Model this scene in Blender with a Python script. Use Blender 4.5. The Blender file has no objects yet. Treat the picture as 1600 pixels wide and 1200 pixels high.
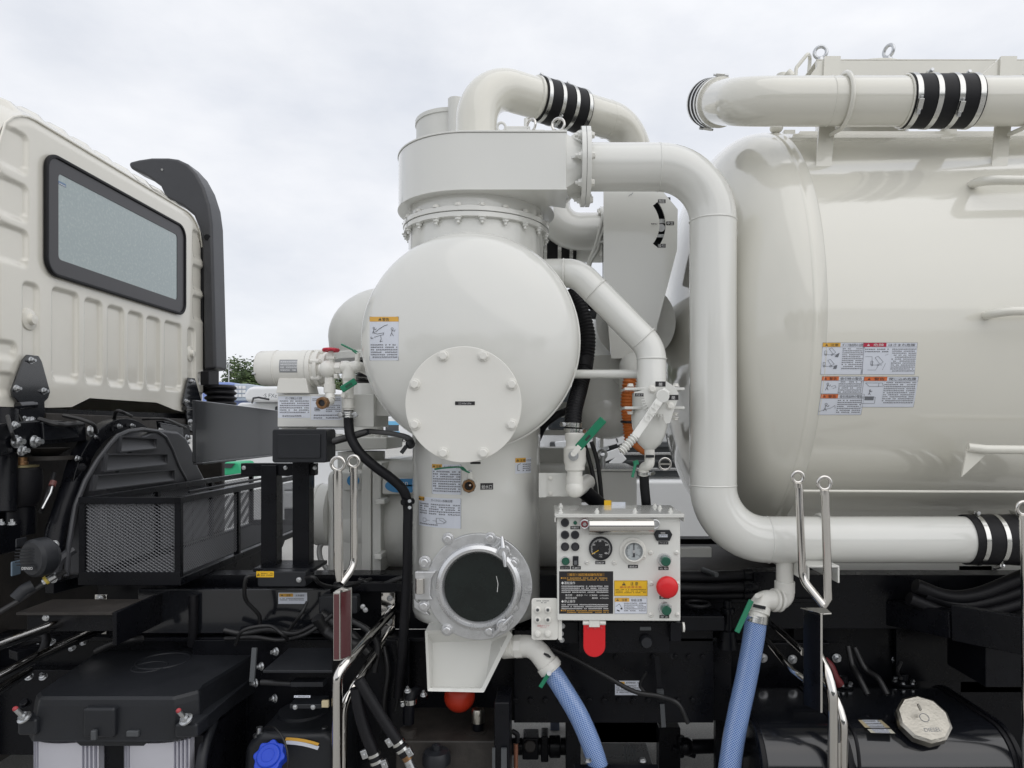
import bpy, math, random
from mathutils import Vector, Matrix
random.seed(7)
R = math.radians
pi = math.pi
scene = bpy.context.scene
# ---------------------------------------------------------------- camera, sky, sun, exposure
F, U0, V0, H = 1100.0, 855.0, 668.0, 1.85       # a level camera 1.85 m up, looking square at the side of the truck (+Y)
cam_data = bpy.data.cameras.new('camera')
cam = bpy.data.objects.new('camera', cam_data)
scene.collection.objects.link(cam)
cam.location = (0, 0, H)
cam.rotation_euler = (R(90), 0, 0)
cam_data.sensor_width = 36
cam_data.lens = 36 * F / 1600
cam_data.shift_x = -(U0 - 800) / 1600
cam_data.shift_y = (V0 - 600) / 1600
cam_data.clip_start = 0.05
cam_data.clip_end = 3000
scene.camera = cam

SUN_EL, SUN_AZ = 50.0, 138.0                      # azimuth: the side the light comes from (180 = behind the camera)
world = bpy.data.worlds.new('World')
scene.world = world
world.use_nodes = True
wn, wl = world.node_tree.nodes, world.node_tree.links
wn.clear()
w_out = wn.new('ShaderNodeOutputWorld')
w_bg = wn.new('ShaderNodeBackground')
w_bg.inputs['Strength'].default_value = 0.10
sky = wn.new('ShaderNodeTexSky')
sky.sky_type = 'NISHITA'
sky.sun_disc = False
sky.sun_elevation = R(SUN_EL)
sky.sun_rotation = R(SUN_AZ)
sky.air_density = 1.0
sky.dust_density = 2.0
tc = wn.new('ShaderNodeTexCoord')
mp = wn.new('ShaderNodeMapping')
mp.inputs['Scale'].default_value = (1.0, 1.0, 2.2)
mp.inputs['Location'].default_value = (0.35, 0.2, 0.1)
n1 = wn.new('ShaderNodeTexNoise')
n1.inputs['Scale'].default_value = 2.3
n1.inputs['Detail'].default_value = 6
n1.inputs['Roughness'].default_value = 0.5
n1.inputs['Distortion'].default_value = 0.35
cr = wn.new('ShaderNodeValToRGB')                 # how thick the overcast is
cr.color_ramp.elements[0].position = 0.30
cr.color_ramp.elements[0].color = (0.80, 0.80, 0.80, 1)
cr.color_ramp.elements[1].position = 0.62
cr.color_ramp.elements[1].color = (1, 1, 1, 1)
n2 = wn.new('ShaderNodeTexNoise')
n2.inputs['Scale'].default_value = 3.4
n2.inputs['Detail'].default_value = 7
n2.inputs['Roughness'].default_value = 0.55
cr2 = wn.new('ShaderNodeValToRGB')                # brighter and greyer cloud
cr2.color_ramp.elements[0].position = 0.30
cr2.color_ramp.elements[0].color = (7.6, 7.9, 8.55, 1)
cr2.color_ramp.elements[1].position = 0.70
cr2.color_ramp.elements[1].color = (9.7, 9.8, 10.1, 1)
mx = wn.new('ShaderNodeMixRGB')
wl.new(tc.outputs['Generated'], mp.inputs['Vector'])
wl.new(mp.outputs['Vector'], n1.inputs['Vector'])
wl.new(mp.outputs['Vector'], n2.inputs['Vector'])
wl.new(n1.outputs['Fac'], cr.inputs['Fac'])
wl.new(n2.outputs['Fac'], cr2.inputs['Fac'])
wl.new(cr.outputs['Color'], mx.inputs['Fac'])
wl.new(sky.outputs['Color'], mx.inputs['Color1'])
wl.new(cr2.outputs['Color'], mx.inputs['Color2'])
wl.new(mx.outputs['Color'], w_bg.inputs['Color'])
wl.new(w_bg.outputs['Background'], w_out.inputs['Surface'])

sun_data = bpy.data.lights.new('sun', 'SUN')
sun_data.energy = 0.95
sun_data.angle = R(85)
sun_data.color = (1.0, 0.97, 0.92)
sun = bpy.data.objects.new('sun', sun_data)
scene.collection.objects.link(sun)
az = R(SUN_AZ)
sd = Vector((math.sin(az) * math.cos(R(SUN_EL)), math.cos(az) * math.cos(R(SUN_EL)), math.sin(R(SUN_EL))))
sun.rotation_euler = sd.to_track_quat('Z', 'Y').to_euler()
vs = scene.view_settings
vs.view_transform = 'Standard'
vs.look = 'None'
vs.exposure = 0.06
vs.gamma = 1.0
vs.use_curve_mapping = False

# ---------------------------------------------------------------- pixel of the photograph -> point at a given distance / in a given plane
def P(u, v, Y): return Vector(((u - U0) / F * Y, Y, H + (V0 - v) / F * Y))
def S(px, Y): return px / F * Y
def XX(u, Y): return (u - U0) / F * Y
def ZZ(v, Y): return H + (V0 - v) / F * Y
def PX(u, v, X):
    Y = X * F / (u - U0)
    return Vector((X, Y, H + (V0 - v) / F * Y))

# ---------------------------------------------------------------- materials
MATS = {}
def mat(name, col, rough=0.5, metal=0.0, coat=0.0, bump=0.0, bscale=40.0, var=0.0, vscale=6.0, spec=None, trans=0.0, rvar=0.0):
    m = bpy.data.materials.new(name)
    m.use_nodes = True
    nt = m.node_tree
    b = nt.nodes['Principled BSDF']
    b.inputs['Base Color'].default_value = (*col, 1)
    b.inputs['Roughness'].default_value = rough
    b.inputs['Metallic'].default_value = metal
    b.inputs['Coat Weight'].default_value = coat
    b.inputs['Coat Roughness'].default_value = 0.06
    if trans: b.inputs['Transmission Weight'].default_value = trans
    if spec is not None: b.inputs['Specular IOR Level'].default_value = spec
    if bump or var or rvar:
        t = nt.nodes.new('ShaderNodeTexCoord')
    if bump:
        n = nt.nodes.new('ShaderNodeTexNoise')
        n.inputs['Scale'].default_value = bscale
        n.inputs['Detail'].default_value = 4
        bp = nt.nodes.new('ShaderNodeBump')
        bp.inputs['Strength'].default_value = bump
        bp.inputs['Distance'].default_value = 0.01
        nt.links.new(t.outputs['Object'], n.inputs['Vector'])
        nt.links.new(n.outputs['Fac'], bp.inputs['Height'])
        nt.links.new(bp.outputs['Normal'], b.inputs['Normal'])
    if var or rvar:
        n = nt.nodes.new('ShaderNodeTexNoise')
        n.inputs['Scale'].default_value = vscale
        n.inputs['Detail'].default_value = 6
        n.inputs['Roughness'].default_value = 0.65
        nt.links.new(t.outputs['Object'], n.inputs['Vector'])
        if var:
            mr = nt.nodes.new('ShaderNodeMapRange')
            mr.inputs['From Min'].default_value = 0.3
            mr.inputs['From Max'].default_value = 0.7
            mr.inputs['To Min'].default_value = 1 - var
            mr.inputs['To Max'].default_value = 1 + var
            mm = nt.nodes.new('ShaderNodeMixRGB')
            mm.blend_type = 'MULTIPLY'
            mm.inputs['Fac'].default_value = 1
            mm.inputs['Color1'].default_value = (*col, 1)
            nt.links.new(n.outputs['Fac'], mr.inputs['Value'])
            nt.links.new(mr.outputs['Result'], mm.inputs['Color2'])
            nt.links.new(mm.outputs['Color'], b.inputs['Base Color'])
        if rvar:
            mr2 = nt.nodes.new('ShaderNodeMapRange')
            mr2.inputs['From Min'].default_value = 0.3
            mr2.inputs['From Max'].default_value = 0.7
            mr2.inputs['To Min'].default_value = max(0.02, rough - rvar)
            mr2.inputs['To Max'].default_value = rough + rvar
            nt.links.new(n.outputs['Fac'], mr2.inputs['Value'])
            nt.links.new(mr2.outputs['Result'], b.inputs['Roughness'])
    MATS[name] = m
    return m

WHITE = mat('white_gloss_paint', (0.71, 0.71, 0.675), 0.15, coat=0.7, bump=0.018, bscale=7, var=0.012, vscale=2.5)
TANKW = mat('ivory_tank_paint', (0.70, 0.685, 0.615), 0.10, coat=0.9, bump=0.03, bscale=2.2, var=0.012, vscale=1.5)
CABW = mat('ivory_cab_paint', (0.725, 0.70, 0.625), 0.2, coat=0.7, bump=0.012, bscale=7, var=0.01)
GREYW = mat('grey_white_casting', (0.68, 0.68, 0.645), 0.36, bump=0.06, bscale=120, var=0.04)
FIT = mat('white_painted_fitting', (0.75, 0.74, 0.695), 0.33, coat=0.2, bump=0.03, bscale=60, var=0.015)
BLACK = mat('black_chassis_paint', (0.005, 0.0054, 0.0075), 0.30, coat=0.0, spec=0.2, bump=0.04, bscale=30, var=0.25, vscale=8, rvar=0.1)
BLACKG = mat('black_gloss_panel', (0.009, 0.010, 0.013), 0.16, coat=0.55, bump=0.01, bscale=5)
PLAST = mat('black_moulded_plastic', (0.014, 0.0155, 0.019), 0.42, spec=0.42, bump=0.08, bscale=300, var=0.1, vscale=5, rvar=0.06)
PLASG = mat('charcoal_moulded_plastic', (0.042, 0.043, 0.048), 0.40, spec=0.5, bump=0.06, bscale=250, var=0.08)
RUB = mat('black_rubber', (0.007, 0.007, 0.009), 0.5, spec=0.28, bump=0.08, bscale=150, var=0.2, vscale=20)
CABLE = mat('black_cable', (0.012, 0.012, 0.013), 0.42)
DUSTY = mat('dusty_black_steel', (0.028, 0.024, 0.021), 0.6, bump=0.15, bscale=60, var=0.45, vscale=9)
CHROME = mat('polished_stainless', (0.66, 0.64, 0.61), 0.07, 1.0, bump=0.006, bscale=15, rvar=0.03)
STEEL = mat('stainless_band', (0.62, 0.62, 0.60), 0.22, 1.0, rvar=0.08, vscale=30)
ZINC = mat('zinc_plated_steel', (0.55, 0.56, 0.57), 0.33, 1.0, var=0.12, vscale=60, rvar=0.1)
ALU = mat('cast_aluminium', (0.60, 0.605, 0.61), 0.36, 0.85, bump=0.22, bscale=190, var=0.08, vscale=30, rvar=0.08)
ALUS = mat('smooth_aluminium', (0.64, 0.645, 0.655), 0.28, 0.85, rvar=0.05, vscale=20)
SILV = mat('silver_cap', (0.42, 0.40, 0.355), 0.32, 1.0, bump=0.2, bscale=90, var=0.12, vscale=20)
BRASS = mat('aged_brass', (0.28, 0.16, 0.08), 0.38, 0.8, var=0.2, vscale=60)
COPPER = mat('copper_brown_rod', (0.30, 0.13, 0.08), 0.5, 0.3, var=0.2)
GREEN = mat('green_handle_plastic', (0.008, 0.19, 0.095), 0.4, bump=0.05, bscale=120)
LGREEN = mat('light_green_paint', (0.03, 0.42, 0.20), 0.4)
REDB = mat('red_button_plastic', (0.66, 0.012, 0.018), 0.36)
REDO = mat('orange_red_rubber', (0.52, 0.035, 0.012), 0.42, var=0.06)
REDV = mat('red_valve_wheel', (0.50, 0.02, 0.045), 0.4)
REDH = mat('dark_red_hose', (0.12, 0.012, 0.015), 0.5)
ORANGE = mat('orange_duct', (0.62, 0.17, 0.03), 0.45, var=0.1)
BLUEC = mat('blue_cap_plastic', (0.012, 0.06, 0.55), 0.38, bump=0.04, bscale=80)
BLUEL = mat('blue_badge', (0.06, 0.27, 0.55), 0.4)
LBLUE = mat('pale_blue_paint', (0.16, 0.45, 0.70), 0.4)
VANW = mat('white_vehicle_paint', (0.78, 0.79, 0.80), 0.3, coat=0.4)
DGLASS = mat('dark_vehicle_glass', (0.03, 0.035, 0.04), 0.06, coat=0.5)
TYRE = mat('tyre_rubber', (0.016, 0.016, 0.017), 0.75, bump=0.1, bscale=40)
BEIGE = mat('beige_connector', (0.55, 0.47, 0.30), 0.5)
GRILLE = mat('grey_grille', (0.07, 0.075, 0.08), 0.45)
SGLASS = mat('dark_sight_glass', (0.008, 0.012, 0.011), 0.06, coat=0.0, spec=.35, var=0.35, vscale=7)
LAMPR = mat('dull_red_lens', (0.22, 0.02, 0.03), 0.25, coat=0.5)
GLEN = mat('green_lens', (0.004, 0.085, 0.05), 0.22, coat=0.5)
DIALK = mat('black_dial', (0.016, 0.016, 0.018), 0.35)
DIALW = mat('grey_dial', (0.42, 0.45, 0.46), 0.35)
WINF = mat('charcoal_window_border', (0.040, 0.038, 0.042), 0.35)
L_WHITE = mat('label_white', (0.68, 0.71, 0.78), 0.4)
L_YEL = mat('label_yellow', (0.80, 0.48, 0.02), 0.4)
L_AMB = mat('label_amber', (0.72, 0.40, 0.06), 0.4)
L_ORG = mat('label_orange', (0.70, 0.17, 0.05), 0.4)
L_RED = mat('label_red', (0.48, 0.02, 0.06), 0.4)
L_BLK = mat('label_black', (0.018, 0.017, 0.019), 0.35)
INK = mat('black_ink', (0.03, 0.03, 0.035), 0.5)
INKG = mat('grey_ink', (0.16, 0.17, 0.19), 0.5)
INKW = mat('white_ink', (0.75, 0.75, 0.74), 0.5)
INKO = mat('amber_ink', (0.70, 0.36, 0.05), 0.5)
INKR = mat('red_ink', (0.45, 0.03, 0.06), 0.5)
LAMPG = mat('pale_lamp_glass', (0.7, 0.72, 0.74), 0.1, coat=0.5)
ASPH_LINE = mat('road_paint_white', (0.6, 0.6, 0.58), 0.7, var=0.15)

def fine_mat(name, bg, fg):
    """flat print: rows of characters too small to read"""
    m = bpy.data.materials.new(name)
    m.use_nodes = True
    nt = m.node_tree
    N = nt.nodes.new
    L = nt.links.new
    b = nt.nodes['Principled BSDF']
    b.inputs['Roughness'].default_value = 0.4
    uv = N('ShaderNodeUVMap')
    sp = N('ShaderNodeSeparateXYZ')
    L(uv.outputs['UV'], sp.inputs[0])
    def M(op, a, c=None):
        n = N('ShaderNodeMath')
        n.operation = op
        for i, x in enumerate((a, c)):
            if x is None: continue
            if isinstance(x, (int, float)): n.inputs[i].default_value = x
            else: L(x, n.inputs[i])
        return n.outputs[0]
    fv = M('FRACT', sp.outputs['Y'])
    row = M('MULTIPLY', M('GREATER_THAN', fv, 0.22), M('LESS_THAN', fv, 0.80))
    fu = M('FRACT', sp.outputs['X'])
    cell = M('MULTIPLY', M('GREATER_THAN', fu, 0.06), M('LESS_THAN', fu, 0.94))
    cb = N('ShaderNodeCombineXYZ')
    L(M('FLOOR', sp.outputs['X']), cb.inputs[0])
    L(M('FLOOR', sp.outputs['Y']), cb.inputs[1])
    wh = N('ShaderNodeTexWhiteNoise')
    wh.noise_dimensions = '2D'
    L(cb.outputs[0], wh.inputs['Vector'])
    keep = M('GREATER_THAN', wh.outputs['Value'], 0.10)
    no = N('ShaderNodeTexNoise')
    no.noise_dimensions = '2D'
    no.inputs['Scale'].default_value = 4.2
    no.inputs['Detail'].default_value = 1
    L(uv.outputs['UV'], no.inputs['Vector'])
    st = M('GREATER_THAN', no.outputs['Fac'], 0.44)
    k = M('MULTIPLY', M('MULTIPLY', row, cell), M('MULTIPLY', keep, st))
    mm = N('ShaderNodeMixRGB')
    mm.inputs['Color1'].default_value = (*bg, 1)
    mm.inputs['Color2'].default_value = (*fg, 1)
    L(k, mm.inputs['Fac'])
    L(mm.outputs['Color'], b.inputs['Base Color'])
    return m
LW, LK = (0.68, 0.71, 0.78), (0.018, 0.017, 0.019)
FINE_W = fine_mat('fine_print_on_white', LW, (0.05, 0.05, 0.06))
FINE_K = fine_mat('fine_print_on_black', LK, (0.62, 0.62, 0.62))
FINE_KO = fine_mat('amber_print_on_black', LK, (0.60, 0.33, 0.06))
FINE_Y = fine_mat('fine_print_on_yellow', (0.80, 0.48, 0.02), (0.08, 0.05, 0.01))
FINE_S = fine_mat('fine_print_on_silver', (0.30, 0.31, 0.32), (0.62, 0.63, 0.65))
FINE_P = fine_mat('fine_print_on_paint', (0.70, 0.695, 0.655), (0.10, 0.10, 0.11))

def hose_mat():
    """reinforced clear blue hose: crossing white threads in blue plastic"""
    m = bpy.data.materials.new('blue_braided_hose')
    m.use_nodes = True
    nt = m.node_tree
    N = nt.nodes.new
    L = nt.links.new
    b = nt.nodes['Principled BSDF']
    b.inputs['Roughness'].default_value = 0.22
    b.inputs['Coat Weight'].default_value = 0.5
    uv = N('ShaderNodeUVMap')
    sp = N('ShaderNodeSeparateXYZ')
    L(uv.outputs['UV'], sp.inputs[0])
    def M(op, a, c=None):
        n = N('ShaderNodeMath')
        n.operation = op
        for i, x in enumerate((a, c)):
            if x is None: continue
            if isinstance(x, (int, float)): n.inputs[i].default_value = x
            else: L(x, n.inputs[i])
        return n.outputs[0]
    k = 26.0
    a = M('MULTIPLY', sp.outputs['X'], k)
    c = M('MULTIPLY', sp.outputs['Y'], 95.0)
    t1 = M('LESS_THAN', M('FRACT', M('ADD', a, c)), 0.25)
    t2 = M('LESS_THAN', M('FRACT', M('SUBTRACT', a, c)), 0.25)
    k2 = M('MAXIMUM', t1, t2)
    mm = N('ShaderNodeMixRGB')
    mm.inputs['Color1'].default_value = (0.035, 0.12, 0.38, 1)
    mm.inputs['Color2'].default_value = (0.40, 0.52, 0.74, 1)
    L(k2, mm.inputs['Fac'])
    L(mm.outputs['Color'], b.inputs['Base Color'])
    return m
HOSE = hose_mat()

def glass_mat():
    """dusty rear window, pale blue-green"""
    m = mat('dusty_rear_glass', (0.30, 0.36, 0.36), 0.10, coat=0.6)
    nt = m.node_tree
    N = nt.nodes.new
    L = nt.links.new
    t = N('ShaderNodeTexCoord')
    n = N('ShaderNodeTexNoise')
    n.inputs['Scale'].default_value = 55
    n.inputs['Detail'].default_value = 8
    n.inputs['Roughness'].default_value = 0.75
    r = N('ShaderNodeValToRGB')
    r.color_ramp.elements[0].position = 0.50
    r.color_ramp.elements[0].color = (0.31, 0.372, 0.375, 1)
    r.color_ramp.elements[1].position = 0.78
    r.color_ramp.elements[1].color = (0.44, 0.495, 0.49, 1)
    L(t.outputs['Object'], n.inputs['Vector'])
    L(n.outputs['Fac'], r.inputs['Fac'])
    L(r.outputs['Color'], nt.nodes['Principled BSDF'].inputs['Base Color'])
    return m
REARG = glass_mat()

def asphalt_mat():
    m = mat('worn_grey_asphalt', (0.26, 0.255, 0.245), 0.85)
    nt = m.node_tree
    N = nt.nodes.new
    L = nt.links.new
    t = N('ShaderNodeTexCoord')
    n = N('ShaderNodeTexNoise')
    n.inputs['Scale'].default_value = 110
    n.inputs['Detail'].default_value = 5
    n.inputs['Roughness'].default_value = 0.8
    n3 = N('ShaderNodeTexNoise')
    n3.inputs['Scale'].default_value = 0.35
    n3.inputs['Detail'].default_value = 6
    r = N('ShaderNodeValToRGB')
    r.color_ramp.elements[0].position = 0.33
    r.color_ramp.elements[0].color = (0.24, 0.235, 0.22, 1)
    r.color_ramp.elements[1].position = 0.66
    r.color_ramp.elements[1].color = (0.56, 0.55, 0.52, 1)
    mr = N('ShaderNodeMapRange')
    mr.inputs['To Min'].default_value = 0.8
    mr.inputs['To Max'].default_value = 1.2
    mm = N('ShaderNodeMixRGB')
    mm.blend_type = 'MULTIPLY'
    mm.inputs['Fac'].default_value = 1
    bp = N('ShaderNodeBump')
    bp.inputs['Strength'].default_value = 0.5
    bp.inputs['Distance'].default_value = 0.01
    b = nt.nodes['Principled BSDF']
    L(t.outputs['Object'], n.inputs['Vector'])
    L(t.outputs['Object'], n3.inputs['Vector'])
    L(n.outputs['Fac'], r.inputs['Fac'])
    L(n3.outputs['Fac'], mr.inputs['Value'])
    L(r.outputs['Color'], mm.inputs['Color1'])
    L(mr.outputs['Result'], mm.inputs['Color2'])
    L(mm.outputs['Color'], b.inputs['Base Color'])
    L(n.outputs['Fac'], bp.inputs['Height'])
    L(bp.outputs['Normal'], b.inputs['Normal'])
    return m
ASPH = asphalt_mat()

def leaf_mat():
    m = mat('tree_leaves', (0.06, 0.10, 0.03), 0.6)
    nt = m.node_tree
    N = nt.nodes.new
    L = nt.links.new
    t = N('ShaderNodeTexCoord')
    n = N('ShaderNodeTexNoise')
    n.inputs['Scale'].default_value = 0.8
    n.inputs['Detail'].default_value = 8
    r = N('ShaderNodeValToRGB')
    r.color_ramp.elements[0].position = 0.35
    r.color_ramp.elements[0].color = (0.030, 0.055, 0.018, 1)
    r.color_ramp.elements[1].position = 0.7
    r.color_ramp.elements[1].color = (0.10, 0.155, 0.045, 1)
    L(t.outputs['Object'], n.inputs['Vector'])
    L(n.outputs['Fac'], r.inputs['Fac'])
    L(r.outputs['Color'], nt.nodes['Principled BSDF'].inputs['Base Color'])
    return m
LEAF = leaf_mat()
BARK = mat('tree_bark', (0.09, 0.065, 0.045), 0.9, bump=0.3, bscale=8)

# ---------------------------------------------------------------- mesh builder
def frame_for(d):
    d = Vector(d).normalized()
    a = Vector((0, 0, 1)) if abs(d.z) < 0.9 else Vector((1, 0, 0))
    x = a.cross(d).normalized()
    return x, d.cross(x).normalized(), d

def fillet(pts, r, n=8):
    pts = [Vector(p) for p in pts]
    rs = r if isinstance(r, (list, tuple)) else [r] * len(pts)
    out = [pts[0]]
    for i in range(1, len(pts) - 1):
        a, b, c = pts[i - 1], pts[i], pts[i + 1]
        d1, d2 = (a - b).normalized(), (c - b).normalized()
        ang = d1.angle(d2)
        if ang > pi - 0.01:
            out.append(b)
            continue
        t = min(rs[i] / math.tan(ang / 2), (a - b).length * 0.499, (c - b).length * 0.499)
        rr = t * math.tan(ang / 2)
        ce = b + (d1 + d2).normalized() * (rr / math.sin(ang / 2))
        p0, p1 = b + d1 * t, b + d2 * t
        v0, v1 = p0 - ce, p1 - ce
        sw = v0.angle(v1)
        for k in range(n + 1):
            f = k / n
            out.append(ce + (v0 * math.sin((1 - f) * sw) + v1 * math.sin(f * sw)) / math.sin(sw))
    out.append(pts[-1])
    return out

def spline(pts, n=10):
    """smooth curve through the points (Catmull-Rom)"""
    p = [Vector(q) for q in pts]
    p = [p[0] * 2 - p[1]] + p + [p[-1] * 2 - p[-2]]
    out = []
    for i in range(1, len(p) - 2):
        for k in range(n):
            t = k / n
            a, b, c, d = p[i - 1], p[i], p[i + 1], p[i + 2]
            out.append(0.5 * ((2 * b) + (c - a) * t + (2 * a - 5 * b + 4 * c - d) * t * t + (3 * b - a - 3 * c + d) * t ** 3))
    out.append(p[-2])
    return out

def rrect(x0, y0, x1, y1, r, n=5):
    o = []
    for cx, cy, a in ((x1 - r, y1 - r, 0), (x0 + r, y1 - r, 90), (x0 + r, y0 + r, 180), (x1 - r, y0 + r, 270)):
        for k in range(n + 1):
            t = R(a + 90 * k / n)
            o.append((cx + r * math.cos(t), cy + r * math.sin(t)))
    return o

def circ(cx, cy, r, n=32, a0=0.0):
    return [(cx + r * math.cos(a0 + 2 * pi * k / n), cy + r * math.sin(a0 + 2 * pi * k / n)) for k in range(n)]

class MB:
    def __init__(s):
        s.v, s.f, s.m, s.uv, s.mats = [], [], [], [], []
    def mi(s, m):
        if m not in s.mats: s.mats.append(m)
        return s.mats.index(m)
    def add(s, verts, faces, m, uvs=None):
        o = len(s.v)
        s.v += [Vector(p) for p in verts]
        k = s.mi(m)
        for i, f in enumerate(faces):
            s.f.append([o + j for j in f])
            s.m.append(k)
            s.uv.append(uvs[i] if uvs else None)
        return s
    def box(s, lo, hi, m):
        (a, b, c), (d, e, f) = lo, hi
        a, d = min(a, d), max(a, d)
        b, e = min(b, e), max(b, e)
        c, f = min(c, f), max(c, f)
        v = [(a, b, c), (d, b, c), (d, e, c), (a, e, c), (a, b, f), (d, b, f), (d, e, f), (a, e, f)]
        return s.add(v, [(3, 2, 1, 0), (4, 5, 6, 7), (0, 1, 5, 4), (1, 2, 6, 5), (2, 3, 7, 6), (3, 0, 4, 7)], m)
    def bar(s, p0, p1, w, h, m, up=(0, 0, 1)):
        """square-section bar from p0 to p1"""
        p0, p1 = Vector(p0), Vector(p1)
        d = (p1 - p0).normalized()
        u = Vector(up)
        if abs(u.dot(d)) > 0.95: u = Vector((1, 0, 0))
        x = d.cross(u).normalized()
        y = x.cross(d).normalized()
        v = [p + x * (a * w / 2) + y * (b * h / 2) for p in (p0, p1) for a, b in ((-1, -1), (1, -1), (1, 1), (-1, 1))]
        return s.add(v, [(3, 2, 1, 0), (4, 5, 6, 7), (0, 1, 5, 4), (1, 2, 6, 5), (2, 3, 7, 6), (3, 0, 4, 7)], m)
    def tube(s, pts, r, m, n=16, caps=True, closed=False):
        pts = [Vector(p) for p in pts]
        N = len(pts)
        rs = r if isinstance(r, (list, tuple)) else [r] * N
        T = []
        for i in range(N):
            a = pts[i - 1] if (i > 0 or closed) else pts[i]
            b = pts[(i + 1) % N] if (i < N - 1 or closed) else pts[i]
            T.append((b - a).normalized())
        x, y, _ = frame_for(T[0])
        vs_, L, acc = [], [0.0], 0.0
        for i in range(N):
            if i:
                q = T[i - 1].rotation_difference(T[i])
                x = q @ x
                x = (x - T[i] * x.dot(T[i])).normalized()
                acc += (pts[i] - pts[i - 1]).length
                L.append(acc)
            y = T[i].cross(x)
            for k in range(n):
                a = 2 * pi * k / n
                vs_.append(pts[i] + (x * math.cos(a) + y * math.sin(a)) * rs[i])
        fs, uvs = [], []
        for i in range(N if closed else N - 1):
            j = (i + 1) % N
            for k in range(n):
                k2 = (k + 1) % n
                fs.append((i * n + k, i * n + k2, j * n + k2, j * n + k))
                l1 = L[j] if j else acc + 0.01
                uvs.append(((k / n, L[i]), ((k + 1) / n, L[i]), ((k + 1) / n, l1), (k / n, l1)))
        if caps and not closed:
            fs.append(tuple(range(n - 1, -1, -1)))
            fs.append(tuple((N - 1) * n + k for k in range(n)))
            uvs += [None, None]
        return s.add(vs_, fs, m, uvs)
    def cyl(s, p0, p1, r0, m, r1=None, n=24):
        return s.tube([p0, p1], [r0, r0 if r1 is None else r1], m, n)
    def lathe(s, prof, o, axis, m, n=40, caps=True):
        """prof: (radius, height along the axis)"""
        x, y, d = frame_for(axis)
        o = Vector(o)
        vs_, fs = [], []
        for r, h in prof:
            for k in range(n):
                a = 2 * pi * k / n
                vs_.append(o + d * h + (x * math.cos(a) + y * math.sin(a)) * max(r, 1e-5))
        for i in range(len(prof) - 1):
            for k in range(n):
                k2 = (k + 1) % n
                fs.append((i * n + k, i * n + k2, (i + 1) * n + k2, (i + 1) * n + k))
        if caps:
            if prof[0][0] > 1e-4: fs.append(tuple(range(n - 1, -1, -1)))
            if prof[-1][0] > 1e-4: fs.append(tuple((len(prof) - 1) * n + k for k in range(n)))
        return s.add(vs_, fs, m)
    def prism(s, poly, o, ex, ey, d, m):
        """polygon (x, y) in the frame o, ex, ey pushed along the vector d"""
        o, ex, ey, d = Vector(o), Vector(ex), Vector(ey), Vector(d)
        n = len(poly)
        a = [o + ex * p[0] + ey * p[1] for p in poly]
        b = [p + d for p in a]
        fs = [tuple(range(n)), tuple(range(2 * n - 1, n - 1, -1))] + [((i + 1) % n, i, n + i, n + (i + 1) % n) for i in range(n)]
        if ex.cross(ey).dot(d) > 0: fs = [tuple(reversed(f)) for f in fs]
        ar = sum(poly[i][0] * poly[(i + 1) % n][1] - poly[(i + 1) % n][0] * poly[i][1] for i in range(n))
        if ar < 0: fs = [tuple(reversed(f)) for f in fs]
        return s.add(a + b, fs, m)
    def ring(s, outer, inner, o, ex, ey, d, m):
        """a plate with a hole: two loops of equal length"""
        o, ex, ey, d = Vector(o), Vector(ex), Vector(ey), Vector(d)
        n = len(outer)
        L = [[o + ex * p[0] + ey * p[1] + e for p in q] for q in (outer, inner) for e in (Vector(), d)]
        v = L[0] + L[1] + L[2] + L[3]     # outer front, outer back, inner front, inner back
        fs = []
        for i in range(n):
            j = (i + 1) % n
            fs += [(i, j, 2 * n + j, 2 * n + i), (n + j, n + i, 3 * n + i, 3 * n + j), (j, i, n + i, n + j), (2 * n + i, 2 * n + j, 3 * n + j, 3 * n + i)]
        if ex.cross(ey).dot(d) > 0: fs = [tuple(reversed(f)) for f in fs]
        return s.add(v, fs, m)
    def py(s, pix, Y, t, m):
        """outline in pixels at distance Y, facing the camera side, pushed back by t"""
        return s.prism([(p[0], -p[1]) for p in [(XX(u, Y), -ZZ(v, Y)) for u, v in pix]], (0, Y, 0), (1, 0, 0), (0, 0, 1), (0, t, 0), m)
    def px(s, pix, X, t, m):
        """outline in pixels in the plane X = const, pushed along x by t"""
        q = [PX(u, v, X) for u, v in pix]
        return s.prism([(p.y, p.z) for p in q], (X, 0, 0), (0, 1, 0), (0, 0, 1), (t, 0, 0), m)
    def torus(s, c, axis, rr, r, m, n=28, k=10):
        x, y, d = frame_for(axis)
        c = Vector(c)
        return s.tube([c + (x * math.cos(2 * pi * i / n) + y * math.sin(2 * pi * i / n)) * rr for i in range(n)], r, m, k, closed=True)
    def ball(s, c, r, m, n=20, sc=(1, 1, 1)):
        pr = [(r * math.sin(pi * i / 12), -r * math.cos(pi * i / 12)) for i in range(13)]
        o = len(s.v)
        s.lathe(pr, (0, 0, 0), (0, 0, 1), m, n, caps=False)
        c = Vector(c)
        for i in range(o, len(s.v)):
            p = s.v[i]
            s.v[i] = c + Vector((p.x * sc[0], p.y * sc[1], p.z * sc[2]))
        return s
    def loft(s, a, b, m):
        n = len(a)
        return s.add(list(a) + list(b), [(i, (i + 1) % n, n + (i + 1) % n, n + i) for i in range(n)], m)
    def grid(s, fn, nu, nv, m, uvfn=None):
        vs_ = [fn(i / nu, j / nv) for j in range(nv + 1) for i in range(nu + 1)]
        fs, uvs = [], []
        for j in range(nv):
            for i in range(nu):
                a = j * (nu + 1) + i
                fs.append((a, a + 1, a + nu + 2, a + nu + 1))
                if uvfn: uvs.append([uvfn(x / nu, y / nv) for x, y in ((i, j), (i + 1, j), (i + 1, j + 1), (i, j + 1))])
        return s.add(vs_, fs, m, uvs if uvfn else None)
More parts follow.
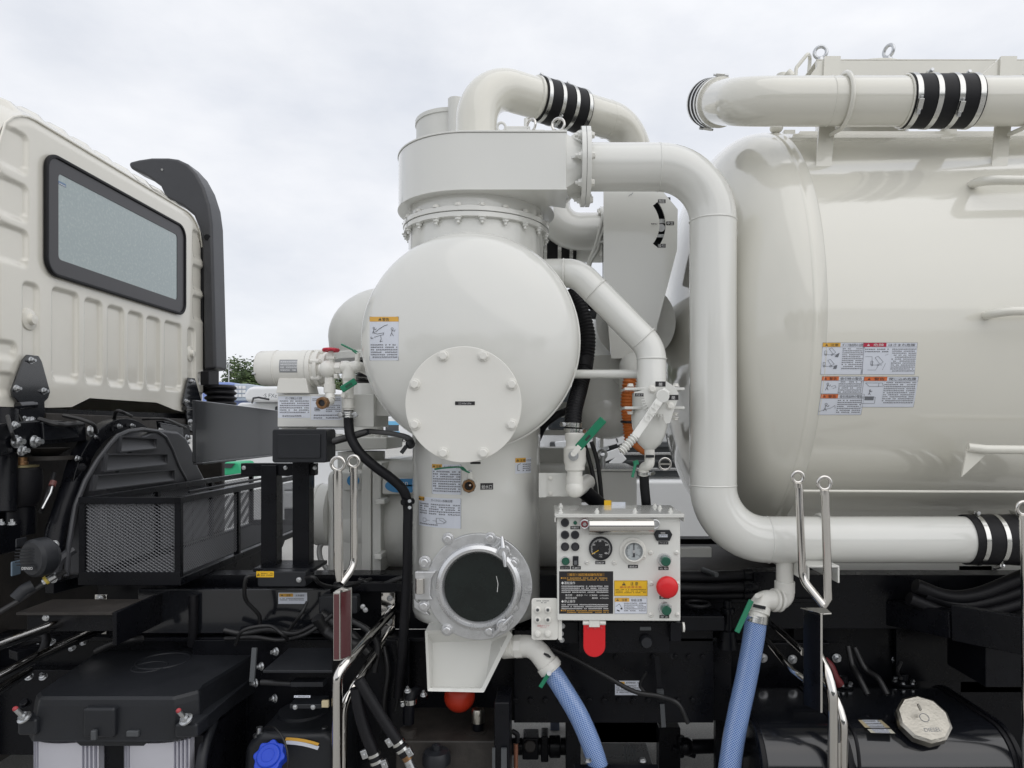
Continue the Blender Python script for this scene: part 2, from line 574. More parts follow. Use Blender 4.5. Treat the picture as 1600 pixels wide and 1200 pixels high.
    def mesh(s, name, org, smooth=38):
        me = bpy.data.meshes.new(name)
        me.from_pydata([v - org for v in s.v], [], s.f)
        for m in s.mats: me.materials.append(m)
        me.polygons.foreach_set('material_index', s.m)
        if any(u is not None for u in s.uv):
            lay = me.uv_layers.new(name='UVMap')
            li = 0
            for f, u in zip(s.f, s.uv):
                for k in range(len(f)):
                    if u is not None: lay.data[li].uv = u[k]
                    li += 1
        me.update()
        if smooth:
            me.shade_smooth()
            me.set_sharp_from_angle(angle=R(smooth))
        return me
    def each(s, name, parent=None, bevel=0.0, smooth=38, seg=2):
        """one object for every separate piece"""
        par = list(range(len(s.v)))
        def find(a):
            while par[a] != a:
                par[a] = par[par[a]]
                a = par[a]
            return a
        for f in s.f:
            for k in f[1:]: par[find(k)] = find(f[0])
        groups = {}
        for f, m in zip(s.f, s.m): groups.setdefault(find(f[0]), []).append((f, m))
        out = []
        for fs in groups.values():
            q = MB()
            ids = sorted({k for f, _ in fs for k in f})
            ix = {k: i for i, k in enumerate(ids)}
            q.v = [s.v[k] for k in ids]
            for f, m in fs:
                q.f.append([ix[k] for k in f]); q.m.append(q.mi(s.mats[m])); q.uv.append(None)
            out.append(q.build(name, parent, bevel, smooth, seg))
        return out[0]
    def build(s, name, parent=None, bevel=0.0, smooth=38, seg=2):
        if parent is None:
            lo = [min(v[i] for v in s.v) for i in range(3)]
            hi = [max(v[i] for v in s.v) for i in range(3)]
            org = Vector(((lo[0] + hi[0]) / 2, (lo[1] + hi[1]) / 2, lo[2]))
        else: org = ORG[parent.name]
        o = bpy.data.objects.new(name, s.mesh(name, org, smooth))
        scene.collection.objects.link(o)
        ORG[o.name] = org
        if parent is None: o.location = org
        else: o.parent = parent
        if bevel:
            b = o.modifiers.new('edge', 'BEVEL')
            b.width = bevel
            b.segments = seg
            b.limit_method = 'ANGLE'
            b.angle_limit = R(38)
            b.harden_normals = True
        return o
ORG = {}

def tag(o, label=None, cat=None, group=None, kind=None):
    if label: o['label'] = label
    if cat: o['category'] = cat
    if group: o['group'] = group
    if kind: o['kind'] = kind
    return o
def thing(name, loc, label, cat, group=None):
    e = bpy.data.objects.new(name, None)
    scene.collection.objects.link(e)
    e.location = loc
    e.empty_display_size = 0.1
    ORG[e.name] = Vector(loc)
    return tag(e, label, cat, group)
def place(name, me, parent, loc, axis=(0, 0, 1), sc=1.0, spin=0.0):
    """one more copy of a shared part mesh, its own +Z along axis"""
    o = bpy.data.objects.new(name, me)
    scene.collection.objects.link(o)
    x, y, d = frame_for(axis)
    rot = Matrix((x, y, d)).transposed().to_4x4() @ Matrix.Rotation(spin, 4, 'Z')
    o.parent = parent
    o.matrix_basis = Matrix.Translation(Vector(loc) - ORG[parent.name]) @ rot @ Matrix.Scale(sc, 4)
    return o
def copy_tree(o, delta, label=None, parent=None):
    c = o.copy()
    scene.collection.objects.link(c)
    if parent is None:
        c.location = o.location + Vector(delta)
        ORG[c.name] = ORG[o.name] + Vector(delta)
    else: c.parent = parent
    if label: c['label'] = label
    for k in [x for x in scene.objects if x.parent == o]: copy_tree(k, delta, None, c)
    return c

# shared bolt meshes, 1 unit = washer radius
def bolt_mesh(m, key, washer=True, stud=False):
    b = MB()
    if washer: b.lathe([(1.0, 0), (1.0, 0.16), (0.95, 0.2), (0.0, 0.2)], (0, 0, 0), (0, 0, 1), m, 20)
    z = 0.2 if washer else 0
    hexa = lambda r: circ(0, 0, r, 6, 0.3)
    b.prism(hexa(0.78), (0, 0, z), (1, 0, 0), (0, 1, 0), (0, 0, 0.5), m)
    a = [Vector((x, y, z + 0.5)) for x, y in hexa(0.78)]
    c = [Vector((x, y, z + 0.6)) for x, y in hexa(0.62)]
    b.loft(a, c, m)
    b.add(c, [tuple(range(6))], m)
    if stud: b.cyl((0, 0, z + 0.55), (0, 0, z + 1.2), 0.42, m, n=10)
    return b.mesh('bolt_' + key, Vector())
BOLT = {'w': bolt_mesh(FIT, 'w'), 'z': bolt_mesh(ZINC, 'z'), 'zs': bolt_mesh(ZINC, 'zs', stud=True), 'k': bolt_mesh(BLACK, 'k'),
        'a': bolt_mesh(ALUS, 'a'), 'g': bolt_mesh(GREYW, 'g'), 'wn': bolt_mesh(WHITE, 'wn', stud=True)}
def bolt(parent, p, axis, r, key='z', name='bolt'):
    return place(name, BOLT[key], parent, p, axis, r, random.random() * 1.0)

# ---------------------------------------------------------------- stickers and lettering
_txt = {}
def glyphs(t):
    if t not in _txt:
        cu = bpy.data.curves.new('lettering', 'FONT')
        cu.body = t
        cu.size = 1
        cu.resolution_u = 2
        ob = bpy.data.objects.new('lettering', cu)
        me = bpy.data.meshes.new_from_object(ob)
        vs_ = [tuple(v.co) for v in me.vertices]
        fs = [tuple(p.vertices) for p in me.polygons]
        bpy.data.objects.remove(ob)
        bpy.data.curves.remove(cu)
        bpy.data.meshes.remove(me)
        x0, x1 = min(v[0] for v in vs_), max(v[0] for v in vs_)
        _txt[t] = ([(v[0] - x0, v[1]) for v in vs_], fs, x1 - x0)
    return _txt[t]

def surf_y(Y):
    return lambda u, v: (XX(u, Y), ZZ(v, Y)), lambda a, b, h: Vector((a, Y - h, b)), 1
def surf_x(X):
    return lambda u, v: (PX(u, v, X).y, PX(u, v, X).z), lambda a, b, h: Vector((X + h, a, b)), 1
def surf_column(cx, cy, r):
    def inv(u, v):
        d = Vector(((u - U0) / F, 1, (V0 - v) / F))
        A = d.x ** 2 + 1
        B = -2 * (d.x * cx + cy)
        C = cx * cx + cy * cy - r * r
        t = (-B - math.sqrt(B * B - 4 * A * C)) / (2 * A)
        return math.atan2(d.x * t - cx, cy - t), H + d.z * t
    return inv, lambda a, b, h: Vector((cx + (r + h) * math.sin(a), cy - (r + h) * math.cos(a), b)), 8
def surf_barrel(cy, cz, r):
    """cylinder along x"""
    def inv(u, v):
        dz = (V0 - v) / F
        z0 = cz - H
        A = 1 + dz * dz
        B = -2 * (cy + dz * z0)
        C = cy * cy + z0 * z0 - r * r
        t = (-B - math.sqrt(B * B - 4 * A * C)) / (2 * A)
        return (u - U0) / F * t, math.atan2(dz * t - z0, cy - t)
    return inv, lambda a, b, h: Vector((a, cy - (r + h) * math.cos(b), cz + (r + h) * math.sin(b))), 8

def sticker(name, parent, u0, v0, u1, v1, surf, bg, items=(), label=None):
    """a printed label stuck on a surface; everything is given in pixels of the photograph and laid on the surface"""
    inv, fwd, nn = surf
    a0, b0 = inv(u0, v0)
    a1, b1 = inv(u1, v1)
    def mp_(u, v, h):
        return fwd(a0 + (a1 - a0) * (u - u0) / (u1 - u0), b0 + (b1 - b0) * (v - v0) / (v1 - v0), h)
    b = MB()
    T = 0.0006
    def rect(x0, y0, x1, y1, m, h, uvs=None):
        n = nn if (x1 - x0) > 0.25 * (u1 - u0) or (y1 - y0) > 0.25 * (v1 - v0) else max(1, nn // 4)
        b.grid(lambda i, j: mp_(x0 + (x1 - x0) * i, y1 + (y0 - y1) * j, h), n, n, m, uvs)
    rect(u0, v0, u1, v1, bg, T)
    for it in items:
        k = it[0]
        if k == 'rect': rect(it[1], it[2], it[3], it[4], it[5], 2 * T)
        elif k == 'fine':
            _, x0, y0, x1, y1, lh, m = it
            n = max(1, round((y1 - y0) / lh))
            cw = lh * 0.78
            off = random.randint(0, 500)
            rect(x0, y0, x1, y1, m, 2 * T, lambda i, j: (off + (x1 - x0) / cw * i, n * j + off))
        elif k == 'text':
            _, t, x, y, size, m = it[:6]
            al = it[6] if len(it) > 6 else 'c'
            wid = it[7] if len(it) > 7 else None
            vs_, fs, w = glyphs(t)
            sx = size if wid is None else wid / w
            dx = {'c': -.5, 'r': -1.0}.get(al, 0) * w * sx
            b.add([mp_(x + dx + p[0] * sx, y - p[1] * size, 4 * T) for p in vs_], fs, m)
        elif k == 'line':
            _, pts, wd, m = it
            for (xa, ya), (xb, yb) in zip(pts[:-1], pts[1:]):
                l = math.hypot(xb - xa, yb - ya) or 1
                nx, ny = -(yb - ya) / l * wd / 2, (xb - xa) / l * wd / 2
                b.add([mp_(xa - nx, ya - ny, 3 * T), mp_(xa + nx, ya + ny, 3 * T), mp_(xb + nx, yb + ny, 3 * T), mp_(xb - nx, yb - ny, 3 * T)], [(0, 1, 2, 3)], m)
        elif k == 'poly':
            b.add([mp_(x, y, 3 * T) for x, y in it[1]], [tuple(range(len(it[1])))], it[2])
        elif k == 'warn':                          # warning triangle
            _, x, y, s_, m, m2 = it
            b.add([mp_(x - s_, y + s_ * .8, 3 * T), mp_(x + s_, y + s_ * .8, 3 * T), mp_(x, y - s_, 3 * T)], [(0, 1, 2)], m)
            b.add([mp_(x - s_ * .12, y + s_ * .25, 4 * T), mp_(x + s_ * .12, y + s_ * .25, 4 * T), mp_(x + s_ * .12, y - s_ * .5, 4 * T), mp_(x - s_ * .12, y - s_ * .5, 4 * T)], [(0, 1, 2, 3)], m2)
    o = b.build(name, parent, smooth=0)
    if label: o['label'] = label
    return o
# ================================================================ THE SETTING
def ground():
    b = MB()
    b.add([(-600, -400, 0), (600, -400, 0), (600, 900, 0), (-600, 900, 0)], [(0, 1, 2, 3)], ASPH)
    tag(b.build('ground', smooth=0), kind='structure')
    b = MB()
    for k in range(-6, 14):
        x = -30 + k * 6.0
        b.add([(x, 24, .004), (x + .15, 24, .004), (x + .15, 33, .004), (x, 33, .004)], [(0, 1, 2, 3)], ASPH_LINE)
    tag(b.build('parking_markings', smooth=0), kind='structure')
ground()

# ---------------------------------------------------------------- trees far behind
def tree_proto(seed, w, h):
    rnd = random.Random(seed)
    tr = MB()
    tr.tube([(0, 0, 0), (.1, 0, h * .3), (-.05, .1, h * .62), (.05, 0, h * .85)], [.32, .24, .15, .05], BARK, 10)
    lobes = []
    for k in range(26):
        a, e = rnd.uniform(0, 2 * pi), rnd.uniform(.28, .97)
        rr = w * .5 * math.sin(pi * min(1, (e - .16) * 1.05)) ** .6 * rnd.uniform(.35, .95)
        p = Vector((math.cos(a) * rr, math.sin(a) * rr, h * e * .93))
        lobes.append((p, rnd.uniform(.10, .19) * w))
        if k % 2 == 0: tr.tube([(0, 0, h * (.25 + .4 * e * .8)), p * .6 + Vector((0, 0, h * .2)), p], [.09, .05, .02], BARK, 6)
    cr_ = MB()
    vs_, fs = [], []
    for k in range(9000):
        c, r = lobes[rnd.randrange(len(lobes))]
        d = Vector((rnd.gauss(0, 1), rnd.gauss(0, 1), rnd.gauss(0, .8))).normalized()
        q = c + d * r * rnd.uniform(.55, 1.12)
        n = (d + Vector((rnd.uniform(-1, 1), rnd.uniform(-1, 1), rnd.uniform(-.3, 1.2))) * .8).normalized()
        x, y, _ = frame_for(n)
        s_ = rnd.uniform(.13, .30)
        o = len(vs_)
        vs_ += [q - x * s_, q - y * s_ * .6, q + x * s_, q + y * s_ * .6]
        fs.append((o, o + 1, o + 2, o + 3))
    cr_.add(vs_, fs, LEAF)
    return tr, cr_
TREES = [(373, 79, 100, 8.5, 9.2, 'small round green tree left of the white pump motor, beside the light pole'),
         (405, 73, 94, 11.5, 11.3, 'large dark green tree directly behind the white pump motor'),
         (455, 78, 104, 10.0, 10.2, 'green tree mostly hidden behind the white pump motor'),
         (548, 70, 108, 10.0, 9.6, 'green tree seen in the gap below the red valve wheel'),
         (627, 60, 112, 8.0, 7.0, 'low green tree beside the white bus in the gap under the drum'),
         (930, 60, 118, 9.0, 8.0, 'green tree behind the white vehicle with the letters SS')]
tp = {}
for i, (u, _, Y, w, h, lab) in enumerate(TREES):
    e = thing('tree', (XX(u, Y), Y, 0), lab, 'tree', 'trees at the far edge of the yard')
    tr, cr_ = tree_proto(i, w, h)
    for nm, mb in (('trunk', tr), ('crown', cr_)):
        o = bpy.data.objects.new(nm, mb.mesh(nm, Vector(), 0))
        scene.collection.objects.link(o)
        o.parent = e
e = thing('street_lamp', (XX(357.5, 82), 82, 0), 'thin grey lamp post standing by the trees left of the pump motor', 'street lamp')
b = MB(); b.tube([(e.location.x, 82, 0), (e.location.x, 82, 9.2)], [.10, .06], ZINC, 10); b.build('pole', e)
b = MB(); b.box((e.location.x - .45, 81.85, 9.2), (e.location.x + .2, 82.15, 9.32), ZINC); b.build('lamp_head', e)

# ---------------------------------------------------------------- parked vehicles behind the truck
def wheels(e, xs, y0, y1, r):
    for x in xs:
        for y, s in ((y0, -1), (y1, 1)):
            b = MB(); b.lathe([(r * .6, 0), (r, .02), (r, .2), (r * .6, .22)], (x, y, r), (0, -s, 0), TYRE, 28)
            w = b.build('tyre', e)
            b = MB(); b.lathe([(r * .6, .0), (r * .5, .05), (.01, .04)], (x, y + s * .02, r), (0, -s, 0), ZINC, 20, caps=False); b.build('rim', w)

def far_bus():
    Y = 88.0
    x0, x1 = XX(596, Y), XX(625, Y)
    zb, zt = .35, ZZ(651, Y)
    e = thing('bus', ((x0 + x1) / 2, Y + 4, 0), 'white and pale blue bus parked far away, seen under the round drum', 'bus')
    b = MB(); b.box((x0, Y, zb), (x1, Y + 8, zt), VANW); b.build('body', e, bevel=.18, seg=3)
    b = MB(); b.box((x0 + .08, Y - .03, ZZ(664, Y)), (x1 - .08, Y - .004, ZZ(658, Y)), LBLUE)
    b.box((x0 + .02, Y - .03, ZZ(681, Y)), (x1 - .02, Y - .004, ZZ(674, Y)), LBLUE); b.build('blue_band', e, bevel=.02)
    b = MB(); b.box((x0 + .15, Y - .05, ZZ(673.5, Y)), (x1 - .15, Y - .006, ZZ(664, Y)), DGLASS); b.build('windscreen', e, bevel=.05)
    b = MB(); b.box((x0 + .3, Y - .06, ZZ(678, Y)), (x0 + .6, Y - .035, ZZ(676, Y)), LAMPG); b.build('headlight', e)
    b = MB(); b.box((x1 - .6, Y - .06, ZZ(678, Y)), (x1 - .3, Y - .035, ZZ(676, Y)), LAMPG); b.build('headlight', e)
    b = MB(); b.box((x0 + .03, Y - .08, .25), (x1 - .03, Y - .01, .62), PLAST); b.build('bumper', e, bevel=.03)
    wheels(e, (x0 + .25, x1 - .25), Y + 1.2, Y + 6, .45)
far_bus()

def white_lorry():
    """white cab with an air deflector left of the pump"""
    Y = 12.0
    xl, xr = XX(378, Y), XX(520, Y)
    e = thing('white_lorry', ((xl + xr) / 2, Y + 2.5, 0), 'white truck with lettered roof deflector behind the water pump', 'truck')
    zc = ZZ(628, Y)
    b = MB(); b.prism(rrect(xl - .25, .75, xr + .4, zc, .12), (0, Y + .3, 0), (1, 0, 0), (0, 0, 1), (0, 1.9, 0), VANW); b.build('cab', e, bevel=.04)
    b = MB(); b.prism([(XX(383, Y), zc), (XX(381, Y), ZZ(615, Y)), (XX(386, Y), ZZ(606, Y)), (XX(395, Y), ZZ(603.5, Y)), (XX(500, Y), ZZ(603, Y)), (XX(508, Y), zc)], (0, Y, 0), (1, 0, 0), (0, 0, 1), (0, 1.8, 0), VANW)
    d = b.build('roof_deflector', e, bevel=.06, seg=3)
    sticker('lettering', d, 404, 612, 440, 622, surf_y(Y - .002), VANW, [('text', '·S FXz', 422, 621, 8.5, INKG)])
    b = MB(); b.box((XX(420, Y), Y + .24, ZZ(668, Y)), (xr + .3, Y + .297, ZZ(634, Y)), DGLASS); b.build('windscreen', e, bevel=.03)
    b = MB(); b.box((XX(500, Y), Y + .22, ZZ(697, Y)), (XX(533, Y), Y + .297, ZZ(672, Y)), VANW)
    for k in range(3): b.box((XX(503, Y), Y + .19, ZZ(680 + k * 6, Y)), (XX(520, Y), Y + .22, ZZ(677 + k * 6, Y)), GRILLE)
    b.build('front_grille', e, bevel=.01)
    b = MB(); b.box((xl - .2, Y + .1, .45), (xr + .4, Y + .29, .75), VANW); b.build('bumper', e, bevel=.04)
    b = MB(); b.tube(fillet([P(394, 629, Y), P(396, 622, Y - .3), P(404, 621, Y - .4), P(420, 624, Y - .5)], .05), .016, PLAST, 8); b.build('mirror_arm', e)
    wheels(e, (xl + .1, xr), Y + .6, Y + 1.6, .42)
white_lorry()

def blue_truck():
    Y = 26.0
    x0, x1 = XX(340, Y), XX(384, Y)
    e = thing('crane_truck', ((x0 + x1) / 2, Y + 2, 0), 'pale blue truck top seen between the black snorkel and the pump motor', 'truck')
    b = MB(); b.box((x0 - .6, Y, .9), (XX(361, Y), Y + 3, ZZ(597, Y)), mat('lilac_blue_paint', (.22, .30, .62), .4)); b.build('cab', e, bevel=.08)
    g = mat('pale_grey_blue', (.45, .52, .60), .45)
    b = MB(); b.box((XX(361, Y), Y + .2, ZZ(626, Y)), (x1, Y + 2, ZZ(599, Y)), g); o = b.build('control_cabinet', e, bevel=.05)
    b = MB()
    for i in range(3):
        for j in range(3): b.box((XX(364 + i * 6, Y), Y + .14, ZZ(620 - j * 6.5, Y)), (XX(368.5 + i * 6, Y), Y + .197, ZZ(615.5 - j * 6.5, Y)), VANW)
    b.build('label_plate', o)
    b = MB(); b.box((x0 - .6, Y + .1, .7), (x1 + 2, Y + 2.5, .9), BLACK); b.build('chassis', e)
    wheels(e, (x0 - .2, x1 + 1.4), Y + .3, Y + 2.2, .45)
blue_truck()

def green_van():
    Y = 9.5
    x0, x1 = XX(349, Y), XX(425, Y)
    e = thing('green_van', ((x0 + x1) / 2, Y + 1, 0), 'bright green and white vehicle glimpsed behind the black mesh basket', 'car')
    b = MB(); b.box((x0, Y + .02, .35), (x1, Y + .48, ZZ(744, Y)), VANW); b.build('lower_body', e, bevel=.03)
    b = MB(); b.prism([(x0, ZZ(743.8, Y)), (XX(402, Y), ZZ(743.8, Y)), (XX(402, Y), ZZ(736, Y)), (XX(378, Y), ZZ(735, Y)), (XX(373, Y), ZZ(722, Y)), (x0, ZZ(722, Y))], (0, Y, 0), (1, 0, 0), (0, 0, 1), (0, .5, 0), LGREEN); b.build('body', e, bevel=.05)
    b = MB(); b.prism([(XX(350, Y), ZZ(731, Y)), (XX(362, Y), ZZ(731, Y)), (XX(368, Y), ZZ(724, Y)), (XX(350, Y), ZZ(724, Y))], (0, Y - .02, 0), (1, 0, 0), (0, 0, 1), (0, .016, 0), DGLASS); b.build('side_window', e)
    wheels(e, (x0 + .35, x1 - .3), Y + .05, Y + .45, .32)
green_van()

def white_tall_vehicle():
    Y = 8.5
    e = thing('box_van', (XX(900, Y), Y + 2, 0), 'tall white vehicle body marked SS between the drum and the slanted pipe', 'truck')
    x0, x1 = XX(800, Y), XX(956, Y)
    zt, zb = ZZ(496, Y), ZZ(576, Y)
    b = MB(); b.prism(rrect(x0, zb, x1, zt, .12, 6), (0, Y, 0), (1, 0, 0), (0, 0, 1), (0, 4, 0), VANW); o = b.build('roof_fairing', e, bevel=.03)
    sticker('lettering', o, 905, 548, 950, 575, surf_y(Y - .002), VANW, [('text', 'SS', 944.5, 568, 14, mat('silver_letter_ink', (.92, .93, .95), .3), 'r')])
    b = MB(); b.box((x0 + .05, Y + .05, .55), (x1 - .05, Y + 1.9, zb - .004), VANW); b.build('cab', e, bevel=.08)
    b = MB(); b.box((x0 + .12, Y - .0, ZZ(640, Y)), (x1 - .12, Y + .046, ZZ(580, Y)), DGLASS); b.build('windscreen', e, bevel=.03)
    b = MB(); b.prism(rrect(XX(953, Y), ZZ(625, Y), XX(967, Y), ZZ(597, Y), .05), (0, Y - .25, 0), (1, 0, 0), (0, 0, 1), (0, .14, 0), PLAST); b.build('mirror', e, bevel=.02)
    b = MB(); b.tube([P(946, 590, Y - .1), P(960, 602, Y - .18)], .02, PLAST, 8); b.build('mirror_arm', e)
    wheels(e, (x0 + .2, x1 - .2), Y + .5, Y + 1.7, .45)
white_tall_vehicle()

def chrome_truck():
    """the front of the parked truck seen under the slanted pipe"""
    Y = 7.4
    cx = XX(1012, Y)
    e = thing('parked_truck', (cx, Y + 1, 0), 'white truck front with dark grille and chrome strips seen below the lever valve', 'truck')
    L, Rr = cx - 1.15, cx + 1.15
    b = MB(); b.box((L, Y + .08, .6), (Rr, Y + 1.8, ZZ(596, Y)), VANW); b.build('cab', e, bevel=.1, seg=3)
    b = MB(); b.box((L + .1, Y + .02, ZZ(672, Y)), (Rr - .1, Y + .075, ZZ(604, Y)), DGLASS); b.build('windscreen', e, bevel=.04)
    b = MB(); b.box((L + .12, Y + .02, ZZ(745, Y)), (Rr - .12, Y + .076, ZZ(690, Y)), GRILLE); g = b.build('grille', e, bevel=.02)
    for k in range(4):
        b = MB(); b.box((L + .14, Y - .02, ZZ(699 + 12 * k, Y)), (Rr - .14, Y + .017, ZZ(695 + 12 * k, Y)), ALUS if k % 2 else GRILLE); b.build('grille_bar', g, bevel=.006)
    b = MB(); b.torus(P(1039, 725, Y - .04), (0, 1, 0), S(9, Y), .012, CHROME); b.box(P(1032, 726.5, Y - .045), P(1046, 723.5, Y - .03), CHROME); b.build('emblem', g)
    for s in (-1, 1):
        b = MB(); b.prism([(cx + s * .98, ZZ(690, Y)), (cx + s * .45, ZZ(681, Y)), (cx + s * .40, ZZ(703, Y)), (cx + s * .95, ZZ(718, Y))], (0, Y - .03, 0), (1, 0, 0), (0, 0, 1), (0, .045, 0), LAMPG); b.build('headlight', e, bevel=.015)
    for k, (ua, va, ub, vb) in enumerate(((937, 694, 966, 686), (940, 716, 968, 706), (962, 690, 985, 680), (955, 728, 975, 712))):
        b = MB(); b.bar(P(ua, va, Y - .05), P(ub, vb, Y - .05), .05, .09, VANW); b.build('trim_strip', e, bevel=.01)
    b = MB(); b.box((L, Y - .12, .5), (Rr, Y + .07, ZZ(748, Y)), VANW); b.build('bumper', e, bevel=.05)
    wheels(e, (L + .2, Rr - .2), Y + .4, Y + 1.5, .45)
chrome_truck()

# unseen trucks and trees added behind the camera for paint and chrome to mirror
DNAVY = mat('added_lorry_navy_paint', (.02, .03, .07), .3, coat=.4)
def added_row_behind():
    for i, (x, y, w, h, m) in enumerate(((-9.5, -16, 2.4, 2.7, DNAVY), (-5.6, -16.6, 2.4, 3.1, GRILLE), (-1.6, -17.4, 2.4, 2.6, VANW), (2.4, -16.5, 2.4, 3.0, DNAVY), (6.6, -17, 2.4, 2.8, GRILLE))):
        e = thing('added_lorry', (x, y - 2, 0), 'unseen cab-over truck added behind the camera for reflections in the paintwork', 'truck', 'trucks added behind the camera')
        b = MB(); b.box((x - w / 2, y - 2, .6), (x + w / 2, y, h), m); b.build('cab', e, bevel=.1)
        b = MB(); b.box((x - w / 2 + .12, y + .004, 1.5), (x + w / 2 - .12, y + .05, h - .35), DGLASS); b.build('windscreen', e, bevel=.03)
        b = MB(); b.box((x - w / 2 + .05, y - 7, .9), (x + w / 2 - .05, y - 2.2, h + .3), GRILLE if i % 2 else VANW); b.build('added_lorry_cargo_box', e, bevel=.03)
        b = MB(); b.box((x - w / 2 + .05, y + .004, .35), (x + w / 2 - .05, y + .1, .8), PLAST); b.build('bumper', e, bevel=.03)
        wheels(e, (x - w / 2 + .15, x + w / 2 - .15), y - 1, y - 5.5, .48)
added_row_behind()
for i in range(11):
    x = -34 + 7 * i
    e = thing('tree', (x, -46 - 3 * (i % 3), 0), 'unseen leafy tree added behind the camera for reflections in the paintwork', 'tree', 'trees added behind the camera')
    for c_ in [o for o in scene.objects if o.parent is not None and o.parent.name == ('tree', 'tree.001', 'tree.002')[i % 3]]:
        o = c_.copy(); scene.collection.objects.link(o); o.parent = e
# ================================================================ TRUCK CAB (rear wall faces +x)
XC = -2.47
YN, YF = 3.17, 5.07                 # near and far corner of the rear wall
YM = (YN + YF) / 2
def cab_top(y):
    r = .24
    d = max(0, abs(y - YM) - (YF - YM - r))
    return H + 1.487 - (r - math.sqrt(max(0, r * r - min(d, r) ** 2)))
def cab_bottom(y):
    def v_at(u): 
        for (ua, va), (ub, vb) in zip(KB[:-1], KB[1:]):
            if u <= ub: return va + (vb - va) * (u - ua) / (ub - ua)
        return KB[-1][1]
    KB = ((-60, 634), (78, 637), (112, 636), (140, 622), (245, 629), (272, 640), (290, 645), (330, 648))
    u = U0 + F * XC / y
    return ZZ(v_at(u), y)
RECESS = []                         # y0, y1, z0, z1, depth
for ua, ub, vt, vb in ((81, 123, 452, 599), (132, 160, 467, 602), (168, 194, 478, 606), (200, 224, 487, 609), (229, 251, 495, 611), (257, 284, 503, 613)):
    ya, yb = XC * F / (ua - U0), XC * F / (ub - U0)
    ym = (ya + yb) / 2
    RECESS.append((ya, yb, ZZ(vb, ym), ZZ(vt, ym), .020))
for ya, yb in ((3.312, 3.425), (4.835, 4.945)): RECESS.append((ya, yb, H + .10, H + .695, .016))
for za, zb in ((1.18, 1.39), (.955, 1.15), (.745, .935)):
    for ya, yb in ((2.9, 3.354), (4.905, 5.4)): RECESS.append((ya, yb, H + za, H + zb, .016))
for za, zb in ((.30, .40), (.14, .255)):
    for ya, yb in ((2.9, 3.28), (4.975, 5.4)): RECESS.append((ya, yb, H + za, H + zb, .012))
def sm(t): 
    t = max(0, min(1, t))
    return t * t * (3 - 2 * t)
def cab_wall(i, j):
    y = YN - .13 + (YF - YN + .26) * i
    zb, zt = cab_bottom(min(max(y, YN), YF)), cab_top(min(max(y, YN), YF))
    z = zb + (zt - zb) * j
    d = 0
    for ya, yb, za, zc, dep in RECESS:
        r = .035
        qx, qy = max(ya + r - y, y - yb + r), max(za + r - z, z - zc + r)
        sd_ = math.hypot(max(qx, 0), max(qy, 0)) + min(max(qx, qy), 0) - r
        soft = .016 if z > za + .05 else .04
        d = max(d, dep * sm(-sd_ / soft))
    c = 0
    e = max(0, y - (YF - .02), (YN + .02) - y)
    c = 1.6 * e * e / .15 + .0
    yy = min(max(y, YN - .10), YF + .10)
    return Vector((XC - d - c - .012 * sm((z - (zt - .05)) / .05), yy, z))
cab = thing('truck_cab', (-3.4, YM, 0), 'cream truck cab with ribbed rear wall and dusty dark-framed rear window', 'truck cab')
b = MB(); b.grid(cab_wall, 260, 190, CABW); wall_o = b.build('rear_wall', cab, smooth=60)
b = MB()
def cab_shell(i, j):
    t = i
    X_ = (XC - .012, XC - .02, XC - .05, XC - .10, XC - .17, XC - .3, XC - .6, XC - 1.0, XC - 1.4, XC - 1.75)[min(9, round(j * 9))]
    bl = (0, 0, .035, .075, .105, .118, .12, .12, .11, .08)[min(9, round(j * 9))]
    y = YN - .11 + (YF - YN + .22) * t
    y2 = min(max(y, YN), YF)
    f = 1 - (abs(y2 - YM) / (YF - YM)) ** 6
    z = cab_top(y2) + bl * f
    if bl > .06 and abs(y2 - YM) < .78: z += .030 * (.5 + .5 * math.cos(2 * pi * (y2 - YM) / .19)) ** 2 * min(1, bl / .1)
    return Vector((X_, y, z - max(0, y - YF, YN - y) * 1.5))
b.grid(cab_shell, 150, 9, CABW); b.build('roof', cab, smooth=60)
b = MB()
for y in (YN - .105, YF + .105):
    b.box((XC - 1.9, y - .015, H + .08), (XC - .12, y + .015, H + 1.26), CABW)
b.box((XC - 1.95, YN - .1, H + .1), (XC - 1.8, YF + .1, H + 1.5), CABW)
b.build('side_panel', cab)
b = MB(); b.box((XC - 1.9, YN - .1, H + .02), (XC - .05, YF + .1, H + .095), BLACK); b.build('cab_floor', cab)
# drip channel along the roof joint
b = MB(); b.tube([Vector((XC - .008, YN + (YF - YN) * k / 40, cab_top(YN + (YF - YN) * k / 40) + .002)) for k in range(41)], .006, CABW, 6); b.build('roof_seam', cab)
# the rear window
wq = [(3.442, H + .752), (4.775, H + 1.362)]
b = MB()
outer = rrect(wq[0][0], wq[0][1], wq[1][0], wq[1][1], .085, 8)
gi = rrect(3.535, H + .845, 4.67, H + 1.278, .022, 8)
mid = rrect(3.460, H + .770, 4.757, H + 1.344, .07, 8)
b.ring(outer, mid, (XC + .004, 0, 0), (0, 1, 0), (0, 0, 1), (.022, 0, 0), RUB)
win = b.build('window', cab, bevel=.007, seg=3)
b = MB(); b.ring(mid, gi, (XC + .010, 0, 0), (0, 1, 0), (0, 0, 1), (.006, 0, 0), WINF); b.build('border', win)
b = MB(); b.prism(gi, (XC + .007, 0, 0), (0, 1, 0), (0, 0, 1), (.006, 0, 0), REARG); gl = b.build('pane', win)
sticker('glass_mark', win, 91, 282, 103, 293, surf_x(XC + .0135), mat('blue_grey_print', (.12, .20, .33), .4), [('fine', 92, 288, 102, 292, 2.4, FINE_W)])
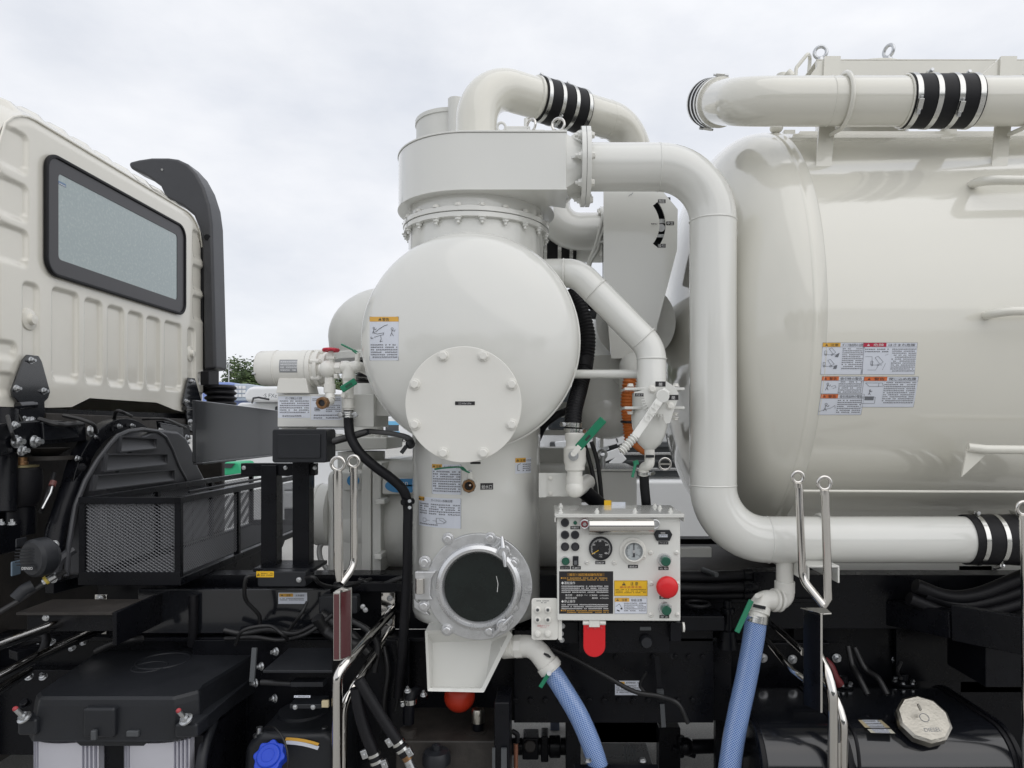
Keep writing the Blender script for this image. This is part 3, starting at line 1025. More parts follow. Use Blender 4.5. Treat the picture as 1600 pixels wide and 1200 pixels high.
# domed bumps and the two hinge plates
for u, v in ((45, 499), (297, 553)):
    p = PX(u, v, XC - .014)
    b = MB(); b.lathe([(.055, -.004), (.05, .006), (.028, .012), (.022, .03), (.0, .032)], p, (1, 0, 0), CABW, 24); b.build('bump_stop', cab)
for pts, hl, lo in ((((40, 554), (57, 556), (62, 565), (75, 612), (72, 622), (66, 628), (67, 645), (60, 672), (52, 682), (44, 681), (36, 668), (27, 646), (28, 630), (17, 620), (15, 610), (33, 562)),
                     ((48, 563), (25, 607), (68, 611)), ((45, 660), (38, 653), (50, 654))),
                    (((292, 590), (302, 591), (305, 600), (312, 625), (309, 632), (307, 650), (300, 676), (294, 672), (289, 650), (289, 636), (284, 630), (285, 622)),
                     ((299, 596), (290, 627), (306, 630)), ((296, 661),))):
    b = MB(); b.px(pts, XC + .012, .012, BLACKG); h_ = b.build('hinge_plate', cab, bevel=.003)
    q = [PX(u, v, XC + .02) for u, v in ((pts[8][0] + 2, 632), (pts[12][0], 634))] if pts[0][0] < 100 else [PX(309, 636, XC + .02), PX(288, 638, XC + .02)]
    b = MB(); b.tube(q, .018, BLACKG, 12); b.build('fold', h_)
    for u, v in hl: bolt(h_, PX(u, v, XC + .024), (1, 0, 0), .017, 'zs')
    for k, (u, v) in enumerate(lo): bolt(h_, PX(u, v, XC + .024), (1, 0, 0), .026 if k == 0 else .010, 'zs')

# ---------------------------------------------------------------- air intake snorkel on the far corner
sn = thing('intake_snorkel', (-2.36, 5.12, H), 'tall black intake duct with ribbed bellows rising behind the cab', 'snorkel')
b = MB()
b.py([(200, 253), (216, 249), (236, 246), (262, 246), (277, 248), (292, 255), (306, 270), (318, 292), (327, 320), (331, 350), (333, 420), (337, 576), (318, 578), (316, 420), (314, 366), (302, 336), (285, 322), (258, 308), (250, 290), (228, 274), (202, 262)], 5.03, .19, PLASG)
o = b.build('duct', sn, bevel=.035, seg=4)
b = MB(); b.cyl(P(324, 371, 5.032), P(324, 371, 5.024), .022, RUB, n=20); b.build('bolt_recess', o)
b = MB(); b.cyl(P(253, 265, 5.035), P(253, 265, 5.022), .008, ZINC, n=8); b.build('screw', o)
b = MB(); b.box((-2.50, 5.05, H + .25), (-2.468, 5.3, H + 1.45), RUB); b.build('mounting_bracket', sn, bevel=.008)
b = MB(); b.box((-2.46, 4.99, H + .30), (-2.40, 5.03, H + .40), RUB); b.build('clamp', sn, bevel=.006)
b = MB()
zs = [H + .31 - .27 * k / 60 for k in range(61)]
b.tube([(-2.385, 5.14, z) for z in zs], [.088 + .022 * abs(math.sin(pi * k / 60 * 7)) for k in range(61)], RUB, 24); b.build('bellows', sn, smooth=80)

# ---------------------------------------------------------------- dark machinery under the cab
un = thing('cab_underframe', (-2.5, 4.1, H - 1.0), 'black cab suspension frame with silver bolts under the cab rear wall', 'truck frame')
b = MB(); b.box((-3.9, 3.2, H - 1.6), (-2.62, 5.1, H + .05), DUSTY); b.build('engine_block', un)
b = MB(); b.px([(-40, 664), (60, 656), (118, 660), (120, 689), (60, 694), (-40, 720)], -2.33, .05, BLACK); b.px([(243, 657), (284, 664), (286, 686), (247, 684)], -2.33, .05, BLACK); b.px([(60, 645), (300, 655), (300, 680), (60, 680)], -2.50, .04, DUSTY)
b.each('crossmember', un, bevel=.006)
b = MB(); b.px([(62, 660), (118, 662), (119, 684), (64, 688)], -2.278, .014, BLACKG); b.build('cover_plate', un, bevel=.004)
b = MB(); b.px([(246, 660), (283, 667), (284, 683), (249, 681)], -2.278, .014, BLACKG); b.build('cover_plate', un, bevel=.004)
# arched crossmember over the tunnel cover
oA, iA = [], []
for k in range(25):
    a = pi * k / 24
    oA.append((3.78 - .44 * math.cos(a), H - .38 + .43 * math.sin(a)))
    iA.append((3.78 - .36 * math.cos(a), H - .38 + .355 * math.sin(a)))
b = MB(); b.prism(oA + iA[::-1], (-2.32, 0, 0), (0, 1, 0), (0, 0, 1), (.06, 0, 0), BLACK); arch = b.build('arched_crossmember', un, bevel=.005)
for a in (35, 55, 72, 90, 108, 125, 145):
    b = MB(); p = Vector((-2.258, 3.78 - .40 * math.cos(R(a)), H - .38 + .392 * math.sin(R(a)))); b.cyl(p, p + Vector((.003, 0, 0)), .010, RUB, n=10); b.build('bolt_hole', arch)
for a in (80, 97): bolt(arch, (-2.26, 3.78 - .395 * math.cos(R(a)), H - .38 + .392 * math.sin(R(a))), (1, 0, 0), .014, 'zs')
b = MB(); b.box((XX(288, 5.05), 5.05, H - .95), (XX(347, 5.05), 5.1, ZZ(716, 5.05)), DUSTY); b.build('far_mudguard', un, bevel=.01)
# big nuts
for u, v, r in ((24, 690, 15), (53, 690, 15), (33, 704, 13), (140, 674, 15), (250, 674, 12), (291, 684, 11), (291, 692, 9), (298, 659, 9), (22, 664, 9), (85, 851, 10), (85, 877, 10), (83, 905, 9), (20, 666, 8), (73, 965, 8), (120, 717, 9), (128, 730, 9), (265, 706, 8), (146, 683, 8)):
    bolt(un, PX(u, v, -2.27) if v < 720 else P(u, v, 3.1), (1, 0, 0) if v < 720 else (.5, -.8, 0), S(r * .62, 3.3), 'zs' if v < 720 or u < 90 else 'k')
# arms and rods at the far left
b = MB()
b.tube([PX(140, 690, -2.4), PX(118, 740, -2.3), PX(88, 830, -2.25), PX(80, 880, -2.25)], .045, BLACK, 12); b.build('torque_rod', un)
b = MB(); b.tube([PX(8, 640, -2.45), PX(5, 800, -2.4)], .05, BLACK, 12); b.build('torque_rod', un)
b = MB(); b.box(P(-20, 822, 3.0), P(34, 860, 3.16), BLACK); b.box(P(-20, 782, 3.2), P(32, 822, 3.4), BLACK); o = b.each('mounting_bracket', un, bevel=.008)
for u in (2, 19): bolt(o, P(u, 820, 3.06), (0, 0, 1), .018, 'zs')
for (a, c, r) in (((12, 650), (24, 690), .008), ((60, 655), (128, 660), .012), ((84, 740), (64, 800), .010)):
    b = MB(); b.tube(spline([PX(a[0], a[1], -2.3), PX((a[0] + c[0]) / 2, (a[1] + c[1]) / 2 + 6, -2.22), PX(c[0], c[1], -2.28)]), r, CABLE, 8); b.build('cable', un)
b = MB(); b.tube(spline([PX(98, 649, -2.3), PX(125, 655, -2.24), PX(146, 664, -2.2), PX(150, 676, -2.22)]), .009, CABLE, 8); b.build('cable', un)
b = MB(); b.tube(spline([PX(178, 655, -2.3), PX(183, 642, -2.26), PX(196, 646, -2.24), PX(205, 650, -2.3)]), .009, CABLE, 8); b.build('cable', un)
b = MB(); b.tube(spline([PX(222, 655, -2.3), PX(240, 654, -2.24), PX(262, 656, -2.2), PX(290, 668, -2.28)]), .008, CABLE, 8); b.build('cable', un)
b = MB(); b.tube([PX(84, 752, -2.2), PX(79, 770, -2.2), PX(66, 795, -2.2)], .005, ZINC, 6); b.build('sensor_wire', un)
b = MB(); b.cyl(PX(84, 752, -2.2), PX(81, 759, -2.2), .014, mat('dull_red_cap', (.12, .04, .035), .5), n=10); b.build('wire_cap', un)
b = MB(); b.tube(spline([P(103, 892, 3.0), P(85, 902, 2.98), P(60, 918, 2.95), P(30, 938, 2.9), P(-10, 962, 2.85)]), .011, CABLE, 8); b.build('air_line', un)
b = MB(); b.tube([P(88, 899, 2.975), P(68, 910, 2.96)], .014, ZINC, 10); b.build('air_fitting', un)
b = MB(); b.tube([P(74, 905.5, 2.962), P(70, 908, 2.957)], .018, mat('yellow_collar', (.55, .42, .08), .5), 10); b.build('fitting_collar', un)
b = MB(); b.tube(fillet([P(52, 915, 2.94), P(38, 922, 2.92), P(24, 936, 2.9)], .02), .026, PLAST, 10); b.build('connector', un)
b = MB(); b.cyl(PX(72, 700, -2.42), PX(72, 712, -2.42), .10, DUSTY, r1=.05, n=20); b.cyl(PX(72, 712, -2.42), PX(72, 718, -2.42), .13, DUSTY, n=20); b.build('rubber_mount', un)
def air_spring(u, Y, v0, v1, rp, lab):
    e = thing('air_spring', P(u, v1, Y), lab, 'air spring')
    r, z0, z1 = S(rp, Y), ZZ(v0, Y), ZZ(v1, Y)
    x = XX(u, Y); h = z0 - z1
    b = MB(); b.lathe([(r * .75, 0), (r * .92, h * .12), (r, h * .4), (r * 1.02, h * .7), (r * .96, h * .9), (r * .8, h * .96)], (x, Y, z1), (0, 0, 1), RUB, 28); b.build('bellows', e)
    b = MB(); b.lathe([(r * .82, h * .955), (r * .84, h), (r * .6, h * 1.01), (r * .35, h * 1.01)], (x, Y, z1), (0, 0, 1), mat('yellow_passivated_plate', (.42, .36, .20), .4, .8), 28); b.build('top_plate', e)
    b = MB(); b.lathe([(r * .34, h * 1.0), (r * .34, h * 1.08), (r * .28, h * 1.1), (r * .28, h * 1.2)], (x, Y, z1), (0, 0, 1), BRASS, 20); b.build('stud', e)
    b = MB(); b.lathe([(r * .7, -h * .7), (r * .7, -h * .02), (r * .75, -.001)], (x, Y, z1), (0, 0, 1), BLACK, 24); b.build('piston', e)
air_spring(33, 3.25, 727, 790, 28, 'black rubber air spring with brassy top at the left edge, above the horn')
air_spring(284, 4.35, 708, 752, 13, 'small black air spring between the tunnel cover and the dark panel')
hn = thing('horn', P(45, 905, 2.92), 'round black horn marked DENSO at the left edge beside the mesh basket', 'horn')
b = MB(); b.lathe([(.066, .0), (.078, .012), (.080, .03), (.080, .06), (.06, .085)], P(48, 873, 2.88), (.35, 1, 0), PLAST, 36); o = b.build('body', hn)
for k in range(6):
    zz_ = ZZ(858 + k * 5, 2.9); w = (.062, .066, .067, .067, .065, .058)[k] * .8
    b = MB(); c = P(45, 858 + k * 5, 2.875); b.bar(c + Vector((-w, -.004, 0)), c + Vector((w, -.028 + .03, 0)), .006, .004, PLAST); b.build('grille_slat', hn)
sticker('lettering', hn, 32, 883, 54, 892, surf_y(2.862), PLAST, [('text', 'DENSO', 43, 890, 6.2, INKW, 'c', 17)])
b = MB(); b.box(P(16, 878, 2.95), P(33, 897, 3.0), mat('blue_grey_connector', (.12, .17, .22), .5)); b.build('plug', hn, bevel=.006)
b = MB(); b.box(P(26, 842, 2.96), P(40, 852, 3.02), PLAST); b.build('mount', hn, bevel=.006)

# ---------------------------------------------------------------- ribbed tunnel cover between cab and basket
mg = thing('tunnel_cover', (-2.2, 3.75, H - .75), 'black moulded arch-shaped mudguard with three louvres beside the mesh basket', 'mudguard')
XM = -2.17
out = [(104, 900), (108, 850), (118, 790), (133, 752), (152, 720), (172, 694), (184, 681), (200, 674), (222, 671), (245, 674), (258, 683), (268, 702), (278, 728), (290, 750), (300, 790), (300, 900)]
b = MB(); b.px(out, XM - .13, .13, PLASG); b.build('cover', mg, bevel=.02, seg=3)
for vs_ in (((186, 683), (240, 686), (240, 700), (184, 705)), ((164, 711), (257, 710), (257, 725), (161, 735)), ((148, 744), (268, 735), (268, 750), (144, 765))):
    b = MB()
    q = [PX(u, v, XM) for u, v in vs_]
    c_ = sum(q, Vector()) / 4
    q2 = [c_ + Vector((0, (p.y - c_.y) * 1.07, (p.z - c_.z) * 1.2)) for p in q]
    up_ = Vector((.018, 0, 0))
    # raised frame round a slot: dark under its upper lip, a sloping ledge below
    b.loft([p + up_ for p in q2], [p + up_ for p in q], PLASG); b.loft(q2, [p + up_ for p in q2], PLASG)
    k1, k2 = q[3] + Vector((.004, 0, (q[0].z - q[3].z) * .42)), q[2] + Vector((.004, 0, (q[1].z - q[2].z) * .42))
    b.add([q[0] + Vector((.002, 0, 0)), q[1] + Vector((.002, 0, 0)), k2, k1, q[2] + up_, q[3] + up_, q[0] + up_, q[1] + up_], [(0, 1, 2, 3), (3, 2, 4, 5), (6, 7, 1, 0), (6, 0, 3, 5), (1, 7, 4, 2)], PLASG)
    b.build('louvre', mg, bevel=.004)
b = MB(); b.tube([PX(u, v, XM - .004) for u, v in out], .012, PLASG, 8); b.build('rim', mg)
b = MB(); b.tube(spline([P(88, 905, 3.18), P(92, 880, 3.18), P(104, 866, 3.2), P(116, 858, 3.22)]), .02, PLASG, 8); b.build('edge_bead', mg)

# ---------------------------------------------------------------- dark glossy panel behind the basket
b = MB()
XB = -1.82
b.px([(300, 625), (432, 641.5), (432, 709.5), (302, 725), (300, 722)], XB, .018, BLACKG)
pn = tag(b.build('splash_panel', None, bevel=.004), 'glossy dark rectangular panel standing between the cab and the pump', 'panel')
b = MB(); b.px([(301, 722.5), (432, 708.5), (432, 711), (301, 726)], XB + .0, .05, BLACKG); b.build('bottom_lip', pn, bevel=.003)

# ---------------------------------------------------------------- mesh basket
bk = thing('mesh_basket', (-1.9, 4.1, H - .74), 'long black expanded-metal mesh basket behind the cab', 'basket')
BX0, BX1, BY0, BY1 = XX(122, 3.2), XX(282, 3.2), 3.2, 5.05
BZ0, BZ1 = ZZ(915, 3.2), ZZ(777, 3.2)
def strands(o, ex, ey, L_, H_, cw, ch, nrm):
    """expanded metal: crossing strands, each with width and thickness"""
    b_ = MB()
    w, t = .0026, .0012
    nx, ny = max(1, round(L_ / cw)), max(1, round(H_ / ch))
    cw, ch = L_ / nx, H_ / ny
    for j in range(ny):
        for i in range(nx):
            x0, y0 = i * cw, j * ch
            for (xa, ya, xb, yb) in ((x0, y0 + ch / 2, x0 + cw / 2, y0 + ch), (x0 + cw / 2, y0 + ch, x0 + cw, y0 + ch / 2), (x0, y0 + ch / 2, x0 + cw / 2, y0), (x0 + cw / 2, y0, x0 + cw, y0 + ch / 2)):
                a = o + ex * xa + ey * ya; c = o + ex * xb + ey * yb
                d = (c - a).normalized()
                s_ = nrm.cross(d) * w / 2
                tilt = nrm * .0012
                b_.add([a - s_ + tilt, a + s_ - tilt, c + s_ - tilt, c - s_ + tilt, a - s_ + tilt + nrm * t, c - s_ + tilt + nrm * t], [(0, 1, 2, 3), (4, 5, 3, 0)], MESHM)
    return b_
MESHM = mat('black_mesh_steel', (0.155, 0.158, 0.168), 0.35, spec=.5)
fr = .03
for nm, o_, ex, ey, l, h_, n_ in (('front_mesh', Vector((BX0 + fr, BY0 + .012, BZ0 + .06)), Vector((1, 0, 0)), Vector((0, 0, 1)), BX1 - BX0 - 2 * fr, BZ1 - BZ0 - .09, Vector((0, -1, 0))),
                              ('side_mesh', Vector((BX1 - .012, BY0 + fr, BZ0 + .05)), Vector((0, 1, 0)), Vector((0, 0, 1)), BY1 - BY0 - 2 * fr, BZ1 - BZ0 - .09, Vector((1, 0, 0))),
                              ('side_mesh', Vector((BX0 + .012, BY0 + fr, BZ0 + .05)), Vector((0, 1, 0)), Vector((0, 0, 1)), BY1 - BY0 - 2 * fr, BZ1 - BZ0 - .09, Vector((-1, 0, 0))),
                              ('floor_mesh', Vector((BX0 + fr, BY0 + fr, BZ0 + .02)), Vector((1, 0, 0)), Vector((0, 1, 0)), BX1 - BX0 - 2 * fr, BY1 - BY0 - 2 * fr, Vector((0, 0, 1)))):
    tag(strands(o_, ex, ey, l, h_, .0235, .0155, n_).build(nm, bk, smooth=0), kind='stuff')
def rail(a, c, w, h_, nm='rail'):
    b_ = MB(); b_.bar(a, c, w, h_, BLACK); return b_.build(nm, bk, bevel=.003)
for x in (BX0 + .015, BX1 - .015):
    rail((x, BY0, BZ1 - .015), (x, BY1, BZ1 - .015), .03, .03)
    rail((x, BY0, BZ0 + .018), (x, BY1, BZ0 + .018), .034, .036)
    for y in (BY0 + .0151, BY0 + .62, BY0 + 1.23, BY1 - .015):
        rail((x, y, BZ0), (x, y, BZ1), .028, .028, 'post')
for y in (BY0 + .0148, BY1 - .015):
    rail((BX0 + .001, y, BZ1 - .0152), (BX1 - .001, y, BZ1 - .0152), .0296, .0296)
    rail((BX0 + .001, y, BZ0 + .03), (BX1 - .001, y, BZ0 + .03), .03, .06)
b = MB(); b.box(P(186, 893, 3.3), P(196, 896, 3.32), ZINC); b.build('clip', bk)
rail((BX1 + .012, BY0 + .05, BZ1 + .02), (BX1 + .012, BY1, BZ1 + .02), .012, .012, 'top_edge')

# ---------------------------------------------------------------- black platform and support beam under the basket
pl = thing('step_platform', (-1.95, 3.1, H - .78), 'black steel step plate with checkered top under the mesh basket', 'step')
zt_ = H - .775
b = MB(); b.prism([(XX(25, 2.95), 2.95), (XX(175, 2.95), 2.95), (XX(226, 3.18), 3.18), (XX(82, 3.18), 3.18)], (0, 0, zt_), (1, 0, 0), (0, 1, 0), (0, 0, -.012), DUSTY); b.build('tread', pl, bevel=.002)
b = MB(); b.bar((XX(175, 2.95) + .01, 2.95, zt_ - .07), (XX(175, 2.95) + .012, 4.6, zt_ - .07), .018, .14, BLACK); b.build('side_beam', pl, bevel=.003)
b = MB(); b.bar((XX(25, 2.95) + .03, 2.98, zt_ - .05), (XX(175, 2.95), 2.98, zt_ - .05), .02, .07, BLACK); b.build('front_flange', pl, bevel=.003)
b = MB(); b.bar((XX(72, 3.18), 3.2, zt_ + .045), (XX(72, 3.18) + .25, 4.3, zt_ + .045), .05, .05, BLACK); b.build('inner_beam', pl, bevel=.003)
for u, v in ((72, 965), (155, 934)): bolt(pl, P(u, v, 2.97 if u < 100 else 3.25), (0, -1, 0), .014, 'z')

# polished guard rails running out to the left
def guard_left():
    e = thing('side_rail', P(152, 985, 3.3), 'pair of dark polished tubes running left from a bolted steel plate', 'guard rail')
    b = MB(); b.box(P(138, 962, 3.34), P(166, 991, 3.32), CHROME); b.box(P(150, 928, 3.34), P(167, 941, 3.33), CHROME); o = b.build('mounting_plate', e, bevel=.002)
    for u, v in ((158, 968), (157, 935)): bolt(o, P(u, v, 3.32), (0, -1, 0), .014, 'z')
    b = MB(); b.tube([P(172, 952, 3.3), P(110, 968, 3.05), P(-40, 1022, 2.5)], .020, CHROME, 16); b.build('tube', e)
    b = MB(); b.tube([P(160, 982, 3.3), P(110, 1003, 3.1), P(60, 1026, 2.9), P(-40, 1078, 2.55)], .021, CHROME, 16); b.build('tube', e)
    b = MB(); b.tube([P(45, 1048, 2.9), P(-20, 1092, 2.6)], .018, CHROME, 12); b.build('tube', e)
guard_left()
# ================================================================ VACUUM EQUIPMENT
CX, CY, CR = XX(745, 3.42), 3.42, .308
def pipe_ring(parent, c, axis, r, m, t=.005, name='weld_bead'):
    b = MB(); b.torus(c, axis, r, t, m, 40, 6); return b.build(name, parent)
def clamp(parent, c, axis, r, w=.018, screw=None, name='hose_clamp'):
    """stainless band with its worm screw"""
    x, y, d = frame_for(axis)
    c = Vector(c)
    b = MB(); b.lathe([(r - .002, -w / 2), (r + .0035, -w / 2), (r + .0035, w / 2), (r - .002, w / 2)], c, d, STEEL, 40, caps=False); o = b.build(name, parent)
    if screw:
        s_ = Vector(screw); s_ = (s_ - d * s_.dot(d)).normalized(); t = d.cross(s_)
        p = c + s_ * (r + .010)
        b = MB(); b.bar(p - t * .022, p + t * .022, w * .95, .014, STEEL, s_); b.cyl(p + t * .02, p + t * .042, .0085, ZINC, n=10); b.cyl(p - t * .034, p - t * .02, .006, ZINC, n=8); b.build('clamp_screw', o, bevel=.002)
    return o

# ---------------------------------------------------------------- horizontal drum with the bolted cover plate
DX, DZ, DR, DY = XX(735, 3.08), ZZ(533, 3.08), .476, 3.08
dr = thing('separator_drum', (DX, 3.9, DZ - DR), 'big round white drum end with bolted circular cover plate and amber warning label', 'drum')
DD = .18
b = MB()
prof = [(DR * math.sin(pi / 2 * k / 18), -DD * math.cos(pi / 2 * k / 18)) for k in range(19)]
b.lathe([(1e-4, -DD)] + prof[1:] + [(DR, .03), (DR, 1.35), (DR * .8, 1.5), (1e-4, 1.56)], (DX, DY, DZ), (0, 1, 0), WHITE, 96, caps=False); b.build('shell', dr, smooth=50)
b = MB(); b.lathe([(DR - .001, 0), (DR + .007, .002), (DR + .007, .022), (DR - .001, .026)], (DX, DY + .02, DZ), (0, 1, 0), WHITE, 96, caps=False); b.build('rim_seam', dr)
PYp = 2.83
PCX, PCZ, PR = XX(724, PYp), ZZ(632, PYp), S(91, PYp)
b = MB(); b.cyl((PCX, PYp + .02, PCZ), (PCX, 3.06, PCZ), PR - .05, WHITE, n=64); b.build('nozzle', dr)
b = MB(); b.lathe([(PR, 0), (PR, .022)], (PCX, PYp, PCZ), (0, 1, 0), FIT, 96); cv = b.build('cover_plate', dr, bevel=.003)
for k in range(8):
    a = 2 * pi * (k + .5) / 8
    bolt(cv, (PCX + math.sin(a) * S(82, PYp), PYp, PCZ + math.cos(a) * S(82, PYp)), (0, -1, 0), S(9, PYp), 'w')
sticker('name_plate', cv, 711, 627.2, 742, 633, surf_y(PYp - .0005), L_BLK, [('text', 'ミストキャッチャ', 726.5, 632.1, 4.2, INKW, 'c', 20)])
def dish_surf():
    def hit(u, v):
        d = Vector(((u - U0) / F, 1, (V0 - v) / F)); o = Vector((0, 0, H)) - Vector((DX, DY, DZ))
        sc = Vector((1 / DR, 1 / DD, 1 / DR))
        dd, oo = Vector(d * sc), Vector(o * sc)
        A, B, C = dd.dot(dd), 2 * dd.dot(oo), oo.dot(oo) - 1
        t = (-B - math.sqrt(B * B - 4 * A * C)) / (2 * A)
        p = o + d * t
        n = Vector((p.x / DR ** 2, p.y / DD ** 2, p.z / DR ** 2)).normalized()
        return p + Vector((DX, DY, DZ)), n
    def fwd(a, b_, h):
        p, n = hit(a, b_)
        return p + n * h
    return (lambda u, v: (u, v)), fwd, 8
ds = dish_surf()
def person_lines(x, y, s_):
    return [('line', [(x + s_ * math.cos(t) * .22, y - s_ * .9 + s_ * math.sin(t) * .22) for t in [k * pi / 4 for k in range(9)]], .55, INK),
            ('line', [(x, y - s_ * .7), (x - s_ * .1, y - s_ * .1), (x - s_ * .35, y + s_ * .5)], .6, INK),
            ('line', [(x - s_ * .1, y - s_ * .1), (x + s_ * .25, y + s_ * .5)], .6, INK),
            ('line', [(x, y - s_ * .6), (x + s_ * .45, y - s_ * .4), (x + s_ * .6, y - s_ * .75)], .6, INK)]
it = [('rect', 578, 495, 623, 502.5, L_AMB), ('warn', 594, 498.8, 2.6, INK, L_AMB), ('text', '警告', 603, 501.4, 5.6, INK),
      ('fine', 579.5, 537, 621, 560, 3.6, FINE_W), ('line', [(578, 495), (623, 495), (623, 563), (578, 563), (578, 495)], .4, INKG),
      ('line', [(587, 519), (593, 514), (601, 509), (606, 507.5)], .7, INK), ('line', [(583, 520), (590, 522), (600, 520), (599, 523), (585, 527)], .6, INK),
      ('line', [(595, 524), (596, 530), (594, 534), (598, 533)], .6, INK), ('line', [(580, 526), (580, 529), (584, 528)], .7, INK)]
it += person_lines(584.5, 518, 6) + person_lines(613, 521, 8)
sticker('warning_label', dr, 578, 495, 623, 563, ds, L_WHITE, it)

# ---------------------------------------------------------------- vertical cyclone
cy = thing('cyclone_separator', (CX, CY, H - .9), 'upright white cyclone vessel with flat scroll box on top and label-covered body', 'cyclone separator')
b = MB()
b.lathe([(1e-4, -.915), (CR - .05, -.91), (CR - .008, -.89), (CR, -.86), (CR, .2)], (CX, CY, H), (0, 0, 1), WHITE, 96, caps=False); b.build('lower_shell', cy, smooth=50)
b = MB(); b.lathe([(.326, .5), (.326, 1.06)], (CX, CY, H), (0, 0, 1), WHITE, 96); b.build('neck', cy)
fz = H + .925
b = MB(); b.lathe([(.348, 0), (.348, .022)], (CX, CY, fz), (0, 0, 1), WHITE, 96); fl = b.build('lower_flange', cy, bevel=.002)
b = MB(); b.lathe([(.352, .024), (.352, .046)], (CX, CY, fz), (0, 0, 1), WHITE, 96); b.build('upper_flange', cy, bevel=.002)
for k in range(20):
    a = 2 * pi * k / 20 + .17
    p = Vector((CX + .338 * math.cos(a), CY + .338 * math.sin(a), fz))
    bolt(fl, p, (0, 0, -1), .019, 'wn'); bolt(fl, p + Vector((0, 0, .046)), (0, 0, 1), .018, 'w')
# the scroll box
SR = .373
z0, z1 = H + 1.036, H + 1.277
poly = [(.083, CY - SR)] + [(CX + SR * math.cos(a), CY + SR * math.sin(a)) for a in [-pi / 2 - (2 * pi - 1.15) * k / 60 for k in range(61)]]
poly += [(.083, 3.30)]
b = MB(); b.prism([(x, y) for x, y in poly], (0, 0, z0), (1, 0, 0), (0, 1, 0), (0, 0, z1 - z0), WHITE); sb = b.build('scroll_box', cy, bevel=.002)
big = [(.086, CY - SR - .004)] + [(CX + (SR + .004) * math.cos(a), CY + (SR + .004) * math.sin(a)) for a in [-pi / 2 - (2 * pi - 1.15) * k / 60 for k in range(61)]] + [(.086, 3.304)]
for z in (z0 - .008, z1 + .001):
    b = MB(); b.prism(big, (0, 0, z), (1, 0, 0), (0, 1, 0), (0, 0, .008), WHITE); b.build('edge_plate', sb, bevel=.002)
b = MB()
PZ, PY, PIR = H + 1.172, 3.17, .1045
sq = []
cc = []
for k in range(32):
    a = 2 * pi * k / 32
    c, s_ = math.cos(a), math.sin(a)
    m_ = max(abs(c), abs(s_))
    sq.append(Vector((.080, 3.174 + .122 * c / m_, H + 1.157 + .118 * s_ / m_)))
    cc.append(Vector((.150, PY + .112 * c, PZ + .112 * s_)))
b.loft(sq, cc, WHITE); b.build('outlet_transition', cy, smooth=25)
b = MB()
for s_ in (-1, 1):
    b.prism([(.084, PZ + s_ * .120), (.145, PZ + s_ * .165), (.150, PZ + s_ * .105), (.1, PZ + s_ * .08)], (0, PY - .01, 0), (1, 0, 0), (0, 0, 1), (0, .012, 0), WHITE)
    b.prism([(.084, PY + s_ * .10), (.148, PY + s_ * .155), (.148, PY + s_ * .10)], (0, 0, PZ - .006), (1, 0, 0), (0, 1, 0), (0, 0, .012), WHITE)
b.build('gusset', cy)
b = MB(); b.lathe([(.172, 0), (.172, .020)], (.150, PY, PZ), (1, 0, 0), WHITE, 64); f1 = b.build('outlet_flange', cy, bevel=.002)
for k in range(8):
    a = 2 * pi * k / 8 + .02
    p = Vector((.150, PY + .145 * math.cos(a), PZ + .145 * math.sin(a)))
    bolt(f1, p, (-1, 0, 0), .021, 'wn')
# things on the lid
b = MB(); b.box((-.20, 3.075, z1 + .009), (-.01, 3.32, z1 + .026), WHITE); b.box((-.19, 3.10, z1 + .0262), (-.075, 3.34, z1 + .052), WHITE); hat = b.build('inspection_hatch', cy, bevel=.004)
for x, y in ((-.070, 3.085), (.048, 3.075)):
    b = MB(); b.torus((x, y, z1 + .046), (1, .9 if x < 0 else 3, 0), .028, .0055, CHROME, 24, 8); b.cyl((x, y, z1 + .009), (x, y, z1 + .016), .016, CHROME, n=12); b.build('lifting_eye', hat)
b = MB(); b.cyl((-.10, 3.3, z1 + .009), (-.10, 3.3, z1 + .17), .009, WHITE, n=12); b.build('stay_rod', cy)
b = MB(); b.torus((-.20, 3.07, z1 + .033), (0, 1, .2), .018, .006, WHITE, 20, 8); b.build('hinge', hat)
b = MB(); b.cyl((-.508, 3.3, z1 + .009), (-.508, 3.3, z1 + .04), .012, FIT, n=12); b.build('hose_nipple', cy)
b = MB(); b.tube(spline([(-.508, 3.3, z1 + .03), (-.515, 3.3, z1 + .05), (-.50, 3.31, z1 + .062), (-.485, 3.33, z1 + .045), (-.478, 3.36, z1 + .02)]), .010, RUB, 10); b.build('breather_hose', cy)
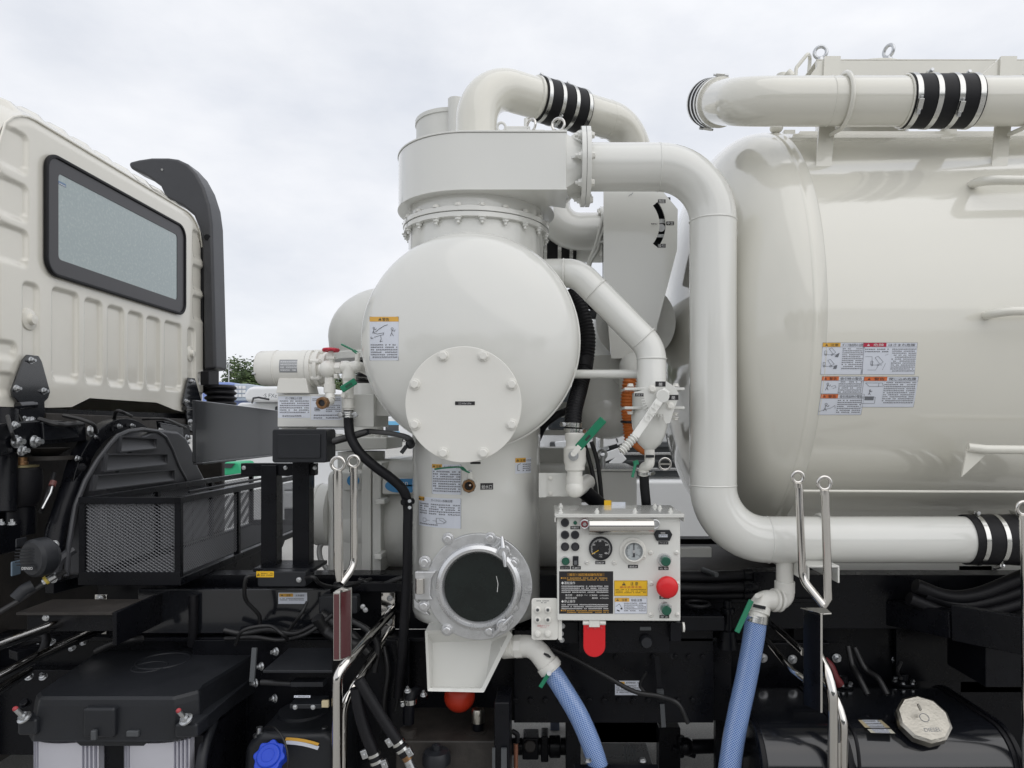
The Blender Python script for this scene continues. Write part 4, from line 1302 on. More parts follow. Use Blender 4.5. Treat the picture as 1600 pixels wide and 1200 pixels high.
# labels on the body
sc_ = surf_column(CX, CY, CR)
def cau(x0, y0, x1, y1): return [('rect', x0, y0, x1, y1, L_AMB), ('warn', x0 + (x1 - x0) * .2, (y0 + y1) / 2, (y1 - y0) * .33, INK, L_AMB), ('text', '注意', x0 + (x1 - x0) * .66, y1 - (y1 - y0) * .15, (y1 - y0) * .72, INK)]
sticker('instruction_label', cy, 675.5, 725, 720.5, 773, sc_, L_WHITE, cau(675.5, 725, 692.5, 731.5) + [('text', 'タンク給水の注意', 707, 730.6, 4.6, INK, 'c', 23), ('fine', 677, 735, 719.5, 770, 3.9, FINE_W), ('line', [(675.5, 725), (720.5, 725), (720.5, 773), (675.5, 773), (675.5, 725)], .35, INKG)])
sticker('instruction_label', cy, 654.8, 775, 720.3, 826, sc_, L_WHITE, cau(654.8, 775, 667.5, 782) + [('text', 'サイクロン点検注意', 695, 781.6, 4.8, INK, 'c', 30), ('fine', 657, 785, 719, 805, 4.0, FINE_W), ('line', [(655, 783), (720, 783)], .4, INKG),
        ('fine', 657, 820, 690, 824, 4, FINE_W), ('line', [(665, 812), (671, 812), (671, 818), (665, 818), (665, 812)], .5, INK), ('line', [(671, 815), (688, 815)], .5, INK), ('line', [(688, 810), (698, 810), (702, 815), (698, 819), (688, 819), (688, 810)], .5, INK), ('line', [(692, 812), (700, 817)], .5, INK), ('line', [(654.8, 775), (720.3, 775), (720.3, 826), (654.8, 826), (654.8, 775)], .35, INKG)])
sticker('caution_label', cy, 805, 716, 829.5, 738.5, sc_, L_WHITE, cau(805, 716, 820, 722.5) + [('text', '火気注意', 825, 721, 3.4, INK, 'c', 8), ('fine', 815, 724, 829, 736, 3.2, FINE_W), ('line', [(812, 724), (808, 726), (808, 734), (811, 734)], .6, INK)])
sticker('water_inlet_label', cy, 750.5, 755, 770.5, 764.8, sc_, L_BLK, [('text', '給水口', 760.5, 763.2, 6.8, INKW, 'c', 16)])
sticker('small_plate', cy, 735, 721.5, 751, 725, sc_, L_BLK, [])
# water inlet valve
WV = P(733, 759, 3.05)
b = MB(); b.tube([WV + Vector((0, .12, 0)), WV + Vector((0, .014, 0))], .028, FIT, 24); b.lathe([(.031, 0), (.031, .025), (.024, .025)], WV + Vector((0, -.01, 0)), (0, 1, 0), FIT, 8, caps=False)
wv = b.build('water_inlet_valve', cy, bevel=.002)
b = MB(); b.lathe([(.027, 0), (.019, .0), (.017, .03)], WV + Vector((0, -.014, 0)), (0, 1, 0), BRASS, 24, caps=False); b.lathe([(.0185, 0), (1e-4, 0)], WV + Vector((0, .012, 0)), (0, -1, 0), INK, 24, caps=False); b.build('bore', wv)
b = MB(); b.ball(WV + Vector((.004, .01, .002)), .010, CHROME, 14); b.build('valve_ball', wv)
b = MB(); b.cyl(WV + Vector((0, .03, .02)), WV + Vector((0, .03, .058)), .012, FIT, n=14); b.ball(WV + Vector((0, .03, .061)), .010, ZINC, 8, (1, 1, .7)); b.build('stem', wv)
b = MB(); hp = [P(733, 738.5, 3.06), P(726, 735, 3.05), P(721, 730, 3.03), P(712, 729.6, 3.0), P(690, 731.5, 2.97), P(679, 733.2, 2.96)]
for p0, p1 in zip(hp[:-1], hp[1:]): b.bar(p0, p1 + (p1 - p0) * .03, .020, .006, GREEN)
b.build('lever', wv, bevel=.002)

# ---------------------------------------------------------------- hinged sight glass at the cyclone foot
SX, SZ, SY = XX(748.5, 2.93), ZZ(917, 2.93), 2.93
k_ = 2.93 / F
sg = thing('sight_glass', (SX, 3.0, SZ - 84 * k_), 'round hinged cast aluminium sight port with dark glass and bolted rim', 'sight glass')
b = MB(); b.cyl((SX, SY + .035, SZ), (SX, 3.2, SZ), 62 * k_, WHITE, n=48); b.build('nozzle', sg)
b = MB(); b.ring(circ(SX, SZ, 83.5 * k_, 96), circ(SX, SZ, 52 * k_, 96), (0, SY, 0), (1, 0, 0), (0, 0, 1), (0, .03, 0), ALU); fl = b.build('flange', sg, bevel=.004)
b = MB(); b.lathe([(68 * k_, 0), (66 * k_, -.018), (61 * k_, -.026), (57 * k_, -.024), (54 * k_, -.014), (53.5 * k_, .0)], (SX, SY, SZ), (0, 1, 0), ALUS, 96, caps=False); b.build('door_ring', sg)
b = MB(); b.lathe([(54 * k_, 0), (1e-4, 0)], (SX, SY - .006, SZ), (0, -1, 0), SGLASS, 64, caps=False); b.build('glass', sg)
for u, v in ((700, 842), (766, 841), (664, 878), (802, 880), (663, 946), (802, 947), (699, 984), (765, 985)):
    p = P(u, v, SY)
    b = MB(); b.cyl(p + Vector((0, -.004, 0)), p + Vector((0, .01, 0)), .026, ALU, n=24); o = b.build('boss', fl, bevel=.003)
    bolt(sg, p + Vector((0, -.004, 0)), (0, -1, 0), .0215, 'a')
b = MB(); b.py([(648, 893), (681, 893), (674, 905), (672, 930), (676, 938), (648, 938)], SY - .025, .03, ALU); hg = b.build('hinge', sg, bevel=.005)
b = MB(); b.cyl(P(656.5, 903, SY - .034), P(656.5, 927, SY - .034), .020, CHROME, n=24); b.build('hinge_pin', hg, bevel=.002)
b = MB(); b.py([(646, 936), (656, 944), (672, 962), (662, 960), (647, 950)], SY + .002, .03, ALU); b.build('flange_lug', sg, bevel=.004)
def wing(u, v, du, dv, nm='wing_nut'):
    p = P(u, v, SY - .045)
    b = MB(); d = Vector((du, -.25, -dv)).normalized()
    b.tube([p - d * .062, p - d * .035, p, p + d * .035, p + d * .062], [.006, .0095, .013, .0095, .006], ALUS, 12)
    b.cyl(p + Vector((0, .05, 0)), p + Vector((0, -.012, 0)), .018, ALUS, n=16)
    b.torus(p + Vector((0, .01, 0)), (0, 1, 0), .022, .006, ALU, 20, 8)
    b.build(nm, sg)
wing(787, 862, .12, 1)
wing(786, 978, .62, -.72)
b = MB()
b.py([(770, 855), (782, 845), (800, 868), (795, 878), (780, 872)], SY - .012, .014, ALU); b.py([(775, 968), (797, 962), (803, 972), (786, 990), (774, 986)], SY - .012, .014, ALU); b.each('clamp_lug', sg, bevel=.004)
# cast characters round the rim, set along the arc
def cast_text(t, rad, a0, da, size):
    b = MB()
    for i, ch in enumerate(t):
        if ch == ' ': continue
        vs_, fs, w = glyphs(ch)
        a = a0 + da * i
        er = Vector((math.cos(a), 0, math.sin(a))); et = Vector((-math.sin(a), 0, math.cos(a)))
        base = Vector((SX, SY, SZ)) + er * rad
        n = len(vs_)
        for yy in (-.002, -.0035):
            pass
        pts = [base + et * (-(x - w / 2)) * size + er * (y - .35) * size * 1 for x, y in vs_]
        b.add([p + Vector((0, -.0035, 0)) for p in pts], fs, ALUS)
        for s_ in (.0012, .0024): b.add([p + Vector((0, -.0035 + s_, 0)) for p in pts], fs, ALU)
    b.build('cast_lettering', fl, smooth=0)
cast_text('SFEZZETT', 72.5 * k_, .245, -.083, .024)
cast_text('0050', 79 * k_, .13, -.083, .020)
b = MB()
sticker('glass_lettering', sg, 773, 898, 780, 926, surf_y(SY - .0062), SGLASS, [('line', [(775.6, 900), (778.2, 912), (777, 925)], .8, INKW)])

# ---------------------------------------------------------------- chute below it, drain elbow, orange ball
ch = thing('drain_chute', P(730, 1083, 3.0), 'white tapered drain chute with sloping bottom under the round sight port', 'chute')
Yc = 2.97
b = MB()
f_ = [P(u, v, Yc) for u, v in ((664, 985), (795, 985), (801, 992), (756, 1082), (668, 1080))]
k3 = [P(u, v, 3.25) for u, v in ((673, 968), (797, 968), (800, 970), (758, 1046), (676, 1044))]
fr_ = [P(u, v, Yc + .012) for u, v in ((668, 990), (790, 990), (793, 992), (752, 1076), (672, 1075))]
b.loft(f_, fr_, WHITE); b.loft(f_, k3, WHITE)
b.add([P(u, v, 3.25) for u, v in ((673, 968), (797, 968), (800, 970), (758, 1046), (676, 1044))], [(0, 1, 2, 3, 4)], WHITE)
b.build('body', ch, bevel=.004)
b = MB()
# inner sloping faces of the open front
fb = [P(u, v, Yc + .06) for u, v in ((676, 1004), (766, 1000), (768, 1003), (757, 1073), (674, 1073))]
b.loft(fr_, fb, WHITE); b.add(fb, [(0, 1, 2, 3, 4)], WHITE); b.build('inner_slope', ch, smooth=20)
tag_ball = MB(); tag_ball.ball(P(718, 1088, 3.16), S(24, 3.16), REDO, 28); o = tag_ball.build('float_ball', smooth=80)
tag(o, 'orange-red rubber ball peeping out under the white drain chute', 'ball')

el = thing('drain_elbow', P(840, 1045, 3.03), 'white threaded pipe elbow with a green lever feeding the left blue hose', 'pipe elbow')
Ye = 3.02
pa = fillet([P(786, 1012, Ye + .03), P(834, 1008, Ye), P(863, 1048, Ye - .02)], .085, 8)
b = MB(); b.tube(pa, S(17, Ye), FIT, 24); b.build('elbow', el)
b = MB()
for (ua, va, ub, vb, r) in ((797, 1011, 803, 1010.6, 16), (805, 1010.6, 816, 1010, 18.5), (818, 1010, 823, 1009.6, 17), (785, 1012, 795, 1011.3, 15)):
    b.tube([P(ua, va, Ye + .015), P(ub, vb, Ye + .01)], S(r, Ye), FIT, 8 if r > 18 else 24)
d1 = (P(863, 1048, Ye - .02) - P(850, 1030, Ye - .01)).normalized()
p_ = P(855, 1037, Ye - .015)
b.tube([p_, p_ + d1 * .03], S(17, Ye) + .006, FIT, 24)
b.build('threaded_collar', el, bevel=.002)
b = MB(); b.bar(P(857, 1026, Ye - .05), P(853, 1022, Ye - .06), .028, .008, PLAST); b.build('tag', el, bevel=.002)
b = MB(); b.bar(P(859, 1050, Ye - .07), P(844, 1074, Ye - .08), .017, .010, GREEN, (0, -1, 0)); o = b.build('lever', el, bevel=.003)
b = MB(); b.cyl(P(858, 1052, Ye - .085), P(858, 1052, Ye - .03), .010, ZINC, n=12); b.build('lever_pivot', o)

def blue_hose(pts, r, lab, cl):
    sp = spline(pts, 14)
    b = MB(); b.tube(sp, r, HOSE, 32)
    o = b.build('drain_hose', smooth=60)
    tag(o, lab, 'hose', 'clear blue drain hoses')
    return o
blue_hose([P(857, 1043, Ye - .015), P(876, 1071, 2.99), P(905, 1120, 2.97), P(926, 1170, 2.96), P(938, 1215, 2.95), P(944, 1280, 2.95)], S(15.5, 3.0), 'clear blue braided hose curving down from the white elbow under the control panel', None)

# ---------------------------------------------------------------- suction pipe: scroll box -> down -> along the tank
sp_ = thing('suction_pipe', (.746, PY, H - .61), 'thick white pipe bending down from the scroll box and along the tank bottom', 'pipe')
VX, LZ = XX(1114, PY), ZZ(843, PY)
xe = XX(1517, PY)
b = MB(); b.tube(fillet([(.172, PY, PZ), (VX, PY, PZ), (VX, PY, LZ), (xe, PY, LZ)], .245, 14), PIR, WHITE, 48); b.build('pipe', sp_, smooth=60)
b = MB(); b.lathe([(.172, 0), (.172, .020)], (.1715, PY, PZ), (1, 0, 0), WHITE, 64); f2 = b.build('flange', sp_, bevel=.002)
for k in range(8):
    a = 2 * pi * k / 8 + .02
    bolt(f2, (.1915, PY + .145 * math.cos(a), PZ + .145 * math.sin(a)), (1, 0, 0), .019, 'w')
pipe_ring(sp_, (VX - .245, PY, PZ), (1, 0, 0), PIR - .001, WHITE, .0035)
pipe_ring(sp_, (VX, PY, PZ - .245), (0, 0, 1), PIR - .001, WHITE, .0045)
pipe_ring(sp_, (VX, PY, LZ + .245), (0, 0, 1), PIR - .001, WHITE, .004)
pipe_ring(sp_, (VX + .245, PY, LZ), (1, 0, 0), PIR - .001, WHITE, .0035)
b = MB(); b.tube([(VX + .002, PY - PIR + .004, PZ - .25), (VX + .002, PY - PIR + .004, LZ + .25)], .003, WHITE, 6)
pipe_ring(sp_, (xe, PY, LZ), (1, 0, 0), PIR + .002, WHITE, .005, 'end_bead')
b = MB(); b.cyl((xe - .03, PY, LZ), (xe + .4, PY, LZ), PIR + .008, RUB, n=48); slv = b.build('rubber_sleeve', sp_)
for k, (dx, sc_w) in enumerate(((.012, (0, 0, 1)), (.10, (0, -.4, -1)), (.19, (0, -.1, 1)), (.28, (0, 0, 1)))):
    clamp(slv, (xe + dx, PY, LZ), (1, 0, 0), PIR + .008, .020, sc_w)
b = MB(); b.tube([(xe + .35, PY, LZ), (3.4, PY, LZ)], PIR, WHITE, 40); b.build('rear_pipe', sp_)
b = MB(); b.torus((XX(1281, PY), PY, LZ), (1, 0, 0), PIR + .007, .008, WHITE, 40, 8); b.build('pipe_strap', sp_)
# U-channel bracket under the pipe
b = MB()
ux0, ux1, uz1, uz0 = XX(1262, 2.98), XX(1312, 2.98), ZZ(884, 2.98), ZZ(911, 2.98)
b.box((ux0, 2.98, uz1 - .008), (ux1, 3.5, uz1), WHITE); b.box((ux0, 2.98, uz0), (ux0 + .008, 3.5, uz1 - .0082), WHITE); b.box((ux1 - .008, 2.98, uz0), (ux1, 3.5, uz1 - .0082), WHITE); b.build('channel_bracket', sp_, bevel=.002)
# branch with the drain fittings
de = thing('tank_drain_elbow', P(1215, 950, 3.12), 'white plastic drain elbow with green lever above the right blue hose', 'pipe elbow')
b = MB(); b.cyl(P(1226, 872, PY), P(1226, 912, PY), S(13, PY), FIT, n=24); b.cyl(P(1226, 908, PY), P(1226, 926, PY), S(15.5, PY), FIT, n=24); b.build('down_pipe', de, bevel=.002)
b = MB(); b.tube(fillet([P(1226, 914, PY), P(1226, 938, PY), P(1188, 937, PY - .03), P(1181, 968, PY - .06)], [.05, .05, .055, .05], 8), S(15, PY), FIT, 24); b.build('elbow', de)
b = MB()
for u in (1208, 1215): b.tube([P(u, 937.6, PY - .018), P(u + 4, 937.8, PY - .014)], S(18, PY), FIT, 24)
b.tube([P(1186, 948, PY - .04), P(1184, 959, PY - .05)], S(17.5, PY), FIT, 24)
b.build('collar', de, bevel=.003)
b = MB(); b.bar(P(1177, 946, PY - .10), P(1196, 950, PY - .10), .014, .006, PLAST, (0, -1, 0)); b.build('tag', de)
b = MB(); b.bar(P(1174, 938, PY - .09), P(1151, 988, PY - .12), .024, .008, GREEN, (0, -1, 0)); o = b.build('lever', de, bevel=.003)
b = MB(); b.cyl(P(1183, 931, PY - .10), P(1190, 928, PY - .03), .011, FIT, n=12); b.build('lever_pivot', o)
b = MB(); b.tube([P(1184, 961, PY - .05), P(1182, 973, PY - .055)], S(17.5, PY), STEEL, 28); b.build('hose_clamp', de, bevel=.002)
blue_hose([P(1182, 962, PY - .05), P(1177, 1000, PY - .06), P(1166, 1060, 3.09), P(1151, 1130, 3.06), P(1140, 1200, 3.03), P(1132, 1290, 3.0)], S(17, 3.1), 'clear blue braided hose hanging from the drain fitting beside the fuel tank', None)

# ---------------------------------------------------------------- crossover pipe on top with its rubber sleeve
tp_ = thing('crossover_pipe', (CX, CY, H + 1.28), 'arched white pipe on top of the scroll box with a black clamped sleeve', 'pipe')
CZ = H + 1.685
TR = .1
dirv = Vector((.834, .53, 0)).normalized()
A0 = Vector((CX, CY, z1)); A1 = Vector((CX, CY, CZ)); A2 = Vector((XX(990, 3.95), 3.95, CZ)); A3 = A2 - Vector((0, 0, .34))
b = MB(); b.tube(fillet([A0, A1, A2, A3], [0, .215, .19, 0], 14), TR, TANKW, 48); b.build('pipe', tp_, smooth=60)
pipe_ring(tp_, A0 + Vector((0, 0, .012)), (0, 0, 1), TR + .001, TANKW, .006)
pipe_ring(tp_, A2 - dirv * .192, dirv, TR - .001, TANKW, .003)
dv = (A2 - A1).normalized()
ta, tb_ = ((-.050 - CX) / dv.x), ((.185 - CX) / dv.x)
b = MB(); b.tube([A1 + dv * ta, A1 + dv * tb_], TR + .010, RUB, 48); slv = b.build('rubber_sleeve', tp_)
for k, sc_w in enumerate(((0, .2, 1), (0, -.6, -1), (0, .2, 1), (0, -.6, -1))):
    clamp(slv, A1 + dv * (ta + .016 + (tb_ - ta - .032) * k / 3), dv, TR + .010, .02, sc_w if k != 3 else None)
for a in (0, pi):
    pass
b = MB(); b.lathe([(TR, 0), (TR + .008, .004), (TR + .008, .016), (TR, .02)], A1 + dv * (ta - .026), dv, TANKW, 48, caps=False); b.build('pipe_bead', tp_)

# ---------------------------------------------------------------- second cyclone behind, dome vessel on the left, plate behind
b = MB(); bx, by = XX(713, 4.25), 4.25
bc = thing('rear_cyclone', (bx, by, H), 'pale cylinder with open top standing behind the scroll box', 'vessel')
b = MB(); b.lathe([(.238, -.2), (.238, 1.80), (.244, 1.802), (.244, 1.825), (.226, 1.825), (.226, 1.80), (1e-4, 1.80)], (bx, by, H), (0, 0, 1), GREYW, 72, caps=False); b.build('shell', bc)
b = MB(); b.cyl((XX(713, 4.0), 4.0, H + 1.5), (XX(713, 4.0), 4.0, ZZ(156, 4.0)), S(13, 4), GREYW, n=32); b.build('vent_stub', bc)
dv_ = thing('dome_vessel', (XX(608, 4.2), 4.2, H + .38), 'grey-white dome vessel half hidden behind the left edge of the drum', 'vessel')
b = MB(); x = XX(612, 4.2)
DRr = S(95, 4.2)
pr = [(DRr * .94, .42), (DRr * .985, .47), (DRr, .53)] + [(DRr * math.cos(pi / 2 * k / 14), .53 + .30 * math.sin(pi / 2 * k / 14)) for k in range(1, 15)]
b.lathe([(DRr * .9, .40)] + pr, (x, 4.2, H), (0, 0, 1), GREYW, 64, caps=False); b.build('dome', dv_, smooth=50)
b = MB(); b.lathe([(DRr * .2, .42), (DRr * .99, .385), (DRr * .99, .42), (DRr * .9, .44)], (x, 4.2, H), (0, 0, 1), GREYW, 64, caps=False); b.build('bottom_lip', dv_)
b = MB(); b.cyl((x, 4.2, H + .12), (x, 4.2, H + .39), .2, RUB, n=32)
for k in range(5): b.torus((x, 4.2, H + .14 + .05 * k), (0, 0, 1), .2, .018, RUB, 32, 8)
b.build('bellows_connector', dv_)
for z in (.12, .27):
    b = MB(); b.torus((x, 4.2, H + z), (.1, 0, 1), .222, .009, STEEL, 36, 8); b.build('clamp_band', dv_)

fv = thing('four_way_valve', (XX(1000, 3.75), 3.8, H), 'flat white valve guard plate with a curved slot and three small black tags', 'valve')
Yp = 3.50
plate = [(943, 296), (1033, 296), (1059, 327), (1058, 390), (1027, 508), (1019, 560), (955, 560), (943, 430)]
slot_o, slot_i = [], []
sc0, sr0 = (982, 351), 54
N_ = len(plate)
# plate with a real slot: build as strips round the slot
def arc_pts(r, n=14): return [(sc0[0] + r * math.cos(t), sc0[1] - r * math.sin(t)) for t in [R(38 - 76 * k / n) for k in range(n + 1)]]
oa, ia = arc_pts(58), arc_pts(48.5)
hole = oa + ia[::-1]
import bmesh
bm = bmesh.new()
def mk(pts): return [bm.verts.new((XX(u, Yp), Yp, ZZ(v, Yp))) for u, v in pts]
ov, hv = mk(plate), mk(hole)
edges = [bm.edges.new((L_[i], L_[(i + 1) % len(L_)])) for L_ in (ov, hv) for i in range(len(L_))]
bmesh.ops.triangle_fill(bm, edges=edges, use_beauty=True, use_dissolve=False)
bm.verts.index_update()
b = MB()
vv = [v.co.copy() for v in bm.verts]
ff = [[v.index for v in f.verts] for f in bm.faces]
bm.free()
b.add(vv, ff, WHITE)
b.add([v + Vector((0, .012, 0)) for v in vv], ff, WHITE)
for L_ in (plate, hole):
    q = [Vector((XX(u, Yp), Yp, ZZ(v, Yp))) for u, v in L_]
    b.loft(q, [p + Vector((0, .012, 0)) for p in q], WHITE)
b.build('guard_plate', fv, smooth=25)
b = MB(); b.box((XX(950, Yp), Yp + .08, ZZ(420, Yp)), (XX(1052, Yp), Yp + .35, ZZ(300, Yp)), RUB); b.build('valve_body', fv)
b = MB(); b.py([(950, 300), (1030, 300), (1050, 330), (1048, 385), (1020, 500), (1015, 555), (960, 555), (950, 430)], Yp + .06, .02, BLACK); b.build('back_plate', fv)
b = MB(); b.cyl(P(1033, 356, Yp + .03), P(1033, 356, Yp + .012), S(6, Yp), ZINC, n=16); b.box(P(1026, 350, Yp + .03), P(1042, 342, Yp + .015), ZINC); b.box(P(1022, 372, Yp + .03), P(1040, 366, Yp + .015), ZINC); b.build('pointer', fv)
sy = surf_y(Yp)
for (a, c, d, e_, t) in ((1028, 311.5, 1040, 317.5, '加圧'), (1041, 346, 1053, 352, '中立'), (1027, 381, 1040, 387, '吸引')):
    sticker('position_tag', fv, a, c, d, e_, sy, L_BLK, [('text', t, (a + d) / 2, e_ - .9, 5.2, INKW, 'c', 9.5)])
sticker('pencil_mark', fv, 981, 300, 990, 308, sy, WHITE, [('line', [(982, 307), (985, 304), (986, 305), (989, 301)], .7, INKG)])
sticker('pencil_mark', fv, 1016, 347, 1028, 352, sy, WHITE, [('fine', 1017, 348, 1027, 352, 3.5, FINE_P)])
b = MB(); b.cyl((XX(985, 3.9), 3.66, ZZ(505, 3.7)), (XX(985, 3.9), 4.3, ZZ(505, 3.7)), S(60, 3.8), GREYW, n=48); b.build('casing', fv)
b = MB(); b.lathe([(S(38, 3.62), 0), (S(38, 3.62), .02)], P(990, 572, 3.62), (0, 1, 0), WHITE, 48); f_ = b.build('port_flange', fv, bevel=.002)
for k in range(6):
    a = 2 * pi * k / 6 + 2.6
    bolt(f_, P(990 + 29 * math.cos(a), 572 - 29 * math.sin(a), 3.62), (0, -1, 0), .016, 'w')
b = MB(); b.tube(fillet([P(990, 572, 3.62), P(988, 570, 3.46), P(990, 640, 3.46)], .09, 10), S(21, 3.5), GREYW, 32); b.build('port_elbow', fv)
b = MB(); b.ball(P(950, 640, 3.78), S(52, 3.78), WHITE, 40, (1, .9, .9)); b.cyl(P(945, 560, 3.8), P(945, 640, 3.8), S(50, 3.8), WHITE, n=40); b.build('lower_bowl', fv, smooth=60)
rp = thing('return_elbow', P(890, 350, 3.95), 'white pipe elbow seen under the scroll box with a black clamped sleeve', 'pipe elbow')
b = MB(); b.tube(fillet([P(862, 250, 3.95), P(862, 362, 3.95), P(948, 362, 3.95)], .2, 12), S(29, 3.95), WHITE, 40); b.build('pipe', rp, smooth=60)
b = MB(); b.lathe([(S(38, 3.95), 0), (S(38, 3.95), .03)], P(937, 362, 3.95), (1, 0, 0), WHITE, 40); f_ = b.build('flange', rp, bevel=.002)
for k in range(8):
    a = 2 * pi * k / 8
    bolt(f_, P(937, 362, 3.95) + Vector((0, .115 * math.cos(a), .115 * math.sin(a))), (-1, 0, 0), .018, 'w')
b = MB(); b.cyl(P(846, 388, 4.05), P(900, 388, 4.05), S(24, 4.05), RUB, n=32); s_ = b.build('rubber_sleeve', rp)
for u in (852, 874, 892): clamp(s_, P(u, 388, 4.05), (1, 0, 0), S(24, 4.05), .02)
b = MB(); b.cyl(P(820, 388, 4.05), P(960, 388, 4.05), S(22, 4.05), WHITE, n=32); b.build('tail_pipe', rp)
for q in ([(945, 330), (940, 350), (930, 385), (920, 410), (918, 440)], [(948, 348), (938, 372), (934, 390), (922, 412), (921, 440)], [(943, 378), (934, 382), (926, 396), (918, 415)]):
    b = MB(); b.tube(spline([P(u, v, 3.62) for u, v in q], 8), .009, GREYW, 8); b.build('conduit', rp)

# ---------------------------------------------------------------- slanted pipe with the lever valve
kp = thing('slanted_pipe', P(1020, 640, 3.1), 'slanted white pipe running from the drum down to the lever valve', 'pipe')
KR = S(23, 3.12)
b = MB()
b.tube(fillet([P(820, 427, 3.3), P(903, 427, 3.2), P(1018, 544, 3.13), P(1018, 612, 3.1)], .14, 10), KR, WHITE, 36); b.build('pipe', kp, smooth=60)
for (u, v, d) in ((881, 427, (1, -.1, 0)), (930, 454, (1, 0, -1)), (1005, 529, (1, 0, -1.1)), (1018.5, 561, (0, 0, 1))):
    pipe_ring(kp, P(u, v, {881: 3.21, 930: 3.18, 1005: 3.135}.get(int(u), 3.12)), d, KR - .001, WHITE, .004)
b = MB(); b.lathe([(KR * 1.0, .03), (KR * 1.22, 0), (KR * 1.24, -.03), (KR * 1.18, -.07), (KR * 1.02, -.11), (KR * .76, -.145), (KR * .45, -.165), (KR * .36, -.17)], P(1015, 642, 3.1), (0, 0, 1), WHITE, 36, caps=False); b.build('lower_bowl', kp, smooth=60)
b = MB(); b.cyl(P(1015, 700, 3.1), P(1015, 716, 3.1), S(8, 3.1), FIT, n=20); b.tube(fillet([P(1015, 712, 3.1), P(1015, 726, 3.1), P(1006, 730, 3.13), P(1006, 742, 3.14)], .02, 6), S(8, 3.1), FIT, 20); b.build('drain_fitting', kp)
b = MB(); b.bar(P(1009, 713, 3.07), P(1022, 713, 3.07), .012, .004, PLAST, (0, -1, 0)); b.build('tag', kp)
b = MB(); b.bar(P(993, 724, 3.08), P(988, 746, 3.07), .012, .006, GREEN, (0, -1, 0)); b.bar(P(990, 724, 3.08), P(997, 722, 3.09), .012, .02, GREEN); b.build('lever', kp, bevel=.002)
b = MB(); b.tube([P(1006, 735, 3.14), P(1007, 760, 3.15), P(1011, 800, 3.2), P(1013, 830, 3.25)], S(7.5, 3.14), RUB, 20); o = b.build('drain_hose', kp)
clamp(o, P(1006, 740, 3.14), (0, 0, 1), S(8, 3.14), .014, (1, -.5, 0))
b = MB(); b.cyl(P(893, 584.5, 3.22), P(997, 584.5, 3.19), S(7, 3.2), WHITE, n=24); b.lathe([(S(16, 3.19), 0), (S(16, 3.19), .012)], P(997, 584.5, 3.19), (1, 0, 0), WHITE, 32); b.build('stay_bar', kp, bevel=.001)

bv = thing('lever_valve', P(1018, 640, 3.05), 'white butterfly valve with toothed plate and long ribbed hand lever', 'valve')
Yv = 2.985
b = MB(); b.lathe([(KR * 1.3, .0), (KR * 1.3, .08)], P(1018, 642, 3.1), (0, 0, 1), WHITE, 36); b.build('body', bv, bevel=.004)
for v in (608, 637.5):
    b = MB(); b.box((XX(975, 3.05), 3.03, ZZ(v + 2.2, 3.05)), (XX(1068.5, 3.05), 3.20, ZZ(v - 2.2, 3.05)), WHITE); b.build('flange_lug', bv, bevel=.003)
for u, v in ((985, 604), (1056, 604), (985, 643), (1054, 645), (1055, 652)):
    bolt(bv, P(u, v, 3.06), (0, 0, 1 if v < 620 else -1), .016, 'w')
teeth = []
cx_, cy_ = 1034, 620
for k in range(7):
    a0_ = R(181 + k * 8.3)
    for (f, r) in ((-.26, 27.5), (-.12, 33), (.12, 33), (.26, 27.5)):
        a = a0_ + R(8.3) * f
        teeth.append((cx_ + r * math.cos(a), cy_ - r * math.sin(a)))
teeth2 = []
for k in range(5):
    a0_ = R(243 + k * 8.3)
    for (f, r) in ((-.26, 27.5), (-.12, 32.5), (.12, 32.5), (.26, 27.5)):
        a = a0_ + R(8.3) * f
        teeth2.append((cx_ + r * math.cos(a), cy_ - r * math.sin(a)))
out = [(991, 613), (1005, 609), (1016, 601), (1026, 596), (1042, 596), (1054, 604), (1060, 614), (1060, 622), (1052, 644), (1047, 661), (1040, 662), (1037, 655)]
out = out + teeth2[::-1] + teeth[::-1] + [(1001, 619), (991, 619)]
b = MB(); b.py(out, Yv, .010, WHITE); tpz = b.build('toothed_plate', bv, bevel=.0015)
for u, v, r in ((1019, 608, 7), (1047, 634, 7)): bolt(tpz, P(u, v, Yv), (0, -1, 0), S(r * .9, Yv), 'w')
bolt(tpz, P(1035, 620, Yv - .014), (0, -1, 0), S(7.5, Yv), 'w')
for (a, c, d, e_, t) in ((1024, 596, 1040, 604, '開'), (1044, 617, 1060, 625, '閉'), (992, 614.5, 1005.5, 619.5, 'バルブ')):
    sticker('position_tag', tpz, a, c, d, e_, surf_y(Yv - .001), L_BLK, [('text', t, (a + d) / 2, e_ - 1.2, 5.8 if len(t) == 1 else 3.6, INKW, 'c')])
lv0, lv1, lv2 = P(1035, 619, Yv - .02), P(992, 682, Yv - .055), P(971, 705, Yv - .07)
b = MB(); dl = (lv1 - lv0); b.cyl(lv0 + Vector((0, .012, 0)), lv0 + Vector((0, -.012, 0)), S(10.5, Yv), WHITE, n=28)
b.bar(lv0 - dl * .16, lv1, S(13, Yv), .014, WHITE, (0, -1, 0)); lev = b.build('hand_lever', bv, bevel=.004)
gp = [lv1 + (lv2 - lv1) * k / 48 for k in range(49)]
b = MB(); b.tube(gp, [.0125 + .0085 * abs(math.sin(pi * k / 48 * 6.5)) for k in range(49)], WHITE, 20); b.build('grip', lev, smooth=80)
b = MB()
up = (lv0 - lv1).normalized(); rt = Vector((up.z, 0, -up.x)).normalized()
vs_, fs, w = glyphs('OKM')
org_ = lv0 + (lv1 - lv0) * .62
b.add([org_ + up * ((x) * .042) + rt * (-(y - .35) * .042) + Vector((0, -.0165 - .0, 0)) for x, y in vs_], fs, WHITE)
